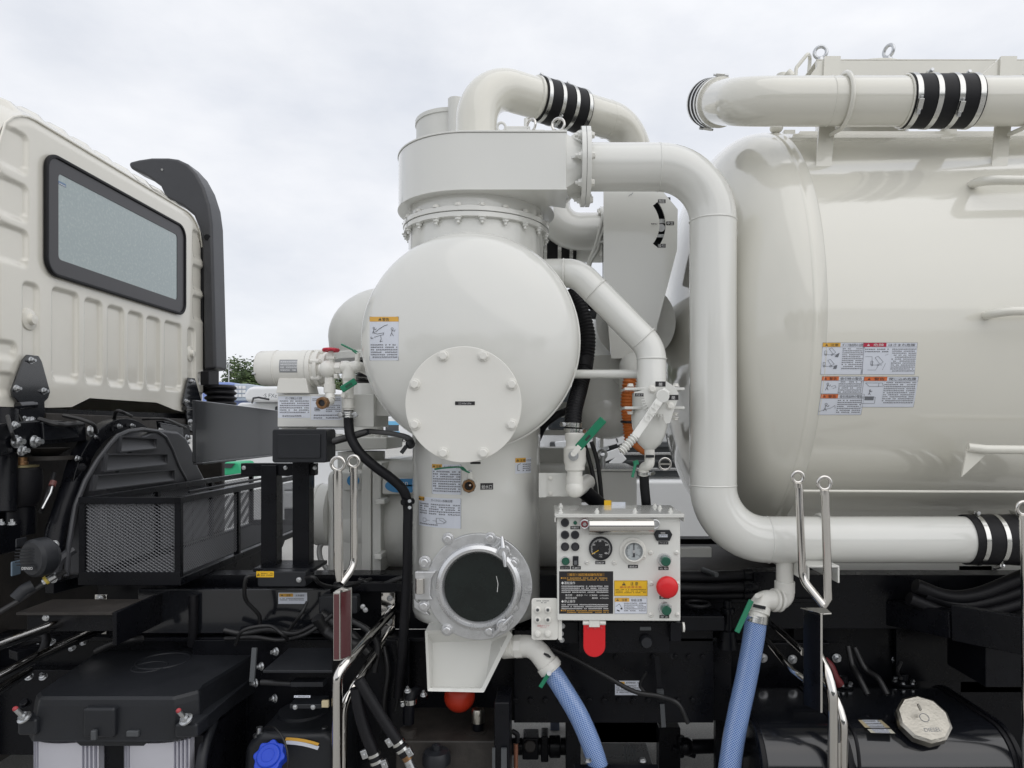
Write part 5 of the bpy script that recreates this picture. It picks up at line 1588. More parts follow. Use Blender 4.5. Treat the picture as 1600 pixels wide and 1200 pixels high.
b.add([org_ + up * ((x) * .042) + rt * (-(y - .35) * .042) + Vector((0, -.0140 - .0, 0)) for x, y in vs_], fs, GREYW)
b.build('cast_lettering', lev, smooth=0)

# ---------------------------------------------------------------- hoses between drum and slanted pipe
def corrugated(pts, r, m, pitch, amp, n=24, taper=None):
    sp = spline(pts, 40)
    L_ = 0; out_, rs = [], []
    # resample finely
    tot = sum((sp[i + 1] - sp[i]).length for i in range(len(sp) - 1))
    st = pitch / 6
    k, acc = 0, 0.0
    cnt = int(tot / st)
    seg = 0; segacc = 0
    for i in range(cnt + 1):
        t = i * st
        while seg < len(sp) - 2 and segacc + (sp[seg + 1] - sp[seg]).length < t:
            segacc += (sp[seg + 1] - sp[seg]).length; seg += 1
        l_ = (sp[seg + 1] - sp[seg]).length or 1e-6
        out_.append(sp[seg].lerp(sp[seg + 1], min(1, (t - segacc) / l_)))
        rs.append(r + amp * (math.sin(2 * pi * t / pitch)))
    b = MB(); b.tube(out_, rs, m, n); return b
hz = thing('vacuum_hose', P(900, 570, 3.35), 'thick black ribbed hose coming down behind the drum to the green-levered ball valve', 'hose')
corrugated([P(893, 455, 3.45), P(908, 485, 3.42), P(918, 525, 3.4), P(915, 565, 3.38), P(906, 605, 3.3), P(897, 640, 3.2), P(895, 668, 3.15)], S(12.3, 3.35), RUB, .016, .0022).build('hose', hz, smooth=70)
clamp(hz, P(895, 664, 3.155), (.05, 0, 1), S(12.8, 3.2), .02, (-1, -.2, 0))
clamp(hz, P(895, 673, 3.15), (.05, 0, 1), S(13, 3.2), .018, (1, -.4, 0))
b = MB(); b.tube([P(914, 562, 3.38), P(912, 576, 3.36)], S(14, 3.37), RUB, 24); b.build('cuff', hz, bevel=.003)
oh = thing('orange_duct', P(985, 640, 3.45), 'orange corrugated cable duct between the port flange and the lever valve', 'duct')
corrugated([P(988, 586, 3.42), P(983, 600, 3.4), P(980, 630, 3.4), P(983, 662, 3.4), P(986, 690, 3.4)], S(10, 3.4), ORANGE, .015, .0035).build('duct', oh, smooth=70)
b = MB(); b.tube(spline([P(985, 660, 3.4), P(986, 686, 3.4), P(1000, 702, 3.38), P(1012, 708, 3.36)]), S(5, 3.4), ORANGE, 12); b.build('cable', oh)
b = MB(); b.torus(P(983, 660, 3.4), (.1, 0, 1), S(12, 3.4), .006, PLAST, 24, 8); b.box(P(988, 662, 3.37), P(996, 653, 3.36), PLAST); b.build('cable_tie', oh)
vb = thing('ball_valve', P(898, 775, 3.12), 'white ball valve with a big green lever under the black ribbed hose', 'valve')
Yb = 3.13
xb = XX(898, Yb)
def zc_(v): return ZZ(v, Yb)
b = MB()
b.lathe([(S(11, Yb), zc_(676)), (S(16, Yb), zc_(677)), (S(16, Yb), zc_(686)), (S(14, Yb), zc_(690)), (S(14.5, Yb), zc_(697)), (S(18, Yb), zc_(700)), (S(18, Yb), zc_(722)), (S(16, Yb), zc_(727)), (S(16, Yb), zc_(734)), (S(12.5, Yb), zc_(736)), (S(12.5, Yb), zc_(752))], (xb, Yb, 0), (0, 0, 1), FIT, 10, caps=True)
b.build('body', vb, bevel=.003)
b = MB(); b.tube(fillet([(xb, Yb, zc_(744)), (xb, Yb, zc_(766)), (xb + .07, Yb + .25, zc_(760))], .05, 8), S(13.5, Yb), FIT, 24); b.ball((xb, Yb - .005, zc_(763)), S(14.5, Yb), FIT, 24); b.build('elbow', vb)
bolt(vb, P(896, 712, Yb - S(18, Yb)), (0, -1, 0), S(8, Yb), 'zs', 'stem_nut')
b = MB(); b.bar(P(903, 700, Yb - .085), P(943, 655, Yb - .10), .036, .010, GREEN, (0, -1, 0)); lv = b.build('lever', vb, bevel=.004)
b = MB(); b.bar(P(915, 688, Yb - .0925), P(922, 680, Yb - .0955), .010, .006, INK, (0, -1, 0)); b.build('slot', lv)
b = MB(); b.cyl(P(896, 709, Yb - .09), P(896, 709, Yb - .04), .012, FIT, n=12); b.bar(P(897, 708, Yb - .088), P(906, 697, Yb - .088), .022, .006, FIT, (0, -1, 0)); b.build('pivot', vb)
b = MB(); b.py([(842, 739), (890, 739), (902, 752), (900, 776), (842, 776)], Yb + .05, .012, WHITE); br = b.build('mounting_bracket', vb, bevel=.002)
b = MB(); b.py([(842, 739), (854, 739), (854, 777), (842, 777)], Yb + .040, .008, WHITE); b.build('bracket_foot', br)
for v in (747, 771): bolt(br, P(860, v, Yb + .05), (0, -1, 0), .010, 'w')
b = MB(); b.tube([P(905, 762, 3.25), P(925, 778, 3.35), P(950, 800, 3.5)], S(12, 3.3), RUB, 20); b.build('outlet_hose', vb)
for dx in (0, 12):
    b = MB(); b.tube(spline([P(912 + dx, 690, 3.5), P(921 + dx, 720, 3.5), P(930 + dx * .7, 760, 3.5), P(934 + dx * .6, 800, 3.5)]), .011, CABLE, 10); b.build('control_cable', vb)

# ---------------------------------------------------------------- pale boxes and brackets in the gap behind
gp_ = thing('water_tank', P(935, 800, 3.85), 'pale grey sheet-metal water box behind the control panel', 'tank')
b = MB(); b.box((XX(925, 3.7), 3.7, ZZ(830, 3.7)), (XX(995, 3.7), 4.3, ZZ(737, 3.7)), WHITE); b.build('box', gp_, bevel=.004)
b = MB(); b.box((XX(922, 3.69), 3.69, ZZ(736.5, 3.69)), (XX(998, 3.69), 4.31, ZZ(733, 3.69)), WHITE); b.build('lid', gp_, bevel=.002)
b = MB(); b.cyl(P(942, 735, 3.8), P(942, 712, 3.8), .014, ZINC, n=12); b.torus(P(941, 710, 3.8), (0, 1, 0), .022, .008, ZINC, 20, 8); b.build('eye_bolt', gp_)
fm = thing('support_frame', P(920, 640, 3.9), 'pale welded bracket frame in the gap right of the drum', 'bracket')
b = MB(); b.box((XX(926, 3.8), 3.8, ZZ(705, 3.8)), (XX(931, 3.8), 3.9, ZZ(600, 3.8)), WHITE); b.box((XX(938, 3.75), 3.75, ZZ(700, 3.75)), (XX(943, 3.75), 3.85, ZZ(601, 3.75)), WHITE); b.build('upright', fm, bevel=.002)
b = MB(); b.box((XX(842, 3.95), 3.95, ZZ(652, 3.95)), (XX(940, 3.95), 4.0, ZZ(628, 3.95)), WHITE); b.box((XX(842, 3.9), 3.9, ZZ(680, 3.9)), (XX(930, 3.9), 3.95, ZZ(672, 3.9)), GREYW); b.build('crossbar', fm, bevel=.002)
b = MB(); b.cyl(P(920, 608, 3.78), P(946, 608, 3.78), S(4, 3.78), GREYW, n=16); b.build('pivot_pin', fm)
for u, v in ((912, 634), (912, 700), (944, 610), (944, 640)): bolt(fm, P(u, v, 3.74), (0, -1, 0), .014, 'w')
b = MB(); b.box((XX(842, 4.0), 4.0, ZZ(785, 4.0)), (XX(930, 4.0), 4.3, ZZ(700, 4.0)), GREYW); b.build('back_panel', fm, bevel=.003)
b = MB(); b.tube(spline([P(838, 690, 3.75), P(850, 665, 3.7), P(868, 650, 3.7), P(885, 642, 3.75)]), .02, RUB, 12); b.build('cable', fm)
for q in ([(900, 462), (915, 470), (925, 480), (932, 478)], [(903, 470), (912, 485), (918, 500)]):
    b = MB(); b.tube(spline([P(u, v, 3.75) for u, v in q]), .018, RUB, 12); b.build('cable', fm)
b = MB(); b.box(P(920, 497, 3.7), P(936, 487, 3.75), PLAST); b.build('connector', fm, bevel=.004)
# ================================================================ WATER PUMP ON ITS BRACKET BOX (left of the drum)
Ym = 3.22
pb = thing('pump_bracket', P(510, 667, Ym), 'white rectangular bracket box covered with pump instructions on two black posts', 'bracket')
b = MB(); b.box((XX(433.5, Ym), Ym, ZZ(667, Ym)), (XX(584, Ym), Ym + .3, ZZ(616, Ym)), WHITE); bx_ = b.build('box', pb, bevel=.003)
b = MB(); b.box((XX(584.5, Ym + .05), Ym + .05, ZZ(650, Ym + .05)), (XX(630, Ym + .05), Ym + .25, ZZ(618, Ym + .05)), WHITE); b.build('arm', pb, bevel=.003)
b = MB(); b.box((XX(438, Ym), Ym + .02, ZZ(671, Ym)), (XX(478, Ym), Ym + .15, ZZ(667.3, Ym)), FIT); b.build('spacer_plate', pb, bevel=.002)
sy = surf_y(Ym)
sticker('instruction_label', bx_, 434.5, 619, 485, 653, sy, FINE_P and L_WHITE, [('text', 'ポンプ運転上の注意', 459, 624, 4.2, INK, 'c', 26), ('fine', 437, 625, 483, 646, 3.5, FINE_W), ('fine', 445, 648, 475, 652, 3.8, FINE_W), ('line', [(442, 649), (444, 649), (444, 651), (442, 651), (442, 649)], .5, INK)])
sticker('instruction_label', bx_, 486, 619, 534, 656, sy, L_WHITE, [('fine', 488, 622, 532, 627, 3, FINE_W), ('fine', 509, 632, 532, 644, 3.2, FINE_W), ('fine', 490, 647, 532, 655, 3.5, FINE_W), ('line', [(492, 637), (500, 637), (500, 642), (492, 642), (492, 637)], .6, INK), ('rect', 493, 638, 499, 641, INKG)])
pu = thing('water_pump', P(460, 616, Ym), 'white cylindrical pump motor with silver name plate, lying on the bracket box', 'pump')
my = Ym + .05
mz, mr = ZZ(575.5, my), S(28.5, my)
b = MB(); xl, xr = XX(406, my), XX(484, my)
b.lathe([(1e-4, -.004), (mr * .86, 0), (mr * .94, .012), (mr * .97, .06), (mr * .97, xr - xl - .03), (mr, xr - xl - .029), (mr, xr - xl)], (xl, my, mz), (1, 0, 0), FIT, 56, caps=False); b.build('motor_shell', pu)
b = MB(); b.torus((xl + .085, my, mz), (1, 0, 0), mr * .972, .003, FIT, 48, 6); b.build('shell_seam', pu)
b = MB(); b.lathe([(mr, 0), (mr, .02), (mr * .9, .022), (mr * .9, .034), (mr * .98, .036), (mr * .98, .052), (mr * .82, .054), (mr * .8, .07), (mr * .86, .072), (mr * .86, .085), (mr * .6, .095), (mr * .5, .11), (1e-4, .111)], (xr + .001, my, mz), (1, 0, 0), FIT, 56, caps=False); b.build('pump_housing', pu, bevel=.001)
for k in range(6):
    a = R(60 * k + 20)
    p = Vector((xr + .055, my - mr * .88 * math.cos(a), mz + mr * .88 * math.sin(a)))
    b = MB(); b.cyl(p - Vector((.03, 0, 0)), p + Vector((.012, 0, 0)), .012, FIT, n=10); o = b.build('housing_lug', pu, bevel=.002)
    bolt(o, p + Vector((.012, 0, 0)), (1, 0, 0), .010, 'w')
b = MB(); b.prism([(XX(440, my), ZZ(616, my) + .001), (XX(491, my), ZZ(616, my) + .001), (XX(486, my), mz - mr * .6), (XX(444, my), mz - mr * .6)], (0, my - .07, 0), (1, 0, 0), (0, 0, 1), (0, .14, 0), FIT); b.build('foot', pu, bevel=.004)
inv_, fwd_, n_ = surf_barrel(my, mz, mr * .972)
sticker('name_plate', pu, 437, 562, 469, 582, (inv_, fwd_, 8), mat('nameplate_silver', (.30, .31, .32), .35, .6), [('fine', 438.5, 563.5, 467.5, 580.5, 3.9, FINE_S)])
b = MB(); b.cyl((xl - .004, my - mr * .85, mz - .03), (xl + .01, my - mr * .85, mz - .03), .006, ZINC, n=8); b.build('screw', pu)
# pipework from the pump
pw = thing('pump_pipework', P(545, 650, Ym), 'white threaded elbows and tees with red wheel and green levers beside the pump', 'pipe fittings')
py_ = Ym - .04
def fit(us, r, n=20, mt=FIT, y=py_):
    b = MB(); b.tube([P(u, v, y) for u, v in us], S(r, y), mt, n); return b
fit([(500, 577), (548, 574)], 8).build('pipe', pw)
b = MB(); b.cyl(P(507, 577, py_), P(519, 576.5, py_), S(13, py_), FIT, n=24); b.ball(P(513, 577, py_), S(14, py_), FIT, 20); b.build('tee', pw, bevel=.002)
b = MB(); b.cyl(P(525, 575.5, py_), P(533, 575, py_), S(10, py_), FIT, n=6); b.build('union_nut', pw, bevel=.002)
b = MB(); b.tube(fillet([P(535, 574, py_), P(545, 573, py_), P(545, 594, py_)], .03, 8), S(10, py_), FIT, 24); b.cyl(P(545, 586, py_), P(545, 592, py_), S(11, py_), FIT, n=24); b.build('elbow', pw)
b = MB(); b.tube([P(548, 573, py_), P(556, 571, py_), P(567, 575, py_ + .05), P(580, 582, py_ + .1)], S(8, py_), FIT, 20); b.ball(P(556, 573, py_), S(9.5, py_), FIT, 16); b.build('cross_pipe', pw)
b = MB()
for (a, c, r) in ((592, 604, 8.5), (604, 617, 7.5), (617, 623, 9), (623, 634, 8), (634, 638, 9.2), (638, 646, 7.5)):
    b.cyl(P(544.5, a, py_), P(544.5, c, py_), S(r, py_), FIT, n=24)
b.build('down_pipe', pw, bevel=.0015)
b = MB(); b.cyl(P(515, 590, py_), P(515, 600, py_), S(8, py_), FIT, n=8); b.cyl(P(515, 600, py_), P(515, 614, py_), S(9, py_), FIT, n=20); b.cyl(P(515, 614, py_), P(517, 625, py_ - .02), S(7, py_), FIT, n=20); b.build('branch_pipe', pw, bevel=.0015)
b = MB(); b.box(P(521, 584, py_ - .02), P(531, 592, py_ + .02), FIT); b.build('block', pw, bevel=.003)
b = MB(); b.cyl(P(516, 627, py_ - .02), P(505, 629.5, py_ - .09), S(7, py_), FIT, n=18); b.build('outlet_stub', pw)
d_ = (P(505, 629.5, py_ - .09) - P(516, 627, py_ - .02)).normalized()
b = MB(); b.lathe([(S(9.5, py_), 0), (S(9.5, py_), .028), (S(5.5, py_), .028), (S(5, py_), .018)], P(506.5, 629, py_ - .085), d_, BRASS, 8, caps=False); b.lathe([(S(5.2, py_), .019), (1e-4, .019)], P(506.5, 629, py_ - .085), d_, INK, 16, caps=False); b.build('brass_bush', pw, bevel=.002)
rw = P(517, 547, py_)
b = MB(); b.cyl(P(517, 565, py_), P(517, 549, py_), S(4, py_), FIT, n=14); b.cyl(P(517, 561, py_), P(517, 557, py_), S(7, py_), FIT, n=6); b.build('valve_stem', pw)
b = MB(); b.torus(rw, (0, .05, 1), S(11, py_), S(2.4, py_), REDV, 24, 8)
for k in range(8): 
    a = 2 * pi * k / 8
    b.ball(rw + Vector((math.cos(a) * S(11, py_), math.sin(a) * S(11, py_), 0)), S(2.9, py_), REDV, 8)
b.cyl(rw - Vector((0, 0, .004)), rw + Vector((0, 0, .008)), S(8, py_), REDV, n=20); b.build('red_hand_wheel', pw, smooth=60)
b = MB()
for p0, p1 in ((P(560, 553, py_), P(552, 547, py_)), (P(552, 547, py_), P(533, 537.5, py_ - .02))): b.bar(p0, p1, .024, .006, GREEN, (0, -.3, 1))
b.cyl(P(558, 566, py_), P(559, 551, py_), S(4, py_), FIT, n=12); b.build('green_lever', pw, bevel=.002)
b = MB(); b.bar(P(533.5, 609, py_ - .07), P(556, 595, py_ - .07), .030, .012, GREEN, (0, -1, 0)); lv = b.build('green_lever', pw, bevel=.004)
b = MB(); b.bar(P(540, 605, py_ - .0765), P(550, 599, py_ - .0765), .012, .003, mat('dark_green', (.01, .08, .045), .5), (0, -1, 0)); b.build('lever_mark', lv)
b = MB(); b.cyl(P(536, 618, py_ - .06), P(541, 617, py_), S(4, py_), FIT, n=12); b.bar(P(535, 621, py_ - .06), P(538, 611, py_ - .065), .016, .006, FIT, (0, -1, 0)); b.build('lever_pivot', pw, bevel=.002)
hs = spline([P(544.5, 641, py_), P(545, 665, py_), P(549, 685, py_ - .01), P(563, 708, py_ - .02), P(586, 729, py_ - .02), P(612, 748, py_ - .01), P(630, 766, py_), P(637, 790, py_ + .02), P(637, 830, py_ + .02), P(636, 900, py_ + .02), P(630, 1000, py_ + .02), P(622, 1090, py_ + .05)], 10)
b = MB(); b.tube(hs, S(7.6, py_), RUB, 24)
o = tag(b.build('pump_hose', smooth=60), 'thick black rubber hose curving from the white pump fittings down beside the cyclone', 'hose')
b = MB(); b.tube([P(544.5, 643, py_), P(544.5, 653, py_)], S(8.6, py_), ZINC, 24); c_ = b.build('ferrule', o)
for k in range(3): pipe_ring(o, P(544.5, 645 + 3 * k, py_), (0, 0, 1), S(8.7, py_), STEEL, .003, 'clamp_wire')
for u in (532, 555):
    b = MB(); b.bar(P(u - 3, 650, py_ - .03), P(u + 3, 646, py_ - .03), .022, .02, ZINC, (0, -1, 0)); b.cyl(P(u, 648, py_ - .045), P(u, 648, py_ - .02), .011, ZINC, n=6); b.build('clamp_bolt', o, bevel=.002)
b = MB(); b.tube([P(629, 785, py_ - .02), P(645, 783, py_ + .03)], .014, RUB, 12); b.cyl(P(640, 783, py_ - .02), P(640, 783, py_ - .03), .008, ZINC, n=8); b.cyl(P(640, 793, py_ - .02), P(640, 793, py_ - .03), .008, ZINC, n=8); b.build('hose_clip', o)

# ---------------------------------------------------------------- black lamp box on two posts
lb = thing('post_frame', P(445, 890, 3.3), 'two square black posts carrying the pump bracket above the chassis', 'post frame')
for u0_, u1_, v0_ in ((406.5, 431, 727), (456, 482, 671)):
    b = MB(); b.box((XX(u0_, 3.28), 3.285, ZZ(893, 3.28)), (XX(u1_, 3.28), 3.36, ZZ(v0_, 3.285)), BLACK); b.build('post', lb, bevel=.004)
b = MB(); b.box((XX(376, 3.30), 3.30, ZZ(743, 3.30)), (XX(492, 3.30), 3.35, ZZ(724, 3.30)), BLACK); b.build('crossbar', lb, bevel=.003)
for u, v in ((381, 731), (446, 731), (492, 731)): bolt(lb, P(u, v, 3.298), (0, -1, 0), .010, 'z')
b = MB(); b.box((XX(395, 3.2), 3.2, ZZ(894, 3.2)), (XX(490, 3.2), 3.4, ZZ(888, 3.2)), BLACK); b.build('foot_plate', lb, bevel=.003)
b = MB(); b.prism(rrect(XX(425, 3.12), ZZ(723, 3.12), XX(510, 3.12), ZZ(670.5, 3.12), .012), (0, 3.12, 0), (1, 0, 0), (0, 0, 1), (0, .14, 0), PLAST); lm = tag(b.build('junction_box', bevel=.006, seg=3), 'black plastic box with a flat panel face under the white pump bracket', 'box')
b = MB(); b.prism(rrect(XX(433, 3.11), ZZ(716, 3.11), XX(500, 3.11), ZZ(678, 3.11), .006), (0, 3.113, 0), (1, 0, 0), (0, 0, 1), (0, .0065, 0), PLAST); b.build('face_panel', lm, bevel=.003)
b = MB(); b.tube(spline([P(508, 692, 3.2), P(528, 686, 3.22), P(550, 680, 3.24), P(572, 674, 3.26), P(590, 675, 3.28), P(615, 678, 3.28), P(638, 684, 3.25), P(645, 694, 3.2)], 12), .012, mat('grey_conduit', (.11, .11, .112), .5), 12)
cg = tag(b.build('conduit', smooth=60), 'grey corrugated cable conduit clipped from the black box across to the cyclone', 'conduit')
b = MB(); b.tube(spline([P(508, 696, 3.22), P(530, 690, 3.24), P(552, 684, 3.26), P(574, 677, 3.28)], 12), .009, CABLE, 10); b.build('second_cable', cg, smooth=60)
b = MB(); b.box(P(570, 679, 3.25), P(580, 671, 3.29), PLAST); b.build('clip', cg, bevel=.003)
b = MB(); b.ball(P(641, 694, 3.18), .022, PLAST, 12); b.bar(P(635, 697, 3.16), P(627, 708, 3.15), .018, .010, PLAST, (0, -1, 0)); b.build('latch', cg, bevel=.002)

# ---------------------------------------------------------------- blower behind
Yw = 3.85
bl = thing('vacuum_blower', (XX(600, Yw), Yw, ZZ(905, Yw)), 'grey-white cast blower with blue oval badges behind the polished guard posts', 'blower')
zc2 = ZZ(800, Yw)
b = MB(); b.lathe([(S(40, Yw), 0), (S(47, Yw), .01), (S(48, Yw), .04), (S(48, Yw), .09), (S(44, Yw), .1)], (XX(494, Yw), Yw, ZZ(804, Yw)), (1, 0, 0), GREYW, 56); b.build('end_cover', bl)
b = MB(); b.tube([(XX(501, Yw), Yw, ZZ(804, Yw)), (XX(503, Yw), Yw, ZZ(804, Yw))], S(48.6, Yw), GREYW, 56); b.build('cover_joint', bl)
b = MB(); b.prism(rrect(XX(513, 3.75), ZZ(902, 3.75), XX(575, 3.75), ZZ(733, 3.75), .05), (0, 3.72, 0), (1, 0, 0), (0, 0, 1), (0, .75, 0), GREYW); b.build('gear_case', bl, bevel=.03, seg=3)
b = MB(); b.lathe([(S(50, 3.7), 0), (S(55, 3.7), .03), (S(57, 3.7), .1), (S(57, 3.7), .2)], (XX(513, 3.7), 3.9, ZZ(830, 3.7)), (1, 0, 0), GREYW, 56); b.build('rotor_cover', bl)
# flange plates, leaning joint
for u, w_ in ((566, .05), (583, .045)):
    b = MB(); b.prism(rrect(3.60, ZZ(908, 3.65), 4.5, ZZ(722, 3.65), .06), (XX(u, 3.62), 0, 0), (0, 1, 0), (0, 0, 1), (w_, 0, 0), GREYW); b.build('flange_plate', bl, bevel=.006)
b = MB(); b.lathe([(S(88, Yw), 0), (S(88, Yw), 1.1)], (XX(592, Yw), Yw + .12, ZZ(812, Yw)), (1, 0, 0), GREYW, 64); b.build('main_casing', bl)
b = MB(); b.lathe([(S(44, 3.75), 0), (S(44, 3.75), .8)], (XX(596, 3.75), 3.85, ZZ(762, 3.75)), (1, 0, 0), GREYW, 56); b.build('upper_casing', bl)
for (u0_, v0_, u1_, v1_) in ((586, 780, 601, 788), (584, 866, 596, 875)):
    b = MB(); b.box((XX(u0_, 3.52), 3.52, ZZ(v1_, 3.52)), (XX(u1_, 3.52), 3.64, ZZ(v0_, 3.52)), GREYW); b.build('casing_lug', bl, bevel=.006)
b = MB(); b.py([(520, 683), (605, 683), (605, 702), (520, 705)], 3.75, .4, GREYW); b.build('outlet_flange', bl, bevel=.008)
b = MB(); b.cyl((XX(565, 3.95), 3.95, ZZ(705, 3.95)), (XX(565, 3.95), 3.95, ZZ(735, 3.95)), S(36, 3.95), GREYW, n=40); b.cyl((XX(575, 3.95), 3.95, ZZ(690, 3.95)), (XX(575, 3.95), 3.95, ZZ(600, 3.95)), S(24, 3.95), WHITE, n=40); b.build('outlet_neck', bl)
for u in (530, 553, 590, 600): bolt(bl, (XX(u, 3.8), 3.80, ZZ(684, 3.75)), (0, 0, 1), .026, 'g')
def oval(u, v, a, c, Y, txt, pos):
    b = MB()
    b.prism([(XX(u, Y) + S(a, Y) * math.cos(t), ZZ(v, Y) + S(c, Y) * math.sin(t)) for t in [2 * pi * k / 40 for k in range(40)]], (0, Y - .006, 0), (1, 0, 0), (0, 0, 1), (0, .005, 0), BLUEL); o = b.build('badge', bl, bevel=.001)
    for t, (x, y) in zip(txt, pos): sticker('badge_lettering', o, x - 6, y - 10, x + 16, y + 2, surf_y(Y - .0063), BLUEL, [('text', t, x, y, 11, INKW, 'l')])
b = MB(); b.box((XX(598, 3.62), 3.604, ZZ(772, 3.62)), (XX(646, 3.62), 3.70, ZZ(748, 3.62)), GREYW); b.build('badge_boss', bl, bevel=.008)
oval(622, 759, 20, 10.5, 3.602, ('an', 'm'), ((628, 758), (631, 767.5)))
b = MB(); b.box((XX(538, 3.72), 3.70, ZZ(766, 3.72)), (XX(566, 3.72), 3.735, ZZ(738, 3.72)), GREYW); b.build('badge_boss', bl, bevel=.006)
oval(552, 751, 9.5, 9, 3.698, (), ())
b = MB(); b.tube(spline([P(507, 843, 3.8), P(499, 858, 3.78), P(503, 878, 3.76), P(520, 896, 3.74), P(540, 905, 3.72)]), .014, mat('pale_hose', (.35, .35, .34), .5), 12); b.cyl(P(507, 850, 3.8), P(507, 838, 3.8), .02, GREYW, n=12); b.build('drain_hose', bl)
b = MB(); b.box(P(520, 905, 3.7), P(640, 880, 4.3), GREYW); b.build('foot', bl)

# ================================================================ POLISHED GUARD POSTS
def ring_post(parent, u0_, v0_, u1_, v1_, Y, rp=9.2, rr=13.5):
    """ring on a tube from (u0,v0) downwards"""
    c = P(u0_, v0_, Y)
    b = MB(); b.torus(c, (0, 1, 0), S(rr - 3, Y), S(3, Y), CHROME, 36, 12); b.cyl(c - Vector((0, 0, S(rr - 2, Y))), c - Vector((0, 0, S(rr + 5, Y))), S(6.5, Y), CHROME, n=20); b.build('ring', parent, smooth=60)
Yp_ = 2.88
gl = thing('guard_post', P(530, 1260, Yp_), 'pair of polished steel posts with eye rings in front of the cast blower', 'guard post')
ring_post(gl, 528, 724.5, 0, 0, Yp_, rr=13)
ring_post(gl, 552.5, 721, 0, 0, Yp_ + .06, rr=11.5)
b = MB(); b.tube([P(528, 740, Yp_), P(529, 890, Yp_), P(530, 908, Yp_)], [S(7.4, Yp_), S(7.4, Yp_), S(5, Yp_)], CHROME, 24); b.build('post', gl, smooth=60)
b = MB(); b.tube(fillet([P(553, 734, Yp_ + .06), P(553.5, 884, Yp_ + .06), P(533, 912, Yp_ + .005)], .09, 8), S(6, Yp_), CHROME, 24); b.build('post', gl, smooth=60)
b = MB(); b.box((XX(521, Yp_), Yp_ - .004, ZZ(1032, Yp_)), (XX(531.5, Yp_), Yp_ + .012, ZZ(925, Yp_)), CHROME); b.prism([(XX(531.5, Yp_), Yp_ - .004), (XX(544, Yp_), Yp_ + .05), (XX(544, Yp_), Yp_ + .06), (XX(531.5, Yp_), Yp_ + .008)], (0, 0, ZZ(1032, Yp_)), (1, 0, 0), (0, 1, 0), (0, 0, ZZ(922, Yp_) - ZZ(1032, Yp_)), CHROME); b.py([(521, 925), (533, 918), (545, 922), (532, 927)], Yp_ + .01, .02, CHROME); apl = b.build('angle_plate', gl, bevel=.002)
REFL = mat('painted_red_reflection', (.10, .028, .032), .12, coat=.6)  # red reflection in the mirror steel, painted as two dark strips
b = MB(); b.box((XX(522.2, Yp_), Yp_ - .007, ZZ(1030, Yp_)), (XX(530.3, Yp_), Yp_ - .0045, ZZ(928, Yp_)), REFL); b.build('painted_reflection_strip', apl, bevel=.001)
b = MB(); b.prism([(XX(532.6, Yp_), Yp_ - .001), (XX(543.2, Yp_), Yp_ + .046), (XX(543.2, Yp_), Yp_ + .048), (XX(532.6, Yp_), Yp_ + .001)], (0, 0, ZZ(1030, Yp_)), (1, 0, 0), (0, 1, 0), (0, 0, ZZ(926, Yp_) - ZZ(1030, Yp_)), REFL); b.build('painted_reflection_strip', apl)
b = MB(); b.tube(fillet([P(614, 953, 3.4), P(546, 1030, Yp_ + .06), P(527, 1052, Yp_), P(526, 1300, Yp_)], [0, .1, .07, 0], 10), S(8.2, Yp_), CHROME, 24); b.build('lower_tube', gl, smooth=60)
b = MB(); b.tube(fillet([P(612, 985, 3.4), P(556, 1068, Yp_ + .10), P(536, 1100, Yp_ + .05), P(533, 1300, Yp_ + .05)], [0, .1, .12, 0], 10), S(7.8, Yp_), CHROME, 24); b.build('lower_tube', gl, smooth=60)
b = MB(); b.box(P(597, 992, 3.42), P(617, 926, 3.40), CHROME); mpz = b.build('mounting_plate', gl, bevel=.002)
for v in (935, 950, 971): bolt(mpz, P(609, v, 3.40), (0, -1, 0), .014, 'z')
gr_ = thing('guard_post', P(1290, 1260, 2.9), 'leaning pair of polished steel posts with eye rings in front of the horizontal pipe', 'guard post')
Yr = 2.88
ring_post(gr_, 1246.5, 745.5, 0, 0, Yr + .08, rr=11.5)
ring_post(gr_, 1288, 755, 0, 0, Yr, rr=13)
b = MB(); b.tube(fillet([P(1248, 757, Yr + .08), P(1254, 905, Yr + .06), P(1287, 946, Yr)], .09, 8), S(6.2, Yr), CHROME, 24); b.build('post', gr_, smooth=60)
b = MB(); b.tube([P(1289, 768, Yr), P(1293, 900, Yr), P(1294, 935, Yr), P(1287, 949, Yr)], [S(6.6, Yr)] * 3 + [S(4.5, Yr)], CHROME, 24); b.build('post', gr_, smooth=60)
b = MB(); b.box((XX(1282, Yr), Yr, ZZ(1114, Yr)), (XX(1285.5, Yr), Yr + .02, ZZ(958, Yr)), CHROME)
b.prism([(XX(1282, Yr), Yr + .001), (XX(1256, Yr + .07), Yr + .07), (XX(1256, Yr + .07), Yr + .078), (XX(1284, Yr), Yr + .018)], (0, 0, ZZ(1112, Yr)), (1, 0, 0), (0, 1, 0), (0, 0, ZZ(962, Yr) - ZZ(1112, Yr)), BLACK)  # polished plate coloured black for the dark surroundings it mirrors
b.prism([(XX(1252, Yr + .08), Yr + .09), (XX(1286, Yr), Yr - .004), (XX(1300, Yr), Yr + .004), (XX(1292, Yr + .08), Yr + .09)], (0, 0, ZZ(960.5, Yr)), (1, 0, 0), (0, 1, 0), (0, 0, .006), CHROME); b.build('angle_plate', gr_, bevel=.0015)
for (q, r, nm) in (([P(1196, 966, 3.42), P(1256, 1020, Yr + .08)], 6.5, 'arm'), ([P(1194, 996, 3.42), P(1240, 1050, 3.02), P(1258, 1062, Yr + .09)], 6.5, 'arm')):
    b = MB(); b.tube(q, S(r, 3.1) * .8, CHROME, 20); b.build(nm, gr_, smooth=60)
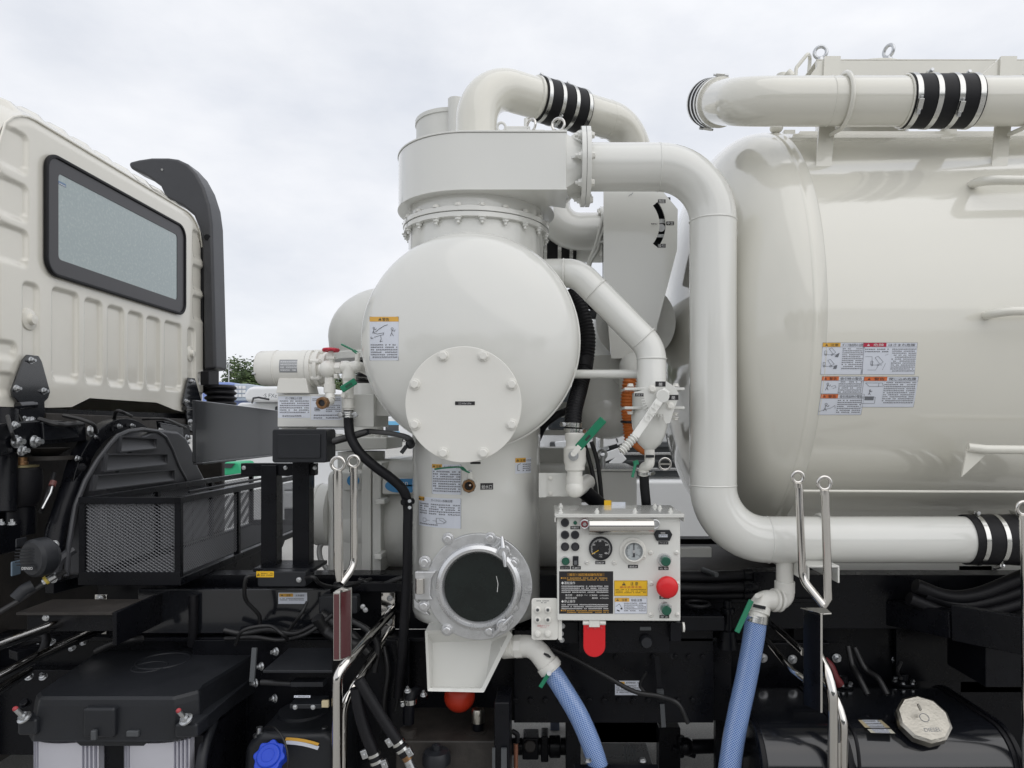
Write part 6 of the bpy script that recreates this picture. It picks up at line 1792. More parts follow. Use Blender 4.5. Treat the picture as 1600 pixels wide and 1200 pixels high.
b = MB(); b.tube(fillet([P(1272, 1010, Yr + .14), P(1294, 1052, Yr + .03), P(1301, 1085, Yr), P(1302, 1300, Yr)], .12, 8), S(8, Yr), CHROME, 24); b.build('lower_tube', gr_, smooth=60)
b = MB(); b.tube(fillet([P(1280, 1060, Yr + .20), P(1306, 1090, Yr + .08), P(1317, 1130, Yr + .04), P(1317.5, 1300, Yr + .04)], .12, 8), S(8, Yr), CHROME, 24); b.build('lower_tube', gr_, smooth=60)
b = MB(); b.bar(P(1309, 1160, Yr + .02), P(1309, 1200, Yr + .02), .008, .02, CHROME); b.build('weld_web', gr_)
g3 = thing('guard_post', P(1600, 1260, 2.9), 'polished steel post with eye ring cut by the right edge, beside the black sleeve', 'guard post')
ring_post(g3, 1599, 794, 0, 0, Yr, rr=13)
b = MB(); b.tube([P(1600, 808, Yr), P(1603, 905, Yr), P(1605, 1300, Yr)], S(6.8, Yr), CHROME, 24); b.build('post', g3, smooth=60)

# ================================================================ CONTROL PANEL
Yk = 2.85
cp = thing('control_panel', P(966, 972, Yk), 'cream control box with gauges, red emergency button and black instruction plate', 'control panel')
def Q(zx, zy): return 860 + zx / 6.153, 785 + zy / 6.153
def QP(zx, zy, off=0.0):
    u, v = Q(zx, zy); return P(u, v, Yk) + Vector((0, -off, 0))
q = [QP(60, 128), QP(1248, 128), QP(1252, 1142), QP(66, 1136)]
b = MB(); b.prism([(p.x, p.z) for p in q], (0, Yk, 0), (1, 0, 0), (0, 0, 1), (0, .29, 0), WHITE); hs_ = b.build('housing', cp, bevel=.004)
zl = QP(0, 124).z
b = MB(); b.box((QP(40, 0).x, Yk - .022, zl), (QP(1278, 0).x, Yk + .30, zl + .008), WHITE); b.box((QP(40, 0).x, Yk - .022, zl - .006), (QP(1278, 0).x, Yk - .018, zl - .0005), WHITE)
b.box((QP(40, 0).x, Yk - .022, zl - .025), (QP(40, 0).x + .004, Yk + .29, zl - .0005), WHITE); b.box((QP(1274, 0).x, Yk - .022, zl - .026), (QP(1278, 0).x, Yk + .29, zl - .0005), WHITE); ld = b.build('lid', cp, bevel=.002)
for zx, dy in ((100, .03), (110, .24), (455, .05), (830, .06), (1090, .24), (1120, .18), (1180, .06)):
    bolt(ld, Vector((QP(zx, 0).x, Yk + dy, zl + .008)), (0, 0, 1), .011, 'wn')
b = MB(); b.box((QP(575, 0).x, Yk + .298, zl + .006), (QP(650, 0).x, Yk + .3, zl + .03), L_YEL); b.box((QP(655, 0).x, Yk + .298, zl + .006), (QP(800, 0).x, Yk + .3, zl + .022), L_WHITE); b.build('back_label', cp)
# lamp bar
b = MB(); b.lathe([(.026, 0), (.026, QP(975, 0).x - QP(365, 0).x)], QP(365, 210, .045), (1, 0, 0), CHROME, 40)
b.add([QP(370, 240, .052), QP(985, 240, .052), QP(992, 306, .012), QP(366, 306, .012), QP(370, 240, .048), QP(985, 240, .048), QP(992, 306, .008), QP(366, 306, .008)], [(0, 1, 2, 3), (7, 6, 5, 4), (0, 4, 5, 1), (3, 2, 6, 7), (0, 3, 7, 4), (1, 5, 6, 2)], CHROME); b.box(QP(370, 190, .04), QP(985, 238, .004), CHROME); lbz = b.build('lamp_bar', cp, bevel=.003)
for zx, m_ in ((325, LAMPR), (995, ZINC)):
    b = MB(); b.cyl(QP(zx, 200, .0), QP(zx, 200, .03), .019, m_, n=24); b.torus(QP(zx, 200, .03), (0, 1, 0), .017, .003, ZINC, 24, 6); b.cyl(QP(zx, 200, .03), QP(zx, 200, .036), .008, ZINC, n=6); b.build('lamp_bracket', lbz)
def knob(nm, zx, zy, rz, m_, dep=.012, bez=None):
    r = S(rz / 6.153, Yk)
    b = MB(); b.lathe([(r, 0), (r, dep * .8), (r * .9, dep), (1e-4, dep)], QP(zx, zy), (0, -1, 0), m_, 32, caps=False); return b.build(nm, cp)
for zx, zy in ((140, 194), (140, 310), (237, 310), (140, 424), (238, 424)):
    o = knob('socket', zx, zy, 40, PLAST, .010)
    b = MB(); b.torus(QP(zx, zy, .0105), (0, 1, 0), .014, .0018, INK, 24, 6); b.build('socket_ring', o)
    if zy > 400:
        b = MB(); b.cyl(QP(zx, zy, .010), QP(zx, zy, .014), .010, INK, r1=.012, n=24); b.build('socket_hole', o)
knob('indicator_lamp', 238, 194, 19, GLEN, .012)
def button(zx, zy, r1_, r2_, m_, dep):
    b = MB(); b.lathe([(S(r1_ / 6.153, Yk), 0), (S(r1_ / 6.153, Yk), .008), (S(r1_ * .88 / 6.153, Yk), .016), (S(r2_ / 6.153, Yk), .016)], QP(zx, zy), (0, -1, 0), ALUS, 36, caps=False); o = b.build('push_button', cp)
    b = MB(); r = S(r2_ / 6.153, Yk); b.lathe([(r, .008), (r, dep - .003), (r * .85, dep), (1e-4, dep)], QP(zx, zy), (0, -1, 0), m_, 36, caps=False); b.build('button_cap', o)
button(145, 560, 46, 38, GLEN, .018)
button(1096, 552, 66, 46, GLEN, .040)
button(1102, 1018, 66, 46, GLEN, .040)
b = MB(); b.box(QP(215, 515, .0), QP(270, 605, .008), PLAST); b.bar(QP(240, 560, .014), QP(240, 595, .028), .014, .014, GRILLE, (0, -1, 0)); b.build('toggle_switch', cp, bevel=.002)
r = S(105 / 6.153, Yk)
b = MB(); b.cyl(QP(1106, 795), QP(1106, 795, .03), r * .45, ALUS, n=32); b.lathe([(r * .5, .02), (r * .86, .024), (r * .97, .032), (r, .042), (r * .96, .052), (r * .8, .060), (r * .4, .0645), (1e-4, .0655)], QP(1106, 793), (0, -1, 0), REDB, 48, caps=False); b.build('emergency_stop', cp, smooth=60)
# gauges
def arc_ticks(o, zx, zy, r, off, a0, a1, n, m_, l=.008, w=.0013):
    b = MB()
    for k in range(n + 1):
        a = R(a0 + (a1 - a0) * k / n)
        d = Vector((math.sin(a), 0, math.cos(a)))
        ll = l if k % 5 == 0 else l * .6
        b.bar(QP(zx, zy, off) + d * (r - ll), QP(zx, zy, off) + d * r, w, .0004, m_, (0, -1, 0))
    b.build('dial_marks', o)
r = S(113 / 6.153, Yk)
b = MB(); b.lathe([(r, 0), (r, .010), (r * .96, .014), (r * .90, .014), (r * .88, .010)], QP(482, 440), (0, -1, 0), PLAST, 56, caps=False); g1 = b.build('tachometer', cp)
b = MB(); b.lathe([(r * .89, .009), (1e-4, .009)], QP(482, 440), (0, -1, 0), DIALK, 48, caps=False); b.build('dial', g1)
arc_ticks(g1, 482, 440, r * .84, .0098, -125, 125, 40, INKW, .009)
b = MB(); b.bar(QP(462, 455, .0125), QP(395, 493, .0125), .0022, .001, L_YEL, (0, -1, 0)); b.cyl(QP(482, 440, .009), QP(482, 440, .014), .007, DIALK, n=20); b.build('needle', g1)
u_, v_ = Q(482, 440)
sticker('dial_lettering', g1, u_ - 12, v_ - 13, u_ + 12, v_ + 14, surf_y(Yk - .0092), DIALK, [('text', '10', u_ - 10, v_ - 4, 4.2, INKW), ('text', '20', u_ - 1, v_ - 10, 4.2, INKW), ('text', '30', u_ + 9, v_ - 4, 4.2, INKW), ('text', '40', u_ + 8, v_ + 9, 4.2, INKW), ('text', '0', u_ - 9.5, v_ + 9, 4.2, INKW), ('text', 'r/min', u_, v_ + 11, 2.6, INKW), ('text', '×100', u_, v_ + 14, 2.4, INKW)])
r = S(128 / 6.153, Yk)
b = MB(); b.lathe([(r, 0), (r, .004), (r * .95, .006), (r * .75, .006)], QP(790, 464), (0, -1, 0), FIT, 56, caps=False); b.lathe([(r * .80, .004), (r * .80, .022), (r * .74, .027), (r * .68, .026), (r * .66, .02)], QP(797, 464), (0, -1, 0), FIT, 56, caps=False); g2 = b.build('pressure_gauge', cp)
b = MB(); b.lathe([(r * .68, .018), (1e-4, .018)], QP(797, 464), (0, -1, 0), DIALW, 48, caps=False); b.build('dial', g2)
arc_ticks(g2, 797, 464, r * .62, .0188, -130, 130, 30, INK, .010, .0012)
b = MB(); b.bar(QP(797, 515, .021), QP(797, 385, .021), .0035, .001, INK, (0, -1, 0)); b.bar(QP(797, 515, .022), QP(797, 470, .022), .007, .001, INK, (0, -1, 0)); b.cyl(QP(797, 464, .018), QP(797, 464, .023), .006, ALUS, n=16); b.build('needle', g2)
u_, v_ = Q(797, 464)
sticker('dial_lettering', g2, u_ - 9, v_ - 9, u_ + 9, v_ + 12, surf_y(Yk - .0182), DIALW, [('text', '0.1', u_ + 8, v_ - 3, 3.2, INK), ('text', '0.1', u_ - 8, v_ - 3, 3.2, INK), ('text', '0.2', u_ + 5.5, v_ + 7, 2.8, INK), ('text', 'MPa', u_, v_ + 10.5, 2.8, INK)])
# counter
b = MB(); cpoly = [Q(995, 310), Q(1022, 266), Q(1148, 266), Q(1174, 310), Q(1148, 370), Q(1022, 370)]
b.py(cpoly, Yk - .010, .0095, PLAST); o = b.build('hour_meter', cp, bevel=.002)
u0_, v0_ = Q(1040, 308); u1_, v1_ = Q(1128, 335)
sticker('digits', o, u0_, v0_, u1_, v1_, surf_y(Yk - .0103), DIALW, [('fine', u0_ + .6, v0_ + .4, u1_ - .6, v1_ - .4, 3.6, FINE_W)])
u0_, v0_ = Q(1060, 284); u1_, v1_ = Q(1108, 302)
sticker('mark', o, u0_, v0_, u1_, v1_, surf_y(Yk - .0103), L_BLK, [('fine', u0_, v0_, u1_, v1_, 3, FINE_K)])
# small name tags
sk = surf_y(Yk - .0005)
for (a, c, d, e_, t) in ((192, 228, 285, 258, '作動灯'), (93, 612, 188, 644, 'エンジン'), (197, 612, 292, 644, '作業灯'), (432, 563, 528, 594, '回転計'), (746, 600, 842, 632, '連成計'), (1038, 374, 1134, 404, 'アワーメータ'), (1038, 618, 1136, 650, '始 動'), (1048, 898, 1142, 928, '非 常'), (1048, 1084, 1142, 1114, '停 止')):
    (x0, y0), (x1, y1) = Q(a, c), Q(d, e_)
    sticker('name_tag', cp, x0, y0, x1, y1, sk, L_BLK, [('text', t, (x0 + x1) / 2, y1 - 1.2, 3.4, INKW, 'c', (x1 - x0) * .78)])
# instruction plate
(x0, y0), (x1, y1) = Q(84, 662), Q(603, 1070)
kx, ky = (x1 - x0) / 519, (y1 - y0) / 408
def Kx(z): return x0 + (z - 84) * kx
def Ky(z): return y0 + (z - 662) * ky
it = [('rect', Kx(160), Ky(678), Kx(520), Ky(710), mat('dark_amber_print', (.10, .055, .015), .5)), ('text', '吸引・加圧排出操作方法', Kx(340), Ky(705), 4.6, INKO, 'c', Kx(495) - Kx(185)),
      ('text', '●注意', Kx(100), Ky(733), 3.0, INKO, 'l'), ('fine', Kx(158), Ky(718), Kx(545), Ky(754), 2.9, FINE_KO),
      ('text', '◆運転操作', Kx(104), Ky(785), 5.0, INKW, 'l', Kx(242) - Kx(108)), ('fine', Kx(106), Ky(796), Kx(556), Ky(872), 3.05, FINE_K),
      ('text', '吸引時', Kx(145), Ky(899), 3.6, INKW, 'l'), ('text', '850 ～ 1300  r/min', Kx(252), Ky(899), 3.6, INKW, 'l', Kx(556) - Kx(252)),
      ('text', '加圧排出時', Kx(145), Ky(926), 3.6, INKW, 'l'), ('text', '800  r/min', Kx(400), Ky(926), 3.6, INKW, 'l', Kx(556) - Kx(400)),
      ('text', '◆停止操作', Kx(104), Ky(962), 5.0, INKW, 'l', Kx(242) - Kx(108)), ('fine', Kx(106), Ky(974), Kx(556), Ky(1030), 3.0, FINE_K),
      ('text', '●注意', Kx(100), Ky(1044), 3.0, INKO, 'l'), ('fine', Kx(158), Ky(1032), Kx(560), Ky(1064), 2.7, FINE_KO)]
sticker('instruction_plate', cp, x0, y0, x1, y1, sk, L_BLK, it)
(x0, y0), (x1, y1) = Q(612, 750), Q(934, 900)
sticker('caution_label', cp, x0, y0, x1, y1, sk, L_YEL, [('warn', Q(706, 782)[0], Q(706, 782)[1], 3.0, INK, L_YEL), ('text', '注 意', Q(806, 0)[0], Q(0, 794)[1], 5.6, INK), ('text', '高圧洗浄注意', Q(772, 0)[0], Q(0, 821)[1], 3.4, INKR, 'c', 34), ('fine', Q(626, 0)[0], Q(0, 830)[1], Q(920, 0)[0], Q(0, 874)[1], 2.5, FINE_Y), ('line', [(x0 + .6, y0 + .6), (x1 - .6, y0 + .6), (x1 - .6, y1 - .6), (x0 + .6, y1 - .6), (x0 + .6, y0 + .6)], .3, INK)])
(x0, y0), (x1, y1) = Q(617, 916), Q(929, 1070)
sticker('caution_label', cp, x0, y0, x1, y1, sk, L_WHITE, cau(x0, y0, x0 + 23, y0 + 6.2) + [('text', '取扱注意', Q(828, 0)[0], y0 + 5.4, 4.4, INK), ('fine', Q(706, 0)[0], Q(0, 960)[1], x1 - 1.5, Q(0, 1050)[1], 3.0, FINE_W),
        ('line', [Q(630, 1000), Q(662, 975), Q(690, 1020)], .5, INK), ('poly', [Q(640, 1030), Q(668, 1040), Q(660, 1048), Q(638, 1038)], INK), ('poly', [Q(672, 1015), Q(692, 1012), Q(692, 1028), Q(676, 1026)], INK), ('line', [(x0 + .3, y0 + .3), (x1 - .3, y0 + .3), (x1 - .3, y1 - .3), (x0 + .3, y1 - .3), (x0 + .3, y0 + .3)], .3, INKG)])
for zx, zy in ((352, 576), (612, 578), (962, 482), (1212, 482), (968, 778), (1222, 782), (966, 1080), (1222, 1080), (895, 524)):
    b = MB(); b.lathe([(.0095, 0), (.0095, .003), (.006, .007), (1e-4, .008)], QP(zx, zy), (0, -1, 0), FIT, 16, caps=False); o = b.build('screw', cp)
    b = MB(); b.bar(QP(zx - 12, zy, .0075), QP(zx + 12, zy, .0075), .0016, .0012, INKG, (0, -1, 0)); b.build('screw_slot', o)
# under the box: red flap switch cover, hinge, black support bracket
b = MB(); zx_ = [(911.5, 975), (946, 975), (946, 1010)] + [(928.7 + 17.3 * math.cos(t), 1010 + 17.3 * math.sin(t)) for t in [pi * k / 14 for k in range(1, 14)]] + [(911.5, 1010)]
b.py(zx_, 2.86, .012, REDB); fl_ = b.build('red_flap', bevel=.004)
tag(fl_, 'bright red rounded flap hanging on a white hinge below the control box', 'flap')
b = MB(); b.cyl(P(910.5, 973, 2.862), P(920, 973, 2.862), S(3.6, 2.86), FIT, n=16); b.cyl(P(937, 973, 2.862), P(946.5, 973, 2.862), S(3.6, 2.86), FIT, n=16); b.box(P(920.3, 969.5, 2.854), P(936.7, 978.5, 2.87), FIT); b.build('hinge', fl_, bevel=.002)
for u in (919, 930, 940):
    b = MB(); b.cyl(P(u, 981, 2.86), P(u, 981, 2.857), .005, mat('red_rivet', (.5, .02, .03), .4) if u == 919 else MATS['red_rivet'], n=10); b.build('rivet', fl_)
sb_ = thing('panel_bracket', P(975, 1020, 2.9), 'black steel bracket plate with a dark knob just under the control box', 'bracket')
b = MB(); b.box((XX(905, 2.93), 2.93, ZZ(1020, 2.93)), (XX(1046, 2.93), 2.96, ZZ(972, 2.93)), BLACK); b.box((XX(1046.5, 2.9), 2.88, ZZ(1000, 2.9)), (XX(1063, 2.9), 2.96, ZZ(970.8, 2.9)), BLACK); b.box((XX(870, 2.98), 2.98, ZZ(1005, 2.98)), (XX(904, 2.98), 3.2, ZZ(972, 2.98)), BLACK); b.build('plate', sb_, bevel=.003)
b = MB(); b.lathe([(S(9.5, 2.92), 0), (S(9.5, 2.92), .02), (S(8, 2.92), .03), (1e-4, .031)], P(1009, 1001, 2.928), (0, -1, 0), PLAST, 28, caps=False); b.box(P(1000, 985, 2.925), P(1017, 979, 2.93), GRILLE); b.build('knob', sb_)
for u, v in ((879, 978), (877, 990), (1057, 981), (878, 1000)): bolt(sb_, P(u, v, 2.9 if u > 900 else 2.978), (0, -1, 0), .011, 'z')
b = MB(); b.cyl(P(1066, 980, 2.9), P(1069, 980, 2.9), .02, FIT, n=20); b.build('white_plug', sb_)
# grease nipple plate
gn = thing('grease_plate', P(852, 1000, 2.87), 'small white plate with six grease points left of the control box', 'plate')
b = MB(); b.prism(rrect(XX(830.5, 2.87), ZZ(1000, 2.87), XX(872, 2.87), ZZ(935, 2.87), .012), (0, 2.87, 0), (1, 0, 0), (0, 0, 1), (0, .008, 0), FIT); gp2 = b.build('plate', gn, bevel=.002)
b = MB(); b.box((XX(872.3, 2.875), 2.872, ZZ(1000, 2.87)), (XX(878, 2.875), 2.878, ZZ(968, 2.87)), FIT); b.build('tab', gn)
for j, v in enumerate((953, 968.5, 990)):
    for u in (840, 856):
        b = MB(); b.lathe([(.0145, 0), (.0145, .004), (.0115, .007), (.0115, .012), (.008, .013), (.008, .017), (1e-4, .018)], P(u, v, 2.869), (0, -1, 0), FIT, 20, caps=False); o = b.build('grease_point', gn)
        if j < 2:
            b = MB(); b.lathe([(.0065, 0), (.0055, .006), (1e-4, .007)], P(u, v, 2.869 - .0175), (0, -1, 0), GRILLE, 12, caps=False); b.build('nipple', o)
sticker('lettering', gp2, 837, 937, 868, 943, surf_y(2.8695), FIT, [('fine', 838, 937.5, 858, 940, 2.4, FINE_P), ('fine', 845, 940.5, 854, 942.7, 2.2, FINE_P)])
sticker('lettering', gp2, 837, 975, 868, 981, surf_y(2.8695), FIT, [('text', '給脂ポイント', 849, 978.6, 3.0, INKR, 'c', 19), ('text', 'グリース', 849, 981, 2.2, INKR, 'c', 9)])

# ================================================================ BIG VACUUM TANK
TY, TZ, TRd = 4.1, H + .503, 1.118
X0 = 1.125
tk = thing('vacuum_tank', (2.8, TY, TZ - TRd), 'huge glossy ivory cylindrical tank with warning labels filling the right side', 'tank')
b = MB()
dp = .455
prof = [(TRd * math.sin(pi / 2 * k / 30) ** .92, -dp * math.cos(pi / 2 * k / 30)) for k in range(31)]
b.lathe([(1e-4, -dp)] + prof[1:], (X0, TY, TZ), (1, 0, 0), TANKW, 160, caps=False); b.build('dished_end', tk, smooth=60)
b = MB(); b.lathe([(TRd, 0), (TRd + .002, .005), (TRd + .0022, .015), (TRd + .0005, .020), (TRd, .022), (TRd, .06), (TRd + .002, .063), (TRd, .066), (TRd, 1.6), (TRd, 4.2), (TRd * .6, 4.5), (1e-4, 4.6)], (X0, TY, TZ), (1, 0, 0), TANKW, 160, caps=False); b.build('shell', tk, smooth=60)
st = surf_barrel(TY, TZ, TRd)
def tl(x0, y0, x1, y1, hw, hcol, word, title, extra, wc=INK):
    hy = y0 + 6.2
    it = [('rect', x0, y0, x0 + hw, hy, hcol), ('warn', x0 + hw * .22, y0 + 3.2, 2.0, wc, hcol), ('text', word, x0 + hw * .66, hy - 1.1, 4.6, wc, 'c', hw * .45), ('text', title, (x0 + hw + x1) / 2, hy - 1.0, 4.6, INK, 'c', (x1 - x0 - hw) * .86), ('line', [(x0, hy + .3), (x1, hy + .3)], .35, INKG),
          ('line', [(x0, y0), (x1, y0), (x1, y1), (x0, y1), (x0, y0)], .35, INKG)] + extra
    sticker('warning_label', tk, x0, y0, x1, y1, st, L_WHITE, it)
def tipper(x, y, s_):
    c = [(x - 8, y), (x + 8, y)]
    t_ = [(x - 3, y - 10), (x + 1, y - 12), (x + 8, y - 4), (x + 4, y - 1), (x - 3, y - 10)]
    return [('line', c, .5, INKG), ('line', [(x + (p - x) * s_, y + (q_ - y) * s_) for p, q_ in t_], .5, INKG), ('line', [(x - 9, y - 6), (x - 6, y - 6), (x - 6, y), (x - 9, y), (x - 9, y - 6)], .5, INKG)] + \
           [('line', [(x + dx + 1.4 * math.cos(a), y + 1.4 * math.sin(a)) for a in [k * pi / 4 for k in range(9)]], .45, INKG) for dx in (-7, 2)]
tl(1285.5, 535.5, 1347, 585, 26, L_AMB, '注意', 'ダンプ排出時の注意', [('fine', 1315, 543.5, 1345.5, 577, 3.15, FINE_W)] + tipper(1298, 554, .9) + tipper(1297, 572, .9) + [('poly', [(1307, 553), (1311, 551), (1309, 558), (1304, 557)], INKG), ('poly', [(1305, 571), (1309, 570), (1308, 576), (1303, 576)], INKG)])
tl(1349, 535.5, 1428.5, 585, 34, L_RED, '危険', 'はさまれ危険', [('fine', 1352, 544, 1387, 551, 3.2, FINE_W), ('fine', 1392, 544, 1427.5, 581, 3.1, FINE_W)] + tipper(1371, 570, 1.15) + [('line', [(1353, 557), (1363, 557), (1364, 568)], .4, INKG), ('line', [(1382, 555), (1387, 553)], .4, INKG), ('line', [(1380, 578), (1384, 567)], .4, INKG), ('line', [(1358, 578), (1370, 578), (1374, 570)], .4, INKG)], INKW)
tl(1284.5, 588, 1346.5, 615, 25, L_ORG, '警告', '吸引時の警告', [('fine', 1310, 595, 1345, 614, 3.2, FINE_W)] + person_lines(1294, 606, 7) + [('line', [(1299, 604), (1305, 602), (1307, 605), (1302, 607)], .5, INKG)])
tl(1282.5, 615.8, 1345, 648, 25, L_ORG, '警告', '吸引排出時の警告', [('fine', 1308, 624, 1343, 645.5, 3.15, FINE_W)] + person_lines(1292, 638, 7.5) + [('line', [(1283, 643), (1290, 640), (1300, 637), (1305, 633), (1306, 638)], .5, INKG)])
tl(1350.5, 588.5, 1427, 636, 32.5, L_ORG, '警告', '閉じ込め危険', [('fine', 1380, 596, 1425, 630.5, 3.15, FINE_W), ('line', [(1353, 598), (1359, 603.5), (1372, 603.5), (1372, 598), (1353, 598)], .5, INKG), ('line', [(1372, 598), (1377, 598), (1379, 603), (1372, 603.5)], .5, INKG), ('rect', 1355, 619, 1368, 625, INKG), ('line', [(1351, 620), (1370, 620), (1370, 630), (1351, 630), (1351, 620)], .5, INKG)] + person_lines(1361, 614, 5))
# grab bars
def bar_tube(pts, r, rad=.06):
    b = MB(); b.tube(fillet(pts, rad, 8), r, TANKW, 20); return b.build('grab_bar', tk, smooth=60)
bar_tube([P(1496, 304, 3.34), P(1525, 285, 3.10), P(1552, 281, 3.02), P(1700, 283, 3.02)], S(7.5, 3.05), .12)
bar_tube([P(1530, 496, 3.03), P(1552, 490, 2.93), P(1580, 486, 2.90), P(1700, 485, 2.9)], S(7, 2.92), .1)
bar_tube([P(1512, 699, 3.0), P(1540, 702, 2.99), P(1700, 704, 2.98)], S(7, 3.0), .1)
b = MB(); b.py([(1511, 704), (1541, 710), (1503, 745)], 3.0, .008, TANKW); b.add([P(1511, 704, 3.0), P(1503, 745, 3.0), P(1503, 745, 3.2), P(1511, 704, 3.12)], [(0, 1, 2, 3)], TANKW); b.build('gusset', tk)
b = MB(); b.tube([P(1255, 767, 3.12), P(1700, 769, 3.12)], .006, TANKW, 10); b.build('drip_rod', tk)
# skirt under the tank
b = MB(); b.box((XX(1300, 3.62), 3.6, ZZ(905, 3.6)), (XX(1499, 3.6), 3.65, ZZ(868, 3.6)), WHITE); b.box((XX(1555, 3.62), 3.6, ZZ(905, 3.6)), (3.6, 3.65, ZZ(868, 3.6)), WHITE); b.each('skirt', tk, bevel=.003)
b = MB(); b.box((1.2, 3.66, H - .72), (4.0, 4.6, H - .5), GREYW); b.build('saddle', tk)
b = MB(); b.box((XX(1060, 3.75), 3.75, ZZ(871, 3.75)), (XX(1112, 3.75), 3.8, ZZ(856, 3.75)), WHITE); b.build('front_saddle', tk, bevel=.003)
# small latch bump on top
b = MB(); b.ball(P(1213, 200, 3.7), .035, TANKW, 20, (1, 1, .8)); b.build('cap', tk)
# walkway on top of the tank
wk = thing('tank_walkway', P(1450, 100, 3.5), 'ivory walkway frame with gussets and steel lifting eyes on top of the tank', 'walkway')
Yt = 3.5
b = MB(); b.box((XX(1276, Yt), Yt, ZZ(125, Yt)), (3.6, Yt + .02, ZZ(94, Yt)), TANKW); b.box((XX(1276, Yt), Yt, ZZ(94, Yt)), (3.6, Yt + .55, ZZ(92, Yt)), TANKW); b.box((XX(1240, 3.55), 3.55, ZZ(214, 3.55)), (3.6, 3.60, ZZ(208.5, 3.55)), TANKW); b.build('side_channel', wk, bevel=.003)
b = MB(); b.box((XX(1250, 3.6), 3.6, ZZ(209, 3.6)), (3.6, 4.2, ZZ(205, 3.6)), TANKW); b.build('deck', wk)
for (ut, ub, g0) in ((1301.5, 1287, 1258), (1577, 1562, 1522)):
    Ya, Yb2 = 3.33, 3.215
    b = MB()
    t0, t1 = P(ut - 13, 87.5, Ya), P(ut + 12.5, 87.5, Ya)
    m0, m1 = P(ut - 15, 126, Ya), P(ut + 10, 126, Ya)
    b0, b1 = P(ub - 13, 270, Yb2), P(ub + 11, 270, Yb2)
    th = Vector((0, .012, 0))
    for q in ((t0, t1, m1, m0), (m0, m1, b1, b0)): b.loft(list(q), [p + th for p in q], TANKW); b.add(list(q), [(0, 1, 2, 3)], TANKW); b.add([p + th for p in q], [(0, 1, 2, 3)], TANKW)
    o = b.build('post_plate', wk, bevel=.002, smooth=20)
    b = MB(); b.prism([(p.x, p.z) for p in (P(g0, 128, Ya + .02), P(ut - 13, 88.5, Ya + .02), P(ut - 13.5, 128, Ya + .02))], (0, Ya + .012, 0), (1, 0, 0), (0, 0, 1), (0, .14, 0), TANKW); b.build('gusset', o, bevel=.002)
b = MB(); b.box((XX(1463, 3.7), 3.62, ZZ(214, 3.6)), (XX(1482, 3.7), 3.7, ZZ(195, 3.6)), TANKW); b.box((XX(1225, 3.75), 3.75, ZZ(214, 3.7)), (XX(1243, 3.75), 3.85, ZZ(196, 3.7)), TANKW); b.each('support_foot', wk, bevel=.004)
for (u, v, ax) in ((1282, 82, (.3, 1, 0)), (1388.5, 80, (1, .45, 0))):
    Ye2 = 3.9
    b = MB(); b.torus(P(u, v, Ye2), ax, S(9, Ye2), S(2.7, Ye2), ZINC, 32, 10); b.cyl(P(u, v + 9, Ye2), P(u, v + 16, Ye2), S(5, Ye2), ZINC, r1=S(7, Ye2), n=20); b.build('lifting_eye', wk, smooth=60)
b = MB(); b.tube(fillet([P(1243, 121, 3.9), P(1244, 106, 3.9), P(1262, 84, 3.9), P(1266, 88, 3.95), P(1264, 112, 3.95)], .03, 6), S(3, 3.9), TANKW, 14); b.build('hatch_handle', wk, smooth=60)
b = MB(); b.cyl(P(1222, 116, 3.9), P(1222, 126, 3.9), S(9, 3.9), TANKW, n=20); b.cyl(P(1228, 114, 3.85), P(1236, 122, 3.85), .03, TANKW, n=16); b.build('hatch_clamp', wk, bevel=.004)
b = MB(); b.lathe([(.28, 0), (.28, .03), (.25, .045), (.15, .055), (1e-4, .058)], (XX(1345, 4.1), 4.1, TZ + TRd + .355), (0, 0, 1), TANKW, 56); b.cyl((XX(1345, 4.1), 4.1, TZ + TRd - .05), (XX(1345, 4.1), 4.1, TZ + TRd + .356), .25, TANKW, n=56); b.build('manhole', wk)

# ---------------------------------------------------------------- upper pipe along the tank
up_ = thing('discharge_pipe', (2, PY, H + 1.37), 'thick ivory pipe along the top of the tank with black clamped sleeve', 'pipe')
UZ = ZZ(158.5, PY)
xa, xb2 = XX(1412, PY), XX(1519, PY)
pth = fillet([(3.6, PY, UZ), (XX(1168, PY), PY, UZ), P(1104, 161, 3.68)], .16, 14)
b = MB(); b.tube(pth, S(36.5, PY), TANKW, 48); b.build('pipe', up_, smooth=60)
pipe_ring(up_, (XX(1294, PY), PY, UZ), (1, 0, 0), S(36.5, PY) - .001, TANKW, .003)
b = MB(); b.cyl((xa, PY, UZ), (xb2, PY, UZ), S(36.5, PY) + .009, RUB, n=48); s_ = b.build('rubber_sleeve', up_)
for k, sc_w in enumerate(((0, -.9, -.5), (0, 0, 1), (0, -.9, -.6), (0, .2, 1))):
    clamp(s_, (xa + .018 + (xb2 - xa - .036) * k / 3, PY, UZ), (1, 0, 0), S(36.5, PY) + .009, .023, sc_w)
pipe_ring(up_, (xa - .004, PY, UZ), (1, 0, 0), S(36.5, PY) + .004, TANKW, .005, 'end_bead')
d_ = (pth[-1] - pth[-2]).normalized(); e0 = pth[-1]
b = MB(); b.cyl(e0 - d_ * .16, e0 - d_ * .02, S(36.5, PY) + .009, RUB, n=48); s_ = b.build('rubber_sleeve', up_)
for k in range(3): clamp(s_, e0 - d_ * (.15 - .055 * k), d_, S(36.5, PY) + .009, .018, (0, 0, 1) if k == 0 else ((0, -.5, -1) if k == 1 else None))
b = MB(); b.lathe([(S(36.5, PY), 0), (S(36.5, PY) + .012, .004), (S(36.5, PY) + .012, .03), (S(36.5, PY), .034)], e0 - d_ * .21, d_, TANKW, 48, caps=False); b.build('pipe_bead', up_)
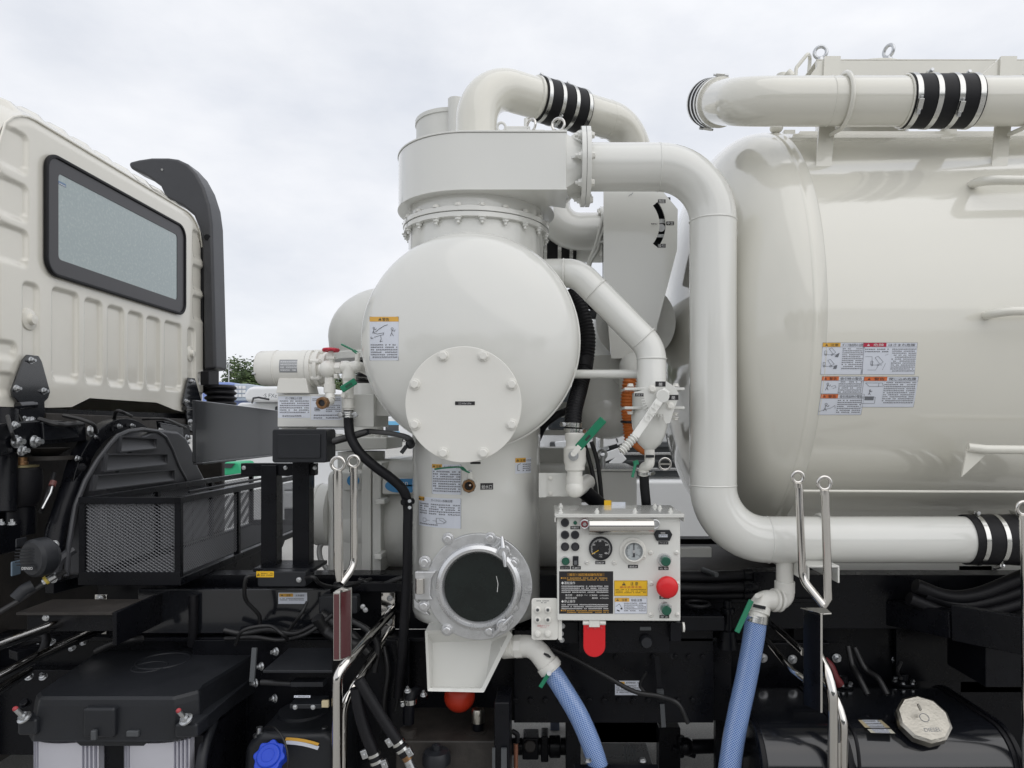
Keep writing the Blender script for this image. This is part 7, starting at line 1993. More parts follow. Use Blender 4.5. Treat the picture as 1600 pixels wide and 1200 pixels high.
for u in (1316, 1601):
    b = MB(); pts = [Vector((XX(u, PY) - .014 * 0, PY - math.cos(t) * (S(36.5, PY) + .012), UZ + math.sin(t) * (S(36.5, PY) + .012))) for t in [R(-100 + 200 * k / 30) for k in range(31)]]
    pts = [pts[0] + Vector((-.02, .06, 0))] + pts + [pts[-1] + Vector((-.02, .06, 0))]
    b.tube(pts, .010, TANKW, 12); b.build('u_bolt', up_, smooth=60)

# ================================================================ FUEL TANK, lower right
ft = thing('fuel_tank', (1.43, 3.25, .05), 'black rounded fuel tank with big silver faceted cap at the lower right', 'fuel tank')
FX0, FX1, FY0, FY1, FZ0, FZ1 = .887, 1.97, 2.90, 3.62, .02, H - 1.285
sec_ = rrect(FY0, FZ0, FY1, FZ1, .17, 10)
b = MB(); b.prism(sec_, (FX0 + .02, 0, 0), (0, 1, 0), (0, 0, 1), (FX1 - FX0 - .04, 0, 0), BLACKG); b.build('body', ft, bevel=.01)
sec2 = rrect(FY0 - .012, FZ0 - .012, FY1 + .012, FZ1 + .012, .18, 10)
sec3 = rrect(FY0 + .03, FZ0 + .03, FY1 - .03, FZ1 - .03, .15, 10)
for x in (FX0, FX1 - .022):
    b = MB(); b.ring(sec2, sec3, (x, 0, 0), (0, 1, 0), (0, 0, 1), (.022, 0, 0), BLACK); b.build('end_rim', ft, bevel=.004)
for x in (FX0 + .008, FX1 - .012):
    b = MB(); b.prism(sec3, (x, 0, 0), (0, 1, 0), (0, 0, 1), (.004, 0, 0), BLACKG); b.build('end_panel', ft)
sec4 = rrect(FY0 - .006, FZ0 - .006, FY1 + .006, FZ1 + .006, .175, 10)
secin = rrect(FY0 - .001, FZ0 - .001, FY1 + .001, FZ1 + .001, .171, 10)
for x in (1.245, 1.93):
    b = MB(); b.ring(sec4, secin, (x, 0, 0), (0, 1, 0), (0, 0, 1), (.025, 0, 0), RUB); b.build('strap', ft, bevel=.001)
capn = Vector((-.08, -.62, .78)).normalized()
cpos = P(1443, 1124, 2.98)
b = MB(); b.cyl(cpos - capn * .16, cpos - capn * .02, .092, BLACK, n=40); b.build('filler_neck', ft)
b = MB(); x_, y_, d_ = frame_for(capn)
oct_ = circ(0, 0, .108, 10, .3)
b.prism(oct_, cpos - capn * .03, x_, y_, capn * .035, SILV)
a_ = [cpos + capn * .005 + x_ * p[0] + y_ * p[1] for p in oct_]; c_ = [cpos + capn * .014 + x_ * p[0] * .90 + y_ * p[1] * .90 for p in oct_]
b.loft(a_, c_, SILV); b.add(c_, [tuple(range(10))], SILV); cap_ = b.build('filler_cap', ft, bevel=.002)
b = MB(); b.torus(cpos + capn * .0145, capn, .018, .0014, INKG, 28, 6)
b.bar(cpos + capn * .016 + y_ * 0 + Vector((-.028, 0, .055)), cpos + capn * .016 + Vector((-.015, 0, .03)), .010, .006, SILV, capn); b.build('cap_emblem', cap_)
b = MB()
vs_, fs, w = glyphs('DIESEL')
rx = Vector((1, 0, 0)); rx = (rx - capn * rx.dot(capn)).normalized(); ry = capn.cross(rx)
b.add([cpos + capn * .0146 + rx * ((x - w / 2) * .024 + .012) + ry * (y * .024 - .062) for x, y in vs_], fs, INKG); b.build('cap_lettering', cap_, smooth=0)
def topsurf(): return (lambda u, v: (u, v)), None, 1
zt2 = FZ1 + .0008
def tp2(u, v):
    Y = (H - zt2) * F / (v - V0); return Vector((XX(u, Y), Y, zt2))
for q, m_ in (([(1341, 1125), (1377, 1125), (1391, 1137), (1352, 1137)], BEIGE), ([(1355, 1139), (1392, 1139), (1399, 1146), (1361, 1145)], mat('cream_label', (.62, .60, .50), .5))):
    b = MB(); p = [tp2(u, v) for u, v in q]; b.add(p, [(0, 1, 2, 3)], m_)
    c = [p[0].lerp(p[1], .15) + Vector((0, 0, .0006)), p[0].lerp(p[1], .85) + Vector((0, 0, .0006)), p[3].lerp(p[2], .8) + Vector((0, 0, .0006)), p[3].lerp(p[2], .2) + Vector((0, 0, .0006))]
    b.add(c, [(0, 1, 2, 3)], FINE_W, [[(0, 0), (9, 0), (9, 3), (0, 3)]]); b.build('tank_label', ft, smooth=0)
for (u, v, r) in ((1318, 1072, 15), (1412, 1068, 19)):
    p = tp2(u, v)
    b = MB(); b.cyl(p, p + Vector((0, 0, .012)), S(r, 3.3), BLACK, n=32); o = b.build('sender_flange', ft, bevel=.003)
    for k in range(6): bolt(o, p + Vector((S(r * .8, 3.3) * math.cos(k * pi / 3), S(r * .8, 3.3) * math.sin(k * pi / 3), .012)), (0, 0, 1), .012, 'z')
    b = MB(); b.cyl(p + Vector((0, 0, .012)), p + Vector((0, 0, .05)), .02, BLACK, n=16); b.build('sender_head', o, bevel=.003)
hosesF = [([P(1287, 1032, 3.3), P(1297, 1042, 3.28), P(1304, 1058, 3.27), P(1312, 1070, 3.27)], .022, REDH, 'red_hose'), ([P(1325, 1010, 3.4), P(1332, 1040, 3.36), P(1342, 1058, 3.3), P(1356, 1086, 3.24)], .014, CABLE, 'fuel_line'), ([P(1335, 1012, 3.4), P(1352, 1045, 3.36), P(1372, 1060, 3.3), P(1387, 1086, 3.24)], .014, CABLE, 'fuel_line'), ([P(1408, 1034, 3.4), P(1402, 1050, 3.36), P(1408, 1060, 3.3)], .008, CABLE, 'wire')]
for q, r, m_, nm in hosesF:
    b = MB(); b.tube(spline(q), r, m_, 12); o = b.build(nm, ft, smooth=60)
    if nm == 'fuel_line':
        b = MB(); b.tube([q[2].lerp(q[3], .4), q[3]], .0085, ZINC, 10); b.build('ferrule', o)
b = MB(); b.tube(spline([P(1322, 1130, 3.0), P(1334, 1145, 2.93), P(1341, 1175, 2.89), P(1345, 1230, 2.88)]), .008, RUB, 8); b.build('vent_hose', ft)

# ================================================================ CHASSIS
cf = thing('chassis_frame', (0, 3.5, .4), 'black truck chassis rails, crossmembers and cables running below all the equipment', 'chassis')
def rail(nm, lo, hi, m_=BLACK, bv=.004):
    b = MB(); b.box(lo, hi, m_); return b.build(nm, cf, bevel=bv)
rail('frame_rail', (-3.2, 3.36, H - 1.40), (.88, 3.44, H - 1.00))
rail('frame_rail', (.88, 3.66, H - 1.38), (3.6, 3.74, H - .98))
rail('rail_flange', (-3.2, 3.30, H - 1.005), (.86, 3.44, H - .985))
rail('sub_frame', (-2.2, 3.44, H - .985), (3.6, 3.56, H - .72))
rail('sub_frame', (-.9, 4.55, H - .985), (3.6, 4.67, H - .72))
rail('frame_rail', (-3.2, 4.55, H - 1.30), (3.6, 4.63, H - .99))
for x in (-2.0, -1.2, -.2, .8, 1.8, 2.8): rail('crossmember', (x, 3.56, H - .95), (x + .1, 4.55, H - .76))
rail('backing_plate', (XX(300, 3.28), 3.28, .25), (XX(640, 3.28), 3.3, ZZ(1000, 3.28)))
rail('web_plate', (XX(803, 3.3), 3.30, H - 1.385), (XX(1115, 3.3), 3.359, H - .95))
rail('deck_plate', (-.95, 3.6, H - .76), (1.3, 4.5, H - .745), DUSTY)
for u in range(806, 1100, 23): bolt(cf, P(u, 1094, 3.298), (0, -1, 0), .016, 'k')
for u in (835, 962, 1020, 1055, 1076, 1098): bolt(cf, P(u, 1026, 3.298), (0, -1, 0), .014, 'k')
for u in (838, 1052, 1076, 1098):
    b = MB(); b.cyl(P(u, 1026, 3.299), P(u, 1026, 3.296), .013, RUB, n=14); b.build('bolt_hole', cf)
for u, v in ((1307, 1028), (1238, 1030), (1192, 1028), (1400, 1031), (1447, 1032)): bolt(cf, P(u, v, 3.655), (0, -1, 0), .024, 'zs')
# black box with label and small ECU in the left middle
b = MB(); b.box(P(215, 990, 3.30), P(520, 918, 3.34), BLACKG); b.build('side_plate', cf, bevel=.004)
b = MB(); b.box(P(520, 925, 3.34), P(648, 908, 3.38), BLACK); b.build('crossbar', cf, bevel=.004)
sticker('caution_label', cf, 435, 926, 480, 943.5, surf_y(3.2995), L_WHITE, cau(436.5, 927.3, 458, 932.3) + [('text', '火気厳禁', 469, 931.6, 3.4, INK), ('fine', 437, 934, 475, 938.5, 2.6, FINE_W)])
ec = thing('relay_box', P(440, 918, 3.2), 'small black electrical box with an orange caution strip under the two posts', 'box')
b = MB(); b.prism(rrect(XX(402, 3.14), ZZ(917, 3.14), XX(478, 3.14), ZZ(893, 3.14), .01), (0, 3.14, 0), (1, 0, 0), (0, 0, 1), (0, .12, 0), PLAST); o = b.build('case', ec, bevel=.005)
sticker('caution_strip', o, 400.5, 892.5, 428, 902, surf_y(3.1395), L_YEL, [('warn', 404, 897.5, 2.2, INK, L_YEL), ('fine', 408, 894.5, 426, 900, 2.6, FINE_Y)])
bolt(ec, P(467, 906, 3.138), (0, -1, 0), .012, 'z')
for q in ([P(398, 899, 3.12), P(385, 903, 3.1), P(382, 925, 3.12), P(386, 940, 3.15), P(404, 960, 3.2), P(406, 975, 3.22)], [P(478, 903, 3.14), P(490, 902, 3.1), P(500, 912, 3.15), P(520, 917, 3.25), P(545, 914, 3.3), P(580, 905, 3.4)]):
    b = MB(); b.tube(spline(q), .009, CABLE, 10); b.build('cable', ec)
# second black module behind the left post
b = MB(); b.prism(rrect(XX(500, 3.26), ZZ(958, 3.26), XX(560, 3.26), ZZ(930, 3.26), .012), (0, 3.24, 0), (1, 0, 0), (0, 0, 1), (0, .06, 0), PLAST); o = b.build('module', cf, bevel=.006)
for u in (567, 571): bolt(o, P(u, 948 if u == 567 else 953, 3.25), (0, -1, 0), .012, 'z')
cables = [([(350, 985), (380, 990), (420, 984), (460, 990), (495, 975)], 3.2, .012), ([(352, 998), (400, 996), (440, 1000), (480, 990), (520, 960)], 3.2, .010), ([(368, 1008), (380, 985), (420, 978), (440, 990), (450, 1000)], 3.15, .008),
          ([(495, 965), (510, 985), (530, 998), (560, 1010)], 3.2, .028), ([(500, 960), (520, 972), (548, 992), (575, 1020)], 3.22, .026), ([(480, 940), (470, 960), (455, 980), (440, 998)], 3.2, .007),
          ([(860, 1012), (900, 1030), (945, 1055), (990, 1080), (1032, 1088), (1060, 1100), (1075, 1130)], 3.12, .010), ([(1010, 1050), (1000, 1070), (1010, 1085)], 3.2, .007), ([(560, 905), (590, 915), (620, 905), (640, 900)], 3.36, .012),
          ([(600, 1010), (606, 1050), (600, 1100), (604, 1140)], 3.25, .012), ([(622, 1000), (626, 1060), (618, 1110)], 3.28, .012), ([(540, 965), (575, 985), (590, 1010), (585, 1050)], 3.2, .014)]
for q, Y, r in cables:
    b = MB(); b.tube(spline([P(u, v, Y + random.uniform(-.02, .02)) for u, v in q]), r, CABLE, 10); b.build('cable', cf, smooth=60)
# flat strap and label under the panel
b = MB(); b.bar(P(1026, 1024, 3.2), P(1034, 1110, 3.18), .022, .006, BLACK, (0, -1, 0)); b.bar(P(1034.5, 1100, 3.17), P(1037, 1136, 3.17), .02, .006, GRILLE, (0, -1, 0)); b.box(P(1027, 1086, 3.16), P(1036, 1076, 3.18), GRILLE); b.build('cable_strap', cf)
sticker('caution_label', cf, 961, 1063.5, 1002, 1086, surf_y(3.2993), L_WHITE, [('rect', 963, 1065, 976, 1069, L_AMB), ('text', '注意', 969.5, 1068.5, 3.4, INK), ('fine', 978, 1065, 1000, 1068.5, 3.2, FINE_W), ('fine', 963, 1070, 1000, 1083, 3.1, FINE_W)])
# pipes and boxes right of the panel
for (v, Y, r) in ((901, 3.40, 9), (918, 3.36, 8), (930, 3.4, 6)):
    b = MB(); b.tube([P(1040, v, Y), P(1110, v + 1, Y), P(1182, v - 2, Y + .03)], S(r, Y), RUB, 16); o = b.build('pipe', cf)
    b = MB(); b.cyl(P(1160, v - 1, Y + .02), P(1174, v - 1.4, Y + .025), S(r + 2, Y), BLACK, n=16); b.build('coupling', o, bevel=.002)
b = MB(); b.box(P(1178, 925, 3.38), P(1222, 886, 3.5), BLACK); b.box(P(1064, 986, 3.2), P(1120, 950, 3.35), BLACK); bk_ = b.each('bracket_box', cf, bevel=.004)
b = MB(); b.torus(Vector((XX(1090, 3.27), 3.275, ZZ(950, 3.2) + .001)), (0, 0, 1), .055, .008, RUB, 32, 8); b.build('grommet', bk_)
b = MB(); b.cyl(P(1137, 938, 3.28), P(1137, 1010, 3.28), S(7, 3.28), BLACK, n=16); b.cyl(P(1137, 950, 3.28), P(1137, 958, 3.28), S(11, 3.28), BLACK, n=16); b.cyl(P(1137, 985, 3.28), P(1137, 1012, 3.28), S(12, 3.28), BLACK, r1=S(16, 3.28), n=20); b.build('damper', cf)
for (v0_, v1_) in ((932, 942), (1000, 1008)):
    b = MB(); b.box(P(1064, v1_, 3.42), P(1290, v0_, 3.47), BLACK); b.build('crossbar', cf, bevel=.003)
b = MB(); b.cyl(P(1120, 898, 3.3), P(1098, 890, 3.4), .012, GRILLE, n=10); b.build('rod', cf)
# right-hand outrigger, hoses and block
b = MB(); b.bar(P(1296, 938, 3.75), P(1490, 975, 3.2), .07, .12, BLACK); b.bar(P(1490, 972, 3.2), P(1640, 1000, 2.9), .05, .16, BLACK); b.build('outrigger', cf, bevel=.004)
b = MB(); b.box(P(1540, 1074, 3.1), P(1640, 948, 3.4), BLACK); b.box(P(1500, 1300, 3.66), P(1760, 1060, 3.7), BLACK); b.box(P(1541, 992, 3.09), P(1640, 984, 3.098), GRILLE); o = b.build('end_block', cf, bevel=.006)
bolt(o, P(1536, 975, 3.2), (-1, -.4, 0), .026, 'zs')
b = MB(); b.box(P(1400, 1065, 3.62), P(1560, 900, 3.655), BLACK); b.box(P(1240, 1005, 3.6), P(1310, 920, 3.65), BLACK); b.each('gusset_plate', cf, bevel=.004)
for q, r in (([(1430, 915), (1480, 932), (1530, 928), (1600, 900), (1660, 880)], 11), ([(1445, 928), (1500, 945), (1560, 935), (1640, 905)], 9), ([(1420, 935), (1490, 960), (1560, 952), (1640, 925)], 10)):
    b = MB(); b.tube(spline([P(u, v, 3.3) for u, v in q]), S(r, 3.3), RUB, 16); b.build('hydraulic_hose', cf, smooth=60)

# prop shaft and axle parts seen against the bright ground
ps = thing('drive_shaft', P(950, 1190, 3.9), 'black drive shaft joints seen under the frame against grey ground', 'drive shaft')
b = MB(); b.cyl(P(798, 1166, 3.7), P(888, 1166, 3.7), S(13, 3.7), BLACK, n=20); b.cyl(P(1060, 1167, 3.7), P(1180, 1164, 3.7), S(11, 3.7), BLACK, n=20); b.each('shaft', ps)
b = MB(); b.box(P(816, 1188, 3.64), P(842, 1138, 3.76), BLACK); b.box(P(845, 1192, 3.64), P(857, 1136, 3.76), BLACK); b.cyl(P(828, 1166, 3.62), P(828, 1166, 3.78), S(9, 3.7), DUSTY, n=20); b.cyl(P(858, 1166, 3.7), P(876, 1166, 3.7), S(17, 3.7), BLACK, n=24); b.build('universal_joint', ps, bevel=.008)
b = MB(); b.ball(P(1072, 1166, 3.7), S(14, 3.7), BLACK, 20); b.cyl(P(1063, 1150, 3.7), P(1063, 1182, 3.7), S(6, 3.7), BLACK, n=14); b.cyl(P(1050, 1168, 3.7), P(1086, 1180, 3.7), S(5, 3.7), BLACK, n=14); b.build('ball_joint', ps)
b = MB(); b.box(P(905, 1160, 3.75), P(1030, 1118, 4.1), DUSTY); b.box(P(925, 1220, 3.76), P(1010, 1160, 4.1), BLACK); b.cyl(P(965, 1122, 3.7), P(965, 1106, 3.7), S(9, 3.7), DUSTY, n=18); b.build('gearbox', ps, bevel=.008)
for k in range(4):
    b = MB(); b.box(P(975 + k * 5, 1190, 3.752), P(977.5 + k * 5, 1165, 3.76), GRILLE); b.build('cooling_fin', ps)
b = MB(); b.box(P(1030, 1220, 3.7), P(1058, 1125, 3.8), BLACK); b.box(P(884, 1240, 3.5), P(906, 1100, 3.6), BLACK); b.each('hanger', ps, bevel=.005)
b = MB(); b.box(P(1118, 1240, 3.46), P(1190, 1085, 3.5), BLACK); b.build('mud_shield', ps)
b = MB(); b.box(P(860, 1172, 4.3), P(874, 1118, 4.36), mat('slate_blue_steel', (.12, .14, .20), .5)); b.build('far_bracket', ps, bevel=.003)
b = MB(); b.cyl(P(806, 1162, 3.3), P(806, 1230, 3.3), S(3.5, 3.3), COPPER, n=14); b.build('copper_rod', ps)
b = MB(); b.tube(spline([P(800, 1142, 3.3), P(808, 1148, 3.3), P(808, 1160, 3.3)]), .012, RUB, 10); b.build('rubber_boot', ps)
b = MB(); b.box(P(898, 1215, 2.85), P(1028, 1193.5, 2.95), BLACK); o = b.build('lower_bar', ps, bevel=.004)
for u in (919, 1005): bolt(o, P(u, 1196, 2.86) + Vector((0, .02, .008)), (0, 0, 1), .016, 'z')

# ---------------------------------------------------------------- hydraulic unit under the chute
hu = thing('hydraulic_unit', P(720, 1200, 3.1), 'dusty black oil unit with round caps below the orange ball and chute', 'hydraulic unit')
b = MB(); b.box(P(618, 1158, 3.0), P(800, 1140, 3.5), DUSTY); b.box(P(600, 1300, 2.95), P(796, 1168, 3.4), BLACKG); b.box(P(772, 1300, 2.9), P(800, 1070, 3.1), BLACK); b.build('body', hu, bevel=.008)
b = MB(); b.box(P(769, 1300, 2.89), P(774, 1168, 2.9), GRILLE); b.box(P(783, 1300, 2.88), P(792, 1168, 2.895), GRILLE); b.build('guide_strip', hu)
b = MB(); b.cyl(P(747, 1140, 3.1), P(747, 1124, 3.1), S(8.5, 3.1), BLACK, n=24); b.build('plug_base', hu)
b = MB(); b.lathe([(S(10, 3.1), 0), (S(10, 3.1), .05), (S(8.5, 3.1), .058), (1e-4, .058)], P(747, 1128, 3.1), (0, 0, 1), SILV, 28, caps=False); b.build('silver_plug', hu)
b = MB(); b.cyl(P(743, 1146, 3.1), P(743, 1141, 3.1), S(18, 3.1), DUSTY, n=28); b.build('plug_flange', hu)
b = MB(); b.lathe([(S(22, 2.95), 0), (S(22, 2.95), .03), (S(19, 2.95), .05), (S(7, 2.95), .055), (S(7, 2.95), .075), (1e-4, .08)], P(682, 1192, 2.95), (0, 0, 1), PLAST, 36, caps=False); b.build('filler_cap', hu)
hzp = [P(638, 1130, 3.05), P(640, 1095, 3.05), P(650, 1082, 3.08), P(662, 1090, 3.12)]
b = MB(); b.tube(spline(hzp), S(9, 3.05), BLACK, 20); o = b.build('hose_bend', hu, smooth=60)
for u, v in ((637, 1080), (662, 1086)): bolt(o, P(u, v, 3.0), (0, -.3, 1), .015, 'zs')
clamp(o, P(641, 1095, 3.05), (0, 0, 1), S(9.5, 3.05), .02, (-1, -.3, 0))
b = MB(); b.cyl(P(638, 1150, 3.05), P(638, 1138, 3.05), S(13, 3.05), DUSTY, n=24); b.build('hose_flange', hu)
for q, lab in (([(556, 1075), (560, 1105), (571, 1145), (582, 1172), (592, 1200), (610, 1260)], 'left of two black hydraulic hoses with silver clamps, by the polished post'), ([(560, 1062), (580, 1095), (602, 1130), (622, 1160), (634, 1180), (660, 1240)], 'right of two black hydraulic hoses with silver clamps, by the oil unit')):
    Yh = 2.86
    pp = [P(u, v, Yh) for u, v in q]
    b = MB(); b.tube(spline(pp[:5]), S(9, Yh), RUB, 20); o = tag(b.build('hydraulic_hose', smooth=60), lab, 'hose', 'clamped hydraulic hoses')
    d_ = (pp[4] - pp[3]).normalized()
    b = MB(); b.tube([pp[4] - d_ * .005, pp[5]], S(7, Yh), ZINC, 20); b.tube([pp[4] - d_ * .02, pp[4] + d_ * .02], S(8.2, Yh), BRASS, 20); b.build('steel_tail', o)
    for k in (-.06, -.03): clamp(o, pp[4] + d_ * k, d_, S(9.4, Yh), .012, None)
    for s_ in (-1, 1):
        c = pp[4] + d_ * -.045 + Vector((s_ * .04, -.01, -s_ * .02))
        b = MB(); b.bar(c - d_ * .018, c + d_ * .018, .026, .02, ZINC, (0, -1, 0)); b.cyl(c + Vector((0, -.01, 0)), c + Vector((0, -.018, 0)), .009, ZINC, n=6); b.build('clamp_bolt', o, bevel=.003)
fk = thing('wedge_cover', P(470, 1055, 3.05), 'flat black wedge-shaped cover behind the left polished posts', 'cover')
b = MB(); b.prism([(XX(410, 2.9), 2.9), (XX(520, 2.9), 2.9), (XX(520, 3.2), 3.2), (XX(452, 3.2), 3.2)], (0, 0, ZZ(1052, 2.9)), (1, 0, 0), (0, 1, 0), (0, 0, .012), PLAST); b.box(P(453, 1074, 2.94), P(512, 1058, 3.0), PLAST); b.build('cover', fk, bevel=.004)
for u, v in ((409, 1041), (400, 1067), (432, 1018), (430, 1091)): bolt(fk, P(u, v, 2.98), (-.6, -.8, .1), .018, 'zs')
b = MB(); b.tube([P(408, 1066, 2.96), P(455, 1068, 2.95)], .012, CABLE, 10); b.build('cable', fk)

# ---------------------------------------------------------------- AdBlue-type tank: black with blue cap
db = thing('additive_tank', P(440, 1260, 2.8), 'black plastic fluid tank with a bright blue screw cap at the bottom', 'tank')
b = MB(); b.prism([(XX(372, 2.93), ZZ(1290, 2.93)), (XX(522, 2.93), ZZ(1290, 2.93)), (XX(522, 2.93), ZZ(1158, 2.93)), (XX(505, 2.93), ZZ(1146, 2.93)), (XX(400, 2.93), ZZ(1150, 2.93)), (XX(378, 2.93), ZZ(1172, 2.93))], (0, 2.95, 0), (1, 0, 0), (0, 0, 1), (0, .5, 0), PLAST); b.build('body', db, bevel=.03, seg=4)
b = MB(); b.lathe([(S(48, 2.95), 0), (S(48, 2.95), .03), (S(46, 2.95), .035), (S(46, 2.95), .055), (S(42, 2.95), .06), (S(40, 2.95), .09), (1e-4, .092)], P(474, 1140, 3.16), (0, 0, 1), PLAST, 48, caps=False); b.build('sender_ring', db)
b = MB(); b.box(P(452, 1108, 2.9), P(515, 1086, 3.0), PLAST); sn_ = b.build('sensor_block', db, bevel=.005)
for u in (461, 489): bolt(sn_, P(u, 1105, 2.9), (0, -1, 0), .010, 'z')
b = MB(); b.box(P(502, 1106, 2.885), P(515, 1093, 2.9), BEIGE); b.build('connector', sn_, bevel=.003)
sticker('bar_label', sn_, 459.5, 1086.5, 485, 1090, surf_y(2.8995), L_WHITE, [('fine', 461, 1087, 483, 1089.5, 2.6, FINE_W)])
for u in (405.5, 507):
    b = MB(); b.cyl(P(u, 1152, 2.99), P(u, 1136, 2.99), .013, ZINC, n=14); b.cyl(P(u, 1150, 2.99), P(u, 1147, 2.99), .026, ZINC, n=20); b.build('stud', db)
cn = Vector((-.05, -.75, .66)).normalized()
cb_ = P(423, 1184, 2.89)
b = MB(); x_, y_, _ = frame_for(cn)
lob = [((.062 + .005 * math.cos(8 * t)) * math.cos(t), (.062 + .005 * math.cos(8 * t)) * math.sin(t)) for t in [2 * pi * k / 64 for k in range(64)]]
b.prism(lob, cb_ - cn * .02, x_, y_, cn * .045, BLUEC); b.cyl(cb_ + cn * .02, cb_ + cn * .036, .050, BLUEC, r1=.046, n=40); cpo = b.build('blue_cap', db, bevel=.006, seg=3)
b = MB(); b.torus(cb_ + cn * .0362, cn, .026, .0018, BLUEC, 32, 6); b.build('cap_ring', cpo)
b = MB(); b.tube(spline([P(415, 1136, 2.98), P(430, 1138, 2.93), P(445, 1160, 2.89), P(450, 1190, 2.87), P(444, 1230, 2.87)]), .0045, CABLE, 8); b.build('cap_tether', db)
Yl = 2.944
b = MB()
for (va, vb_, m_) in ((1152, 1157, L_AMB), (1157, 1163, L_WHITE)):
    a_ = [P(447 + 52 * t, va + 9 * t * t + .2, Yl) for t in [k / 8 for k in range(9)]]
    c_ = [P(445 + 51 * t, vb_ + 9 * t * t, Yl) for t in [k / 8 for k in range(9)]]
    for k in range(8): b.add([a_[k], a_[k + 1], c_[k + 1], c_[k]], [(0, 1, 2, 3)], m_)
b.build('curved_label', db, smooth=0)

# ---------------------------------------------------------------- battery box, lower left
bb = thing('battery_box', P(220, 1300, 3.0), 'large black moulded battery cover over ribbed silver canisters at lower left', 'battery box')
zt3 = H - 1.06
prs = []
def sect(y, xl, xr, z, drop):
    return [(xl - .02, z - drop), (xl, z - .05), (xl + .05, z), (xr - .05, z), (xr, z - .05), (xr + .02, z - drop)]
b = MB()
top = [(XX(160, 3.40), 3.40), (XX(388, 3.40), 3.40), (XX(398, 3.34), 3.34), (XX(395, 3.28), 3.28), (XX(318, 2.90), 2.90), (XX(312, 2.84), 2.84), (XX(290, 2.80), 2.80), (XX(272, 2.77), 2.77), (XX(62, 2.77), 2.77), (XX(57, 2.82), 2.82)]
cen = Vector((sum(p[0] for p in top) / len(top), sum(p[1] for p in top) / len(top), 0))
def ring_at(z, k, sh=0): return [Vector((cen.x + (x - cen.x) * k, cen.y + (y - cen.y) * k - sh, z)) for x, y in top]
rings = [ring_at(zt3 - .17, 1.05, .0), ring_at(zt3 - .165, 1.045, 0), ring_at(zt3 - .035, 1.012), ring_at(zt3 - .012, 1.0), ring_at(zt3, .975)]
for a_, c_ in zip(rings[:-1], rings[1:]): b.loft(a_, c_, PLAST)
b.add(rings[-1], [tuple(range(len(top)))], PLAST); b.build('lid', bb, bevel=.008, seg=3)
yf = rings[1][8].y
for (ua, ub, va, vb_) in ((133, 183, 1104, 1150),):
    b = MB(); b.box((XX(ua, yf), yf - .018, ZZ(vb_, yf)), (XX(ub, yf), yf + .06, ZZ(va, yf)), PLAST); b.build('lid_rib', bb, bevel=.012, seg=3)
b = MB(); b.box((XX(150, yf), yf - .035, ZZ(1151, yf)), (XX(158, yf), yf - .018, ZZ(1136, yf)), GRILLE); b.box((XX(199, yf), yf - .010, ZZ(1150, yf)), (XX(218, yf), yf + .02, ZZ(1141, yf)), GRILLE); b.build('latch', bb, bevel=.004)
b = MB(); b.torus(Vector((XX(255, 3.2), 3.2, zt3 - .002)), (0, 0, 1), .11, .006, PLAST, 40, 8); b.torus(Vector((XX(230, 3.1), 3.12, zt3 - .002)), (0, 0, 1), .07, .005, PLAST, 40, 8); b.build('moulded_ring', bb)
b = MB(); b.prism([(XX(48, yf), ZZ(1130, yf)), (XX(70, yf), ZZ(1152, yf)), (XX(100, yf), ZZ(1153, yf)), (XX(120, yf), ZZ(1170, yf)), (XX(220, yf), ZZ(1170, yf)), (XX(240, yf), ZZ(1156, yf)), (XX(306, yf), ZZ(1156, yf)), (XX(310, yf), ZZ(1130, yf))], (0, yf + .02, 0), (1, 0, 0), (0, 0, 1), (0, .5, 0), PLAST); b.build('lower_tray', bb, bevel=.006)
CANI = mat('pale_anodised_aluminium', (0.62, 0.62, 0.68), 0.35, 0.5)
for (ua, ub) in ((53, 158), (194, 300)):
    Yc2 = yf + .07
    b = MB(); xa_, xb_ = XX(ua, Yc2), XX(ub, Yc2)
    w_ = xb_ - xa_
    prof_ = [(0, 0), (.0, -.02)]
    flu = []
    n_ = 132
    for k in range(n_ + 1):
        t = k / n_
        e = 0
        if t < .16 or t > .80: e = .016 * (math.cos(2 * pi * t * 22) > 0)
        flu.append((xa_ + w_ * t, Yc2 - .05 * math.sin(pi * t) ** .6 + e))
    flu += [(xb_, Yc2 + .3), (xa_, Yc2 + .3)]
    b.prism(flu, (0, 0, .05), (1, 0, 0), (0, 1, 0), (0, 0, ZZ(1153, Yc2) - .05), CANI); b.build('ribbed_canister', bb, smooth=30)
b = MB(); b.box((XX(54, yf), yf + .09, .05), (XX(300, yf), yf + .5, ZZ(1165, yf)), BLACK); b.build('inner_case', bb)
for (u, v) in ((36, 1119), (289, 1122)):
    p = P(u, v, 2.72)
    b = MB(); d = Vector((-.25, -.5, .8)).normalized(); b.cyl(p - d * .02, p + d * .045, .010, ZINC, n=12); b.lathe([(.026, 0), (.026, .006), (.017, .008), (.017, .018)], p - d * .012, d, ZINC, 24); b.ball(p + d * .046, .010, mat('red_stud_tip', (.4, .05, .06), .5) if u == 36 else MATS['red_stud_tip'], 10); b.build('hold_down_stud', bb)
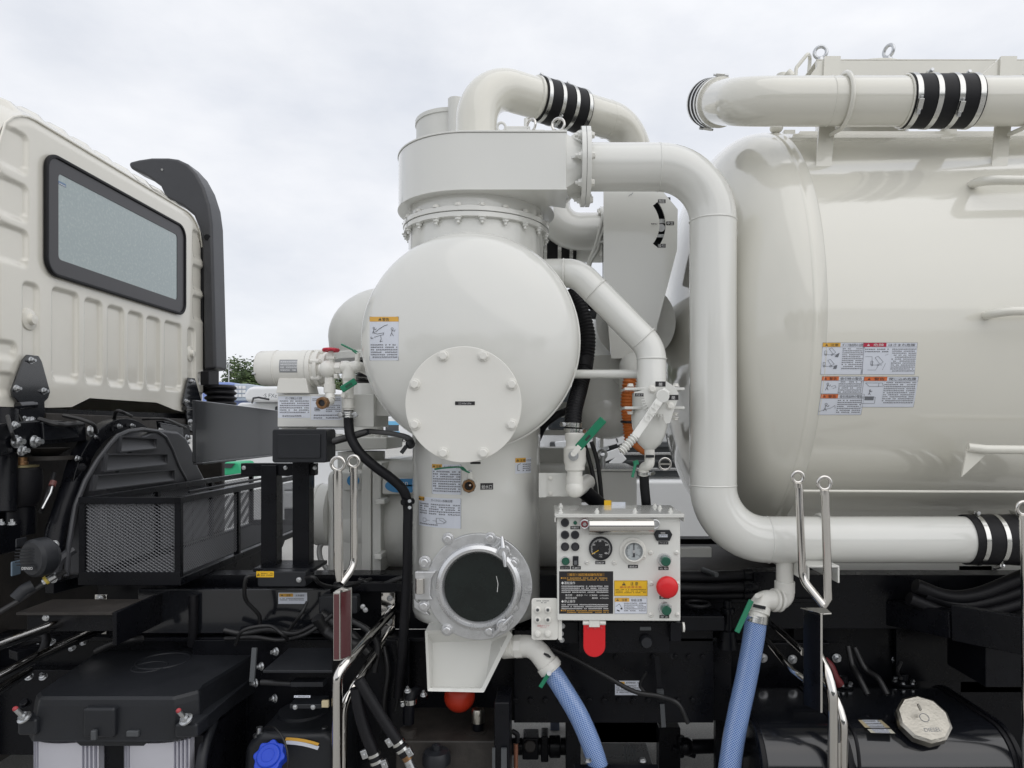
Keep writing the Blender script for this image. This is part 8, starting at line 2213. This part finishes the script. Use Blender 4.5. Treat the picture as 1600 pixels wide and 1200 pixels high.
b = MB(); b.box((XX(26, 2.74), 2.74, ZZ(1150, 2.74)), (XX(56, 2.74), 2.82, ZZ(1124, 2.74)), PLAST); b.box((XX(276, 2.75), 2.73, ZZ(1150, 2.75)), (XX(312, 2.75), 2.83, ZZ(1128, 2.75)), PLAST); b.each('hold_down_lug', bb, bevel=.012, seg=3)
b = MB(); b.tube(spline([(XX(382, 3.35), 3.33, zt3 - .1), (XX(365, 3.2), 3.1, zt3 - .12), (XX(340, 3.0), 2.95, zt3 - .18), (XX(310, 2.8), 2.82, zt3 - .3), (XX(308, 2.8), 2.8, zt3 - .7)]), .022, PLAST, 10); b.prism([(2.82, .05), (3.36, .05), (3.36, zt3 - .14), (3.1, zt3 - .17), (2.95, zt3 - .22), (2.85, zt3 - .32)], (XX(312, 2.85), 0, 0), (0, 1, 0), (0, 0, 1), (.01, 0, 0), PLAST); b.build('side_shroud', bb, bevel=.003)
# bolted bits between cover and frame
sbk = thing('spring_hanger', P(60, 1060, 3.1), 'black bracket with bolts beside the battery cover at the left edge', 'bracket')
b = MB(); b.box(P(-40, 1180, 3.3), P(160, 1040, 3.36), BLACK); b.bar(P(20, 1024, 3.1), P(150, 990, 3.4), .08, .04, BLACK); b.build('plate', sbk, bevel=.004)
for u, v, r in ((62, 1013, 9), (81, 1004, 9), (113, 1013, 8), (131, 1004, 8), (46, 1058, 9), (68, 1058, 9), (40, 1100, 12)): bolt(sbk, P(u, v, 3.2), (0, -.6, .8), S(r, 3.2) * .7, 'zs' if r < 10 else 'k')
b = MB(); b.tube(spline([P(62, 990, 3.15), P(72, 995, 3.12), P(70, 1010, 3.1), P(64, 1022, 3.1)]), .018, RUB, 12); b.tube(spline([P(150, 1018, 3.1), P(175, 1006, 3.1), P(200, 1000, 3.1), P(222, 998, 3.15)]), .016, CABLE, 12); b.each('cable', sbk)
b = MB(); b.tube([P(302, 930, 3.28), P(302, 985, 3.28), P(300, 1008, 3.3)], .02, RUB, 12); b.build('vertical_hose', sbk)
b = MB(); b.bar(P(398, 1012, 2.98), P(394, 1065, 2.95), .02, .012, GRILLE, (0, -1, 0)); b.build('edge_clip', sbk)
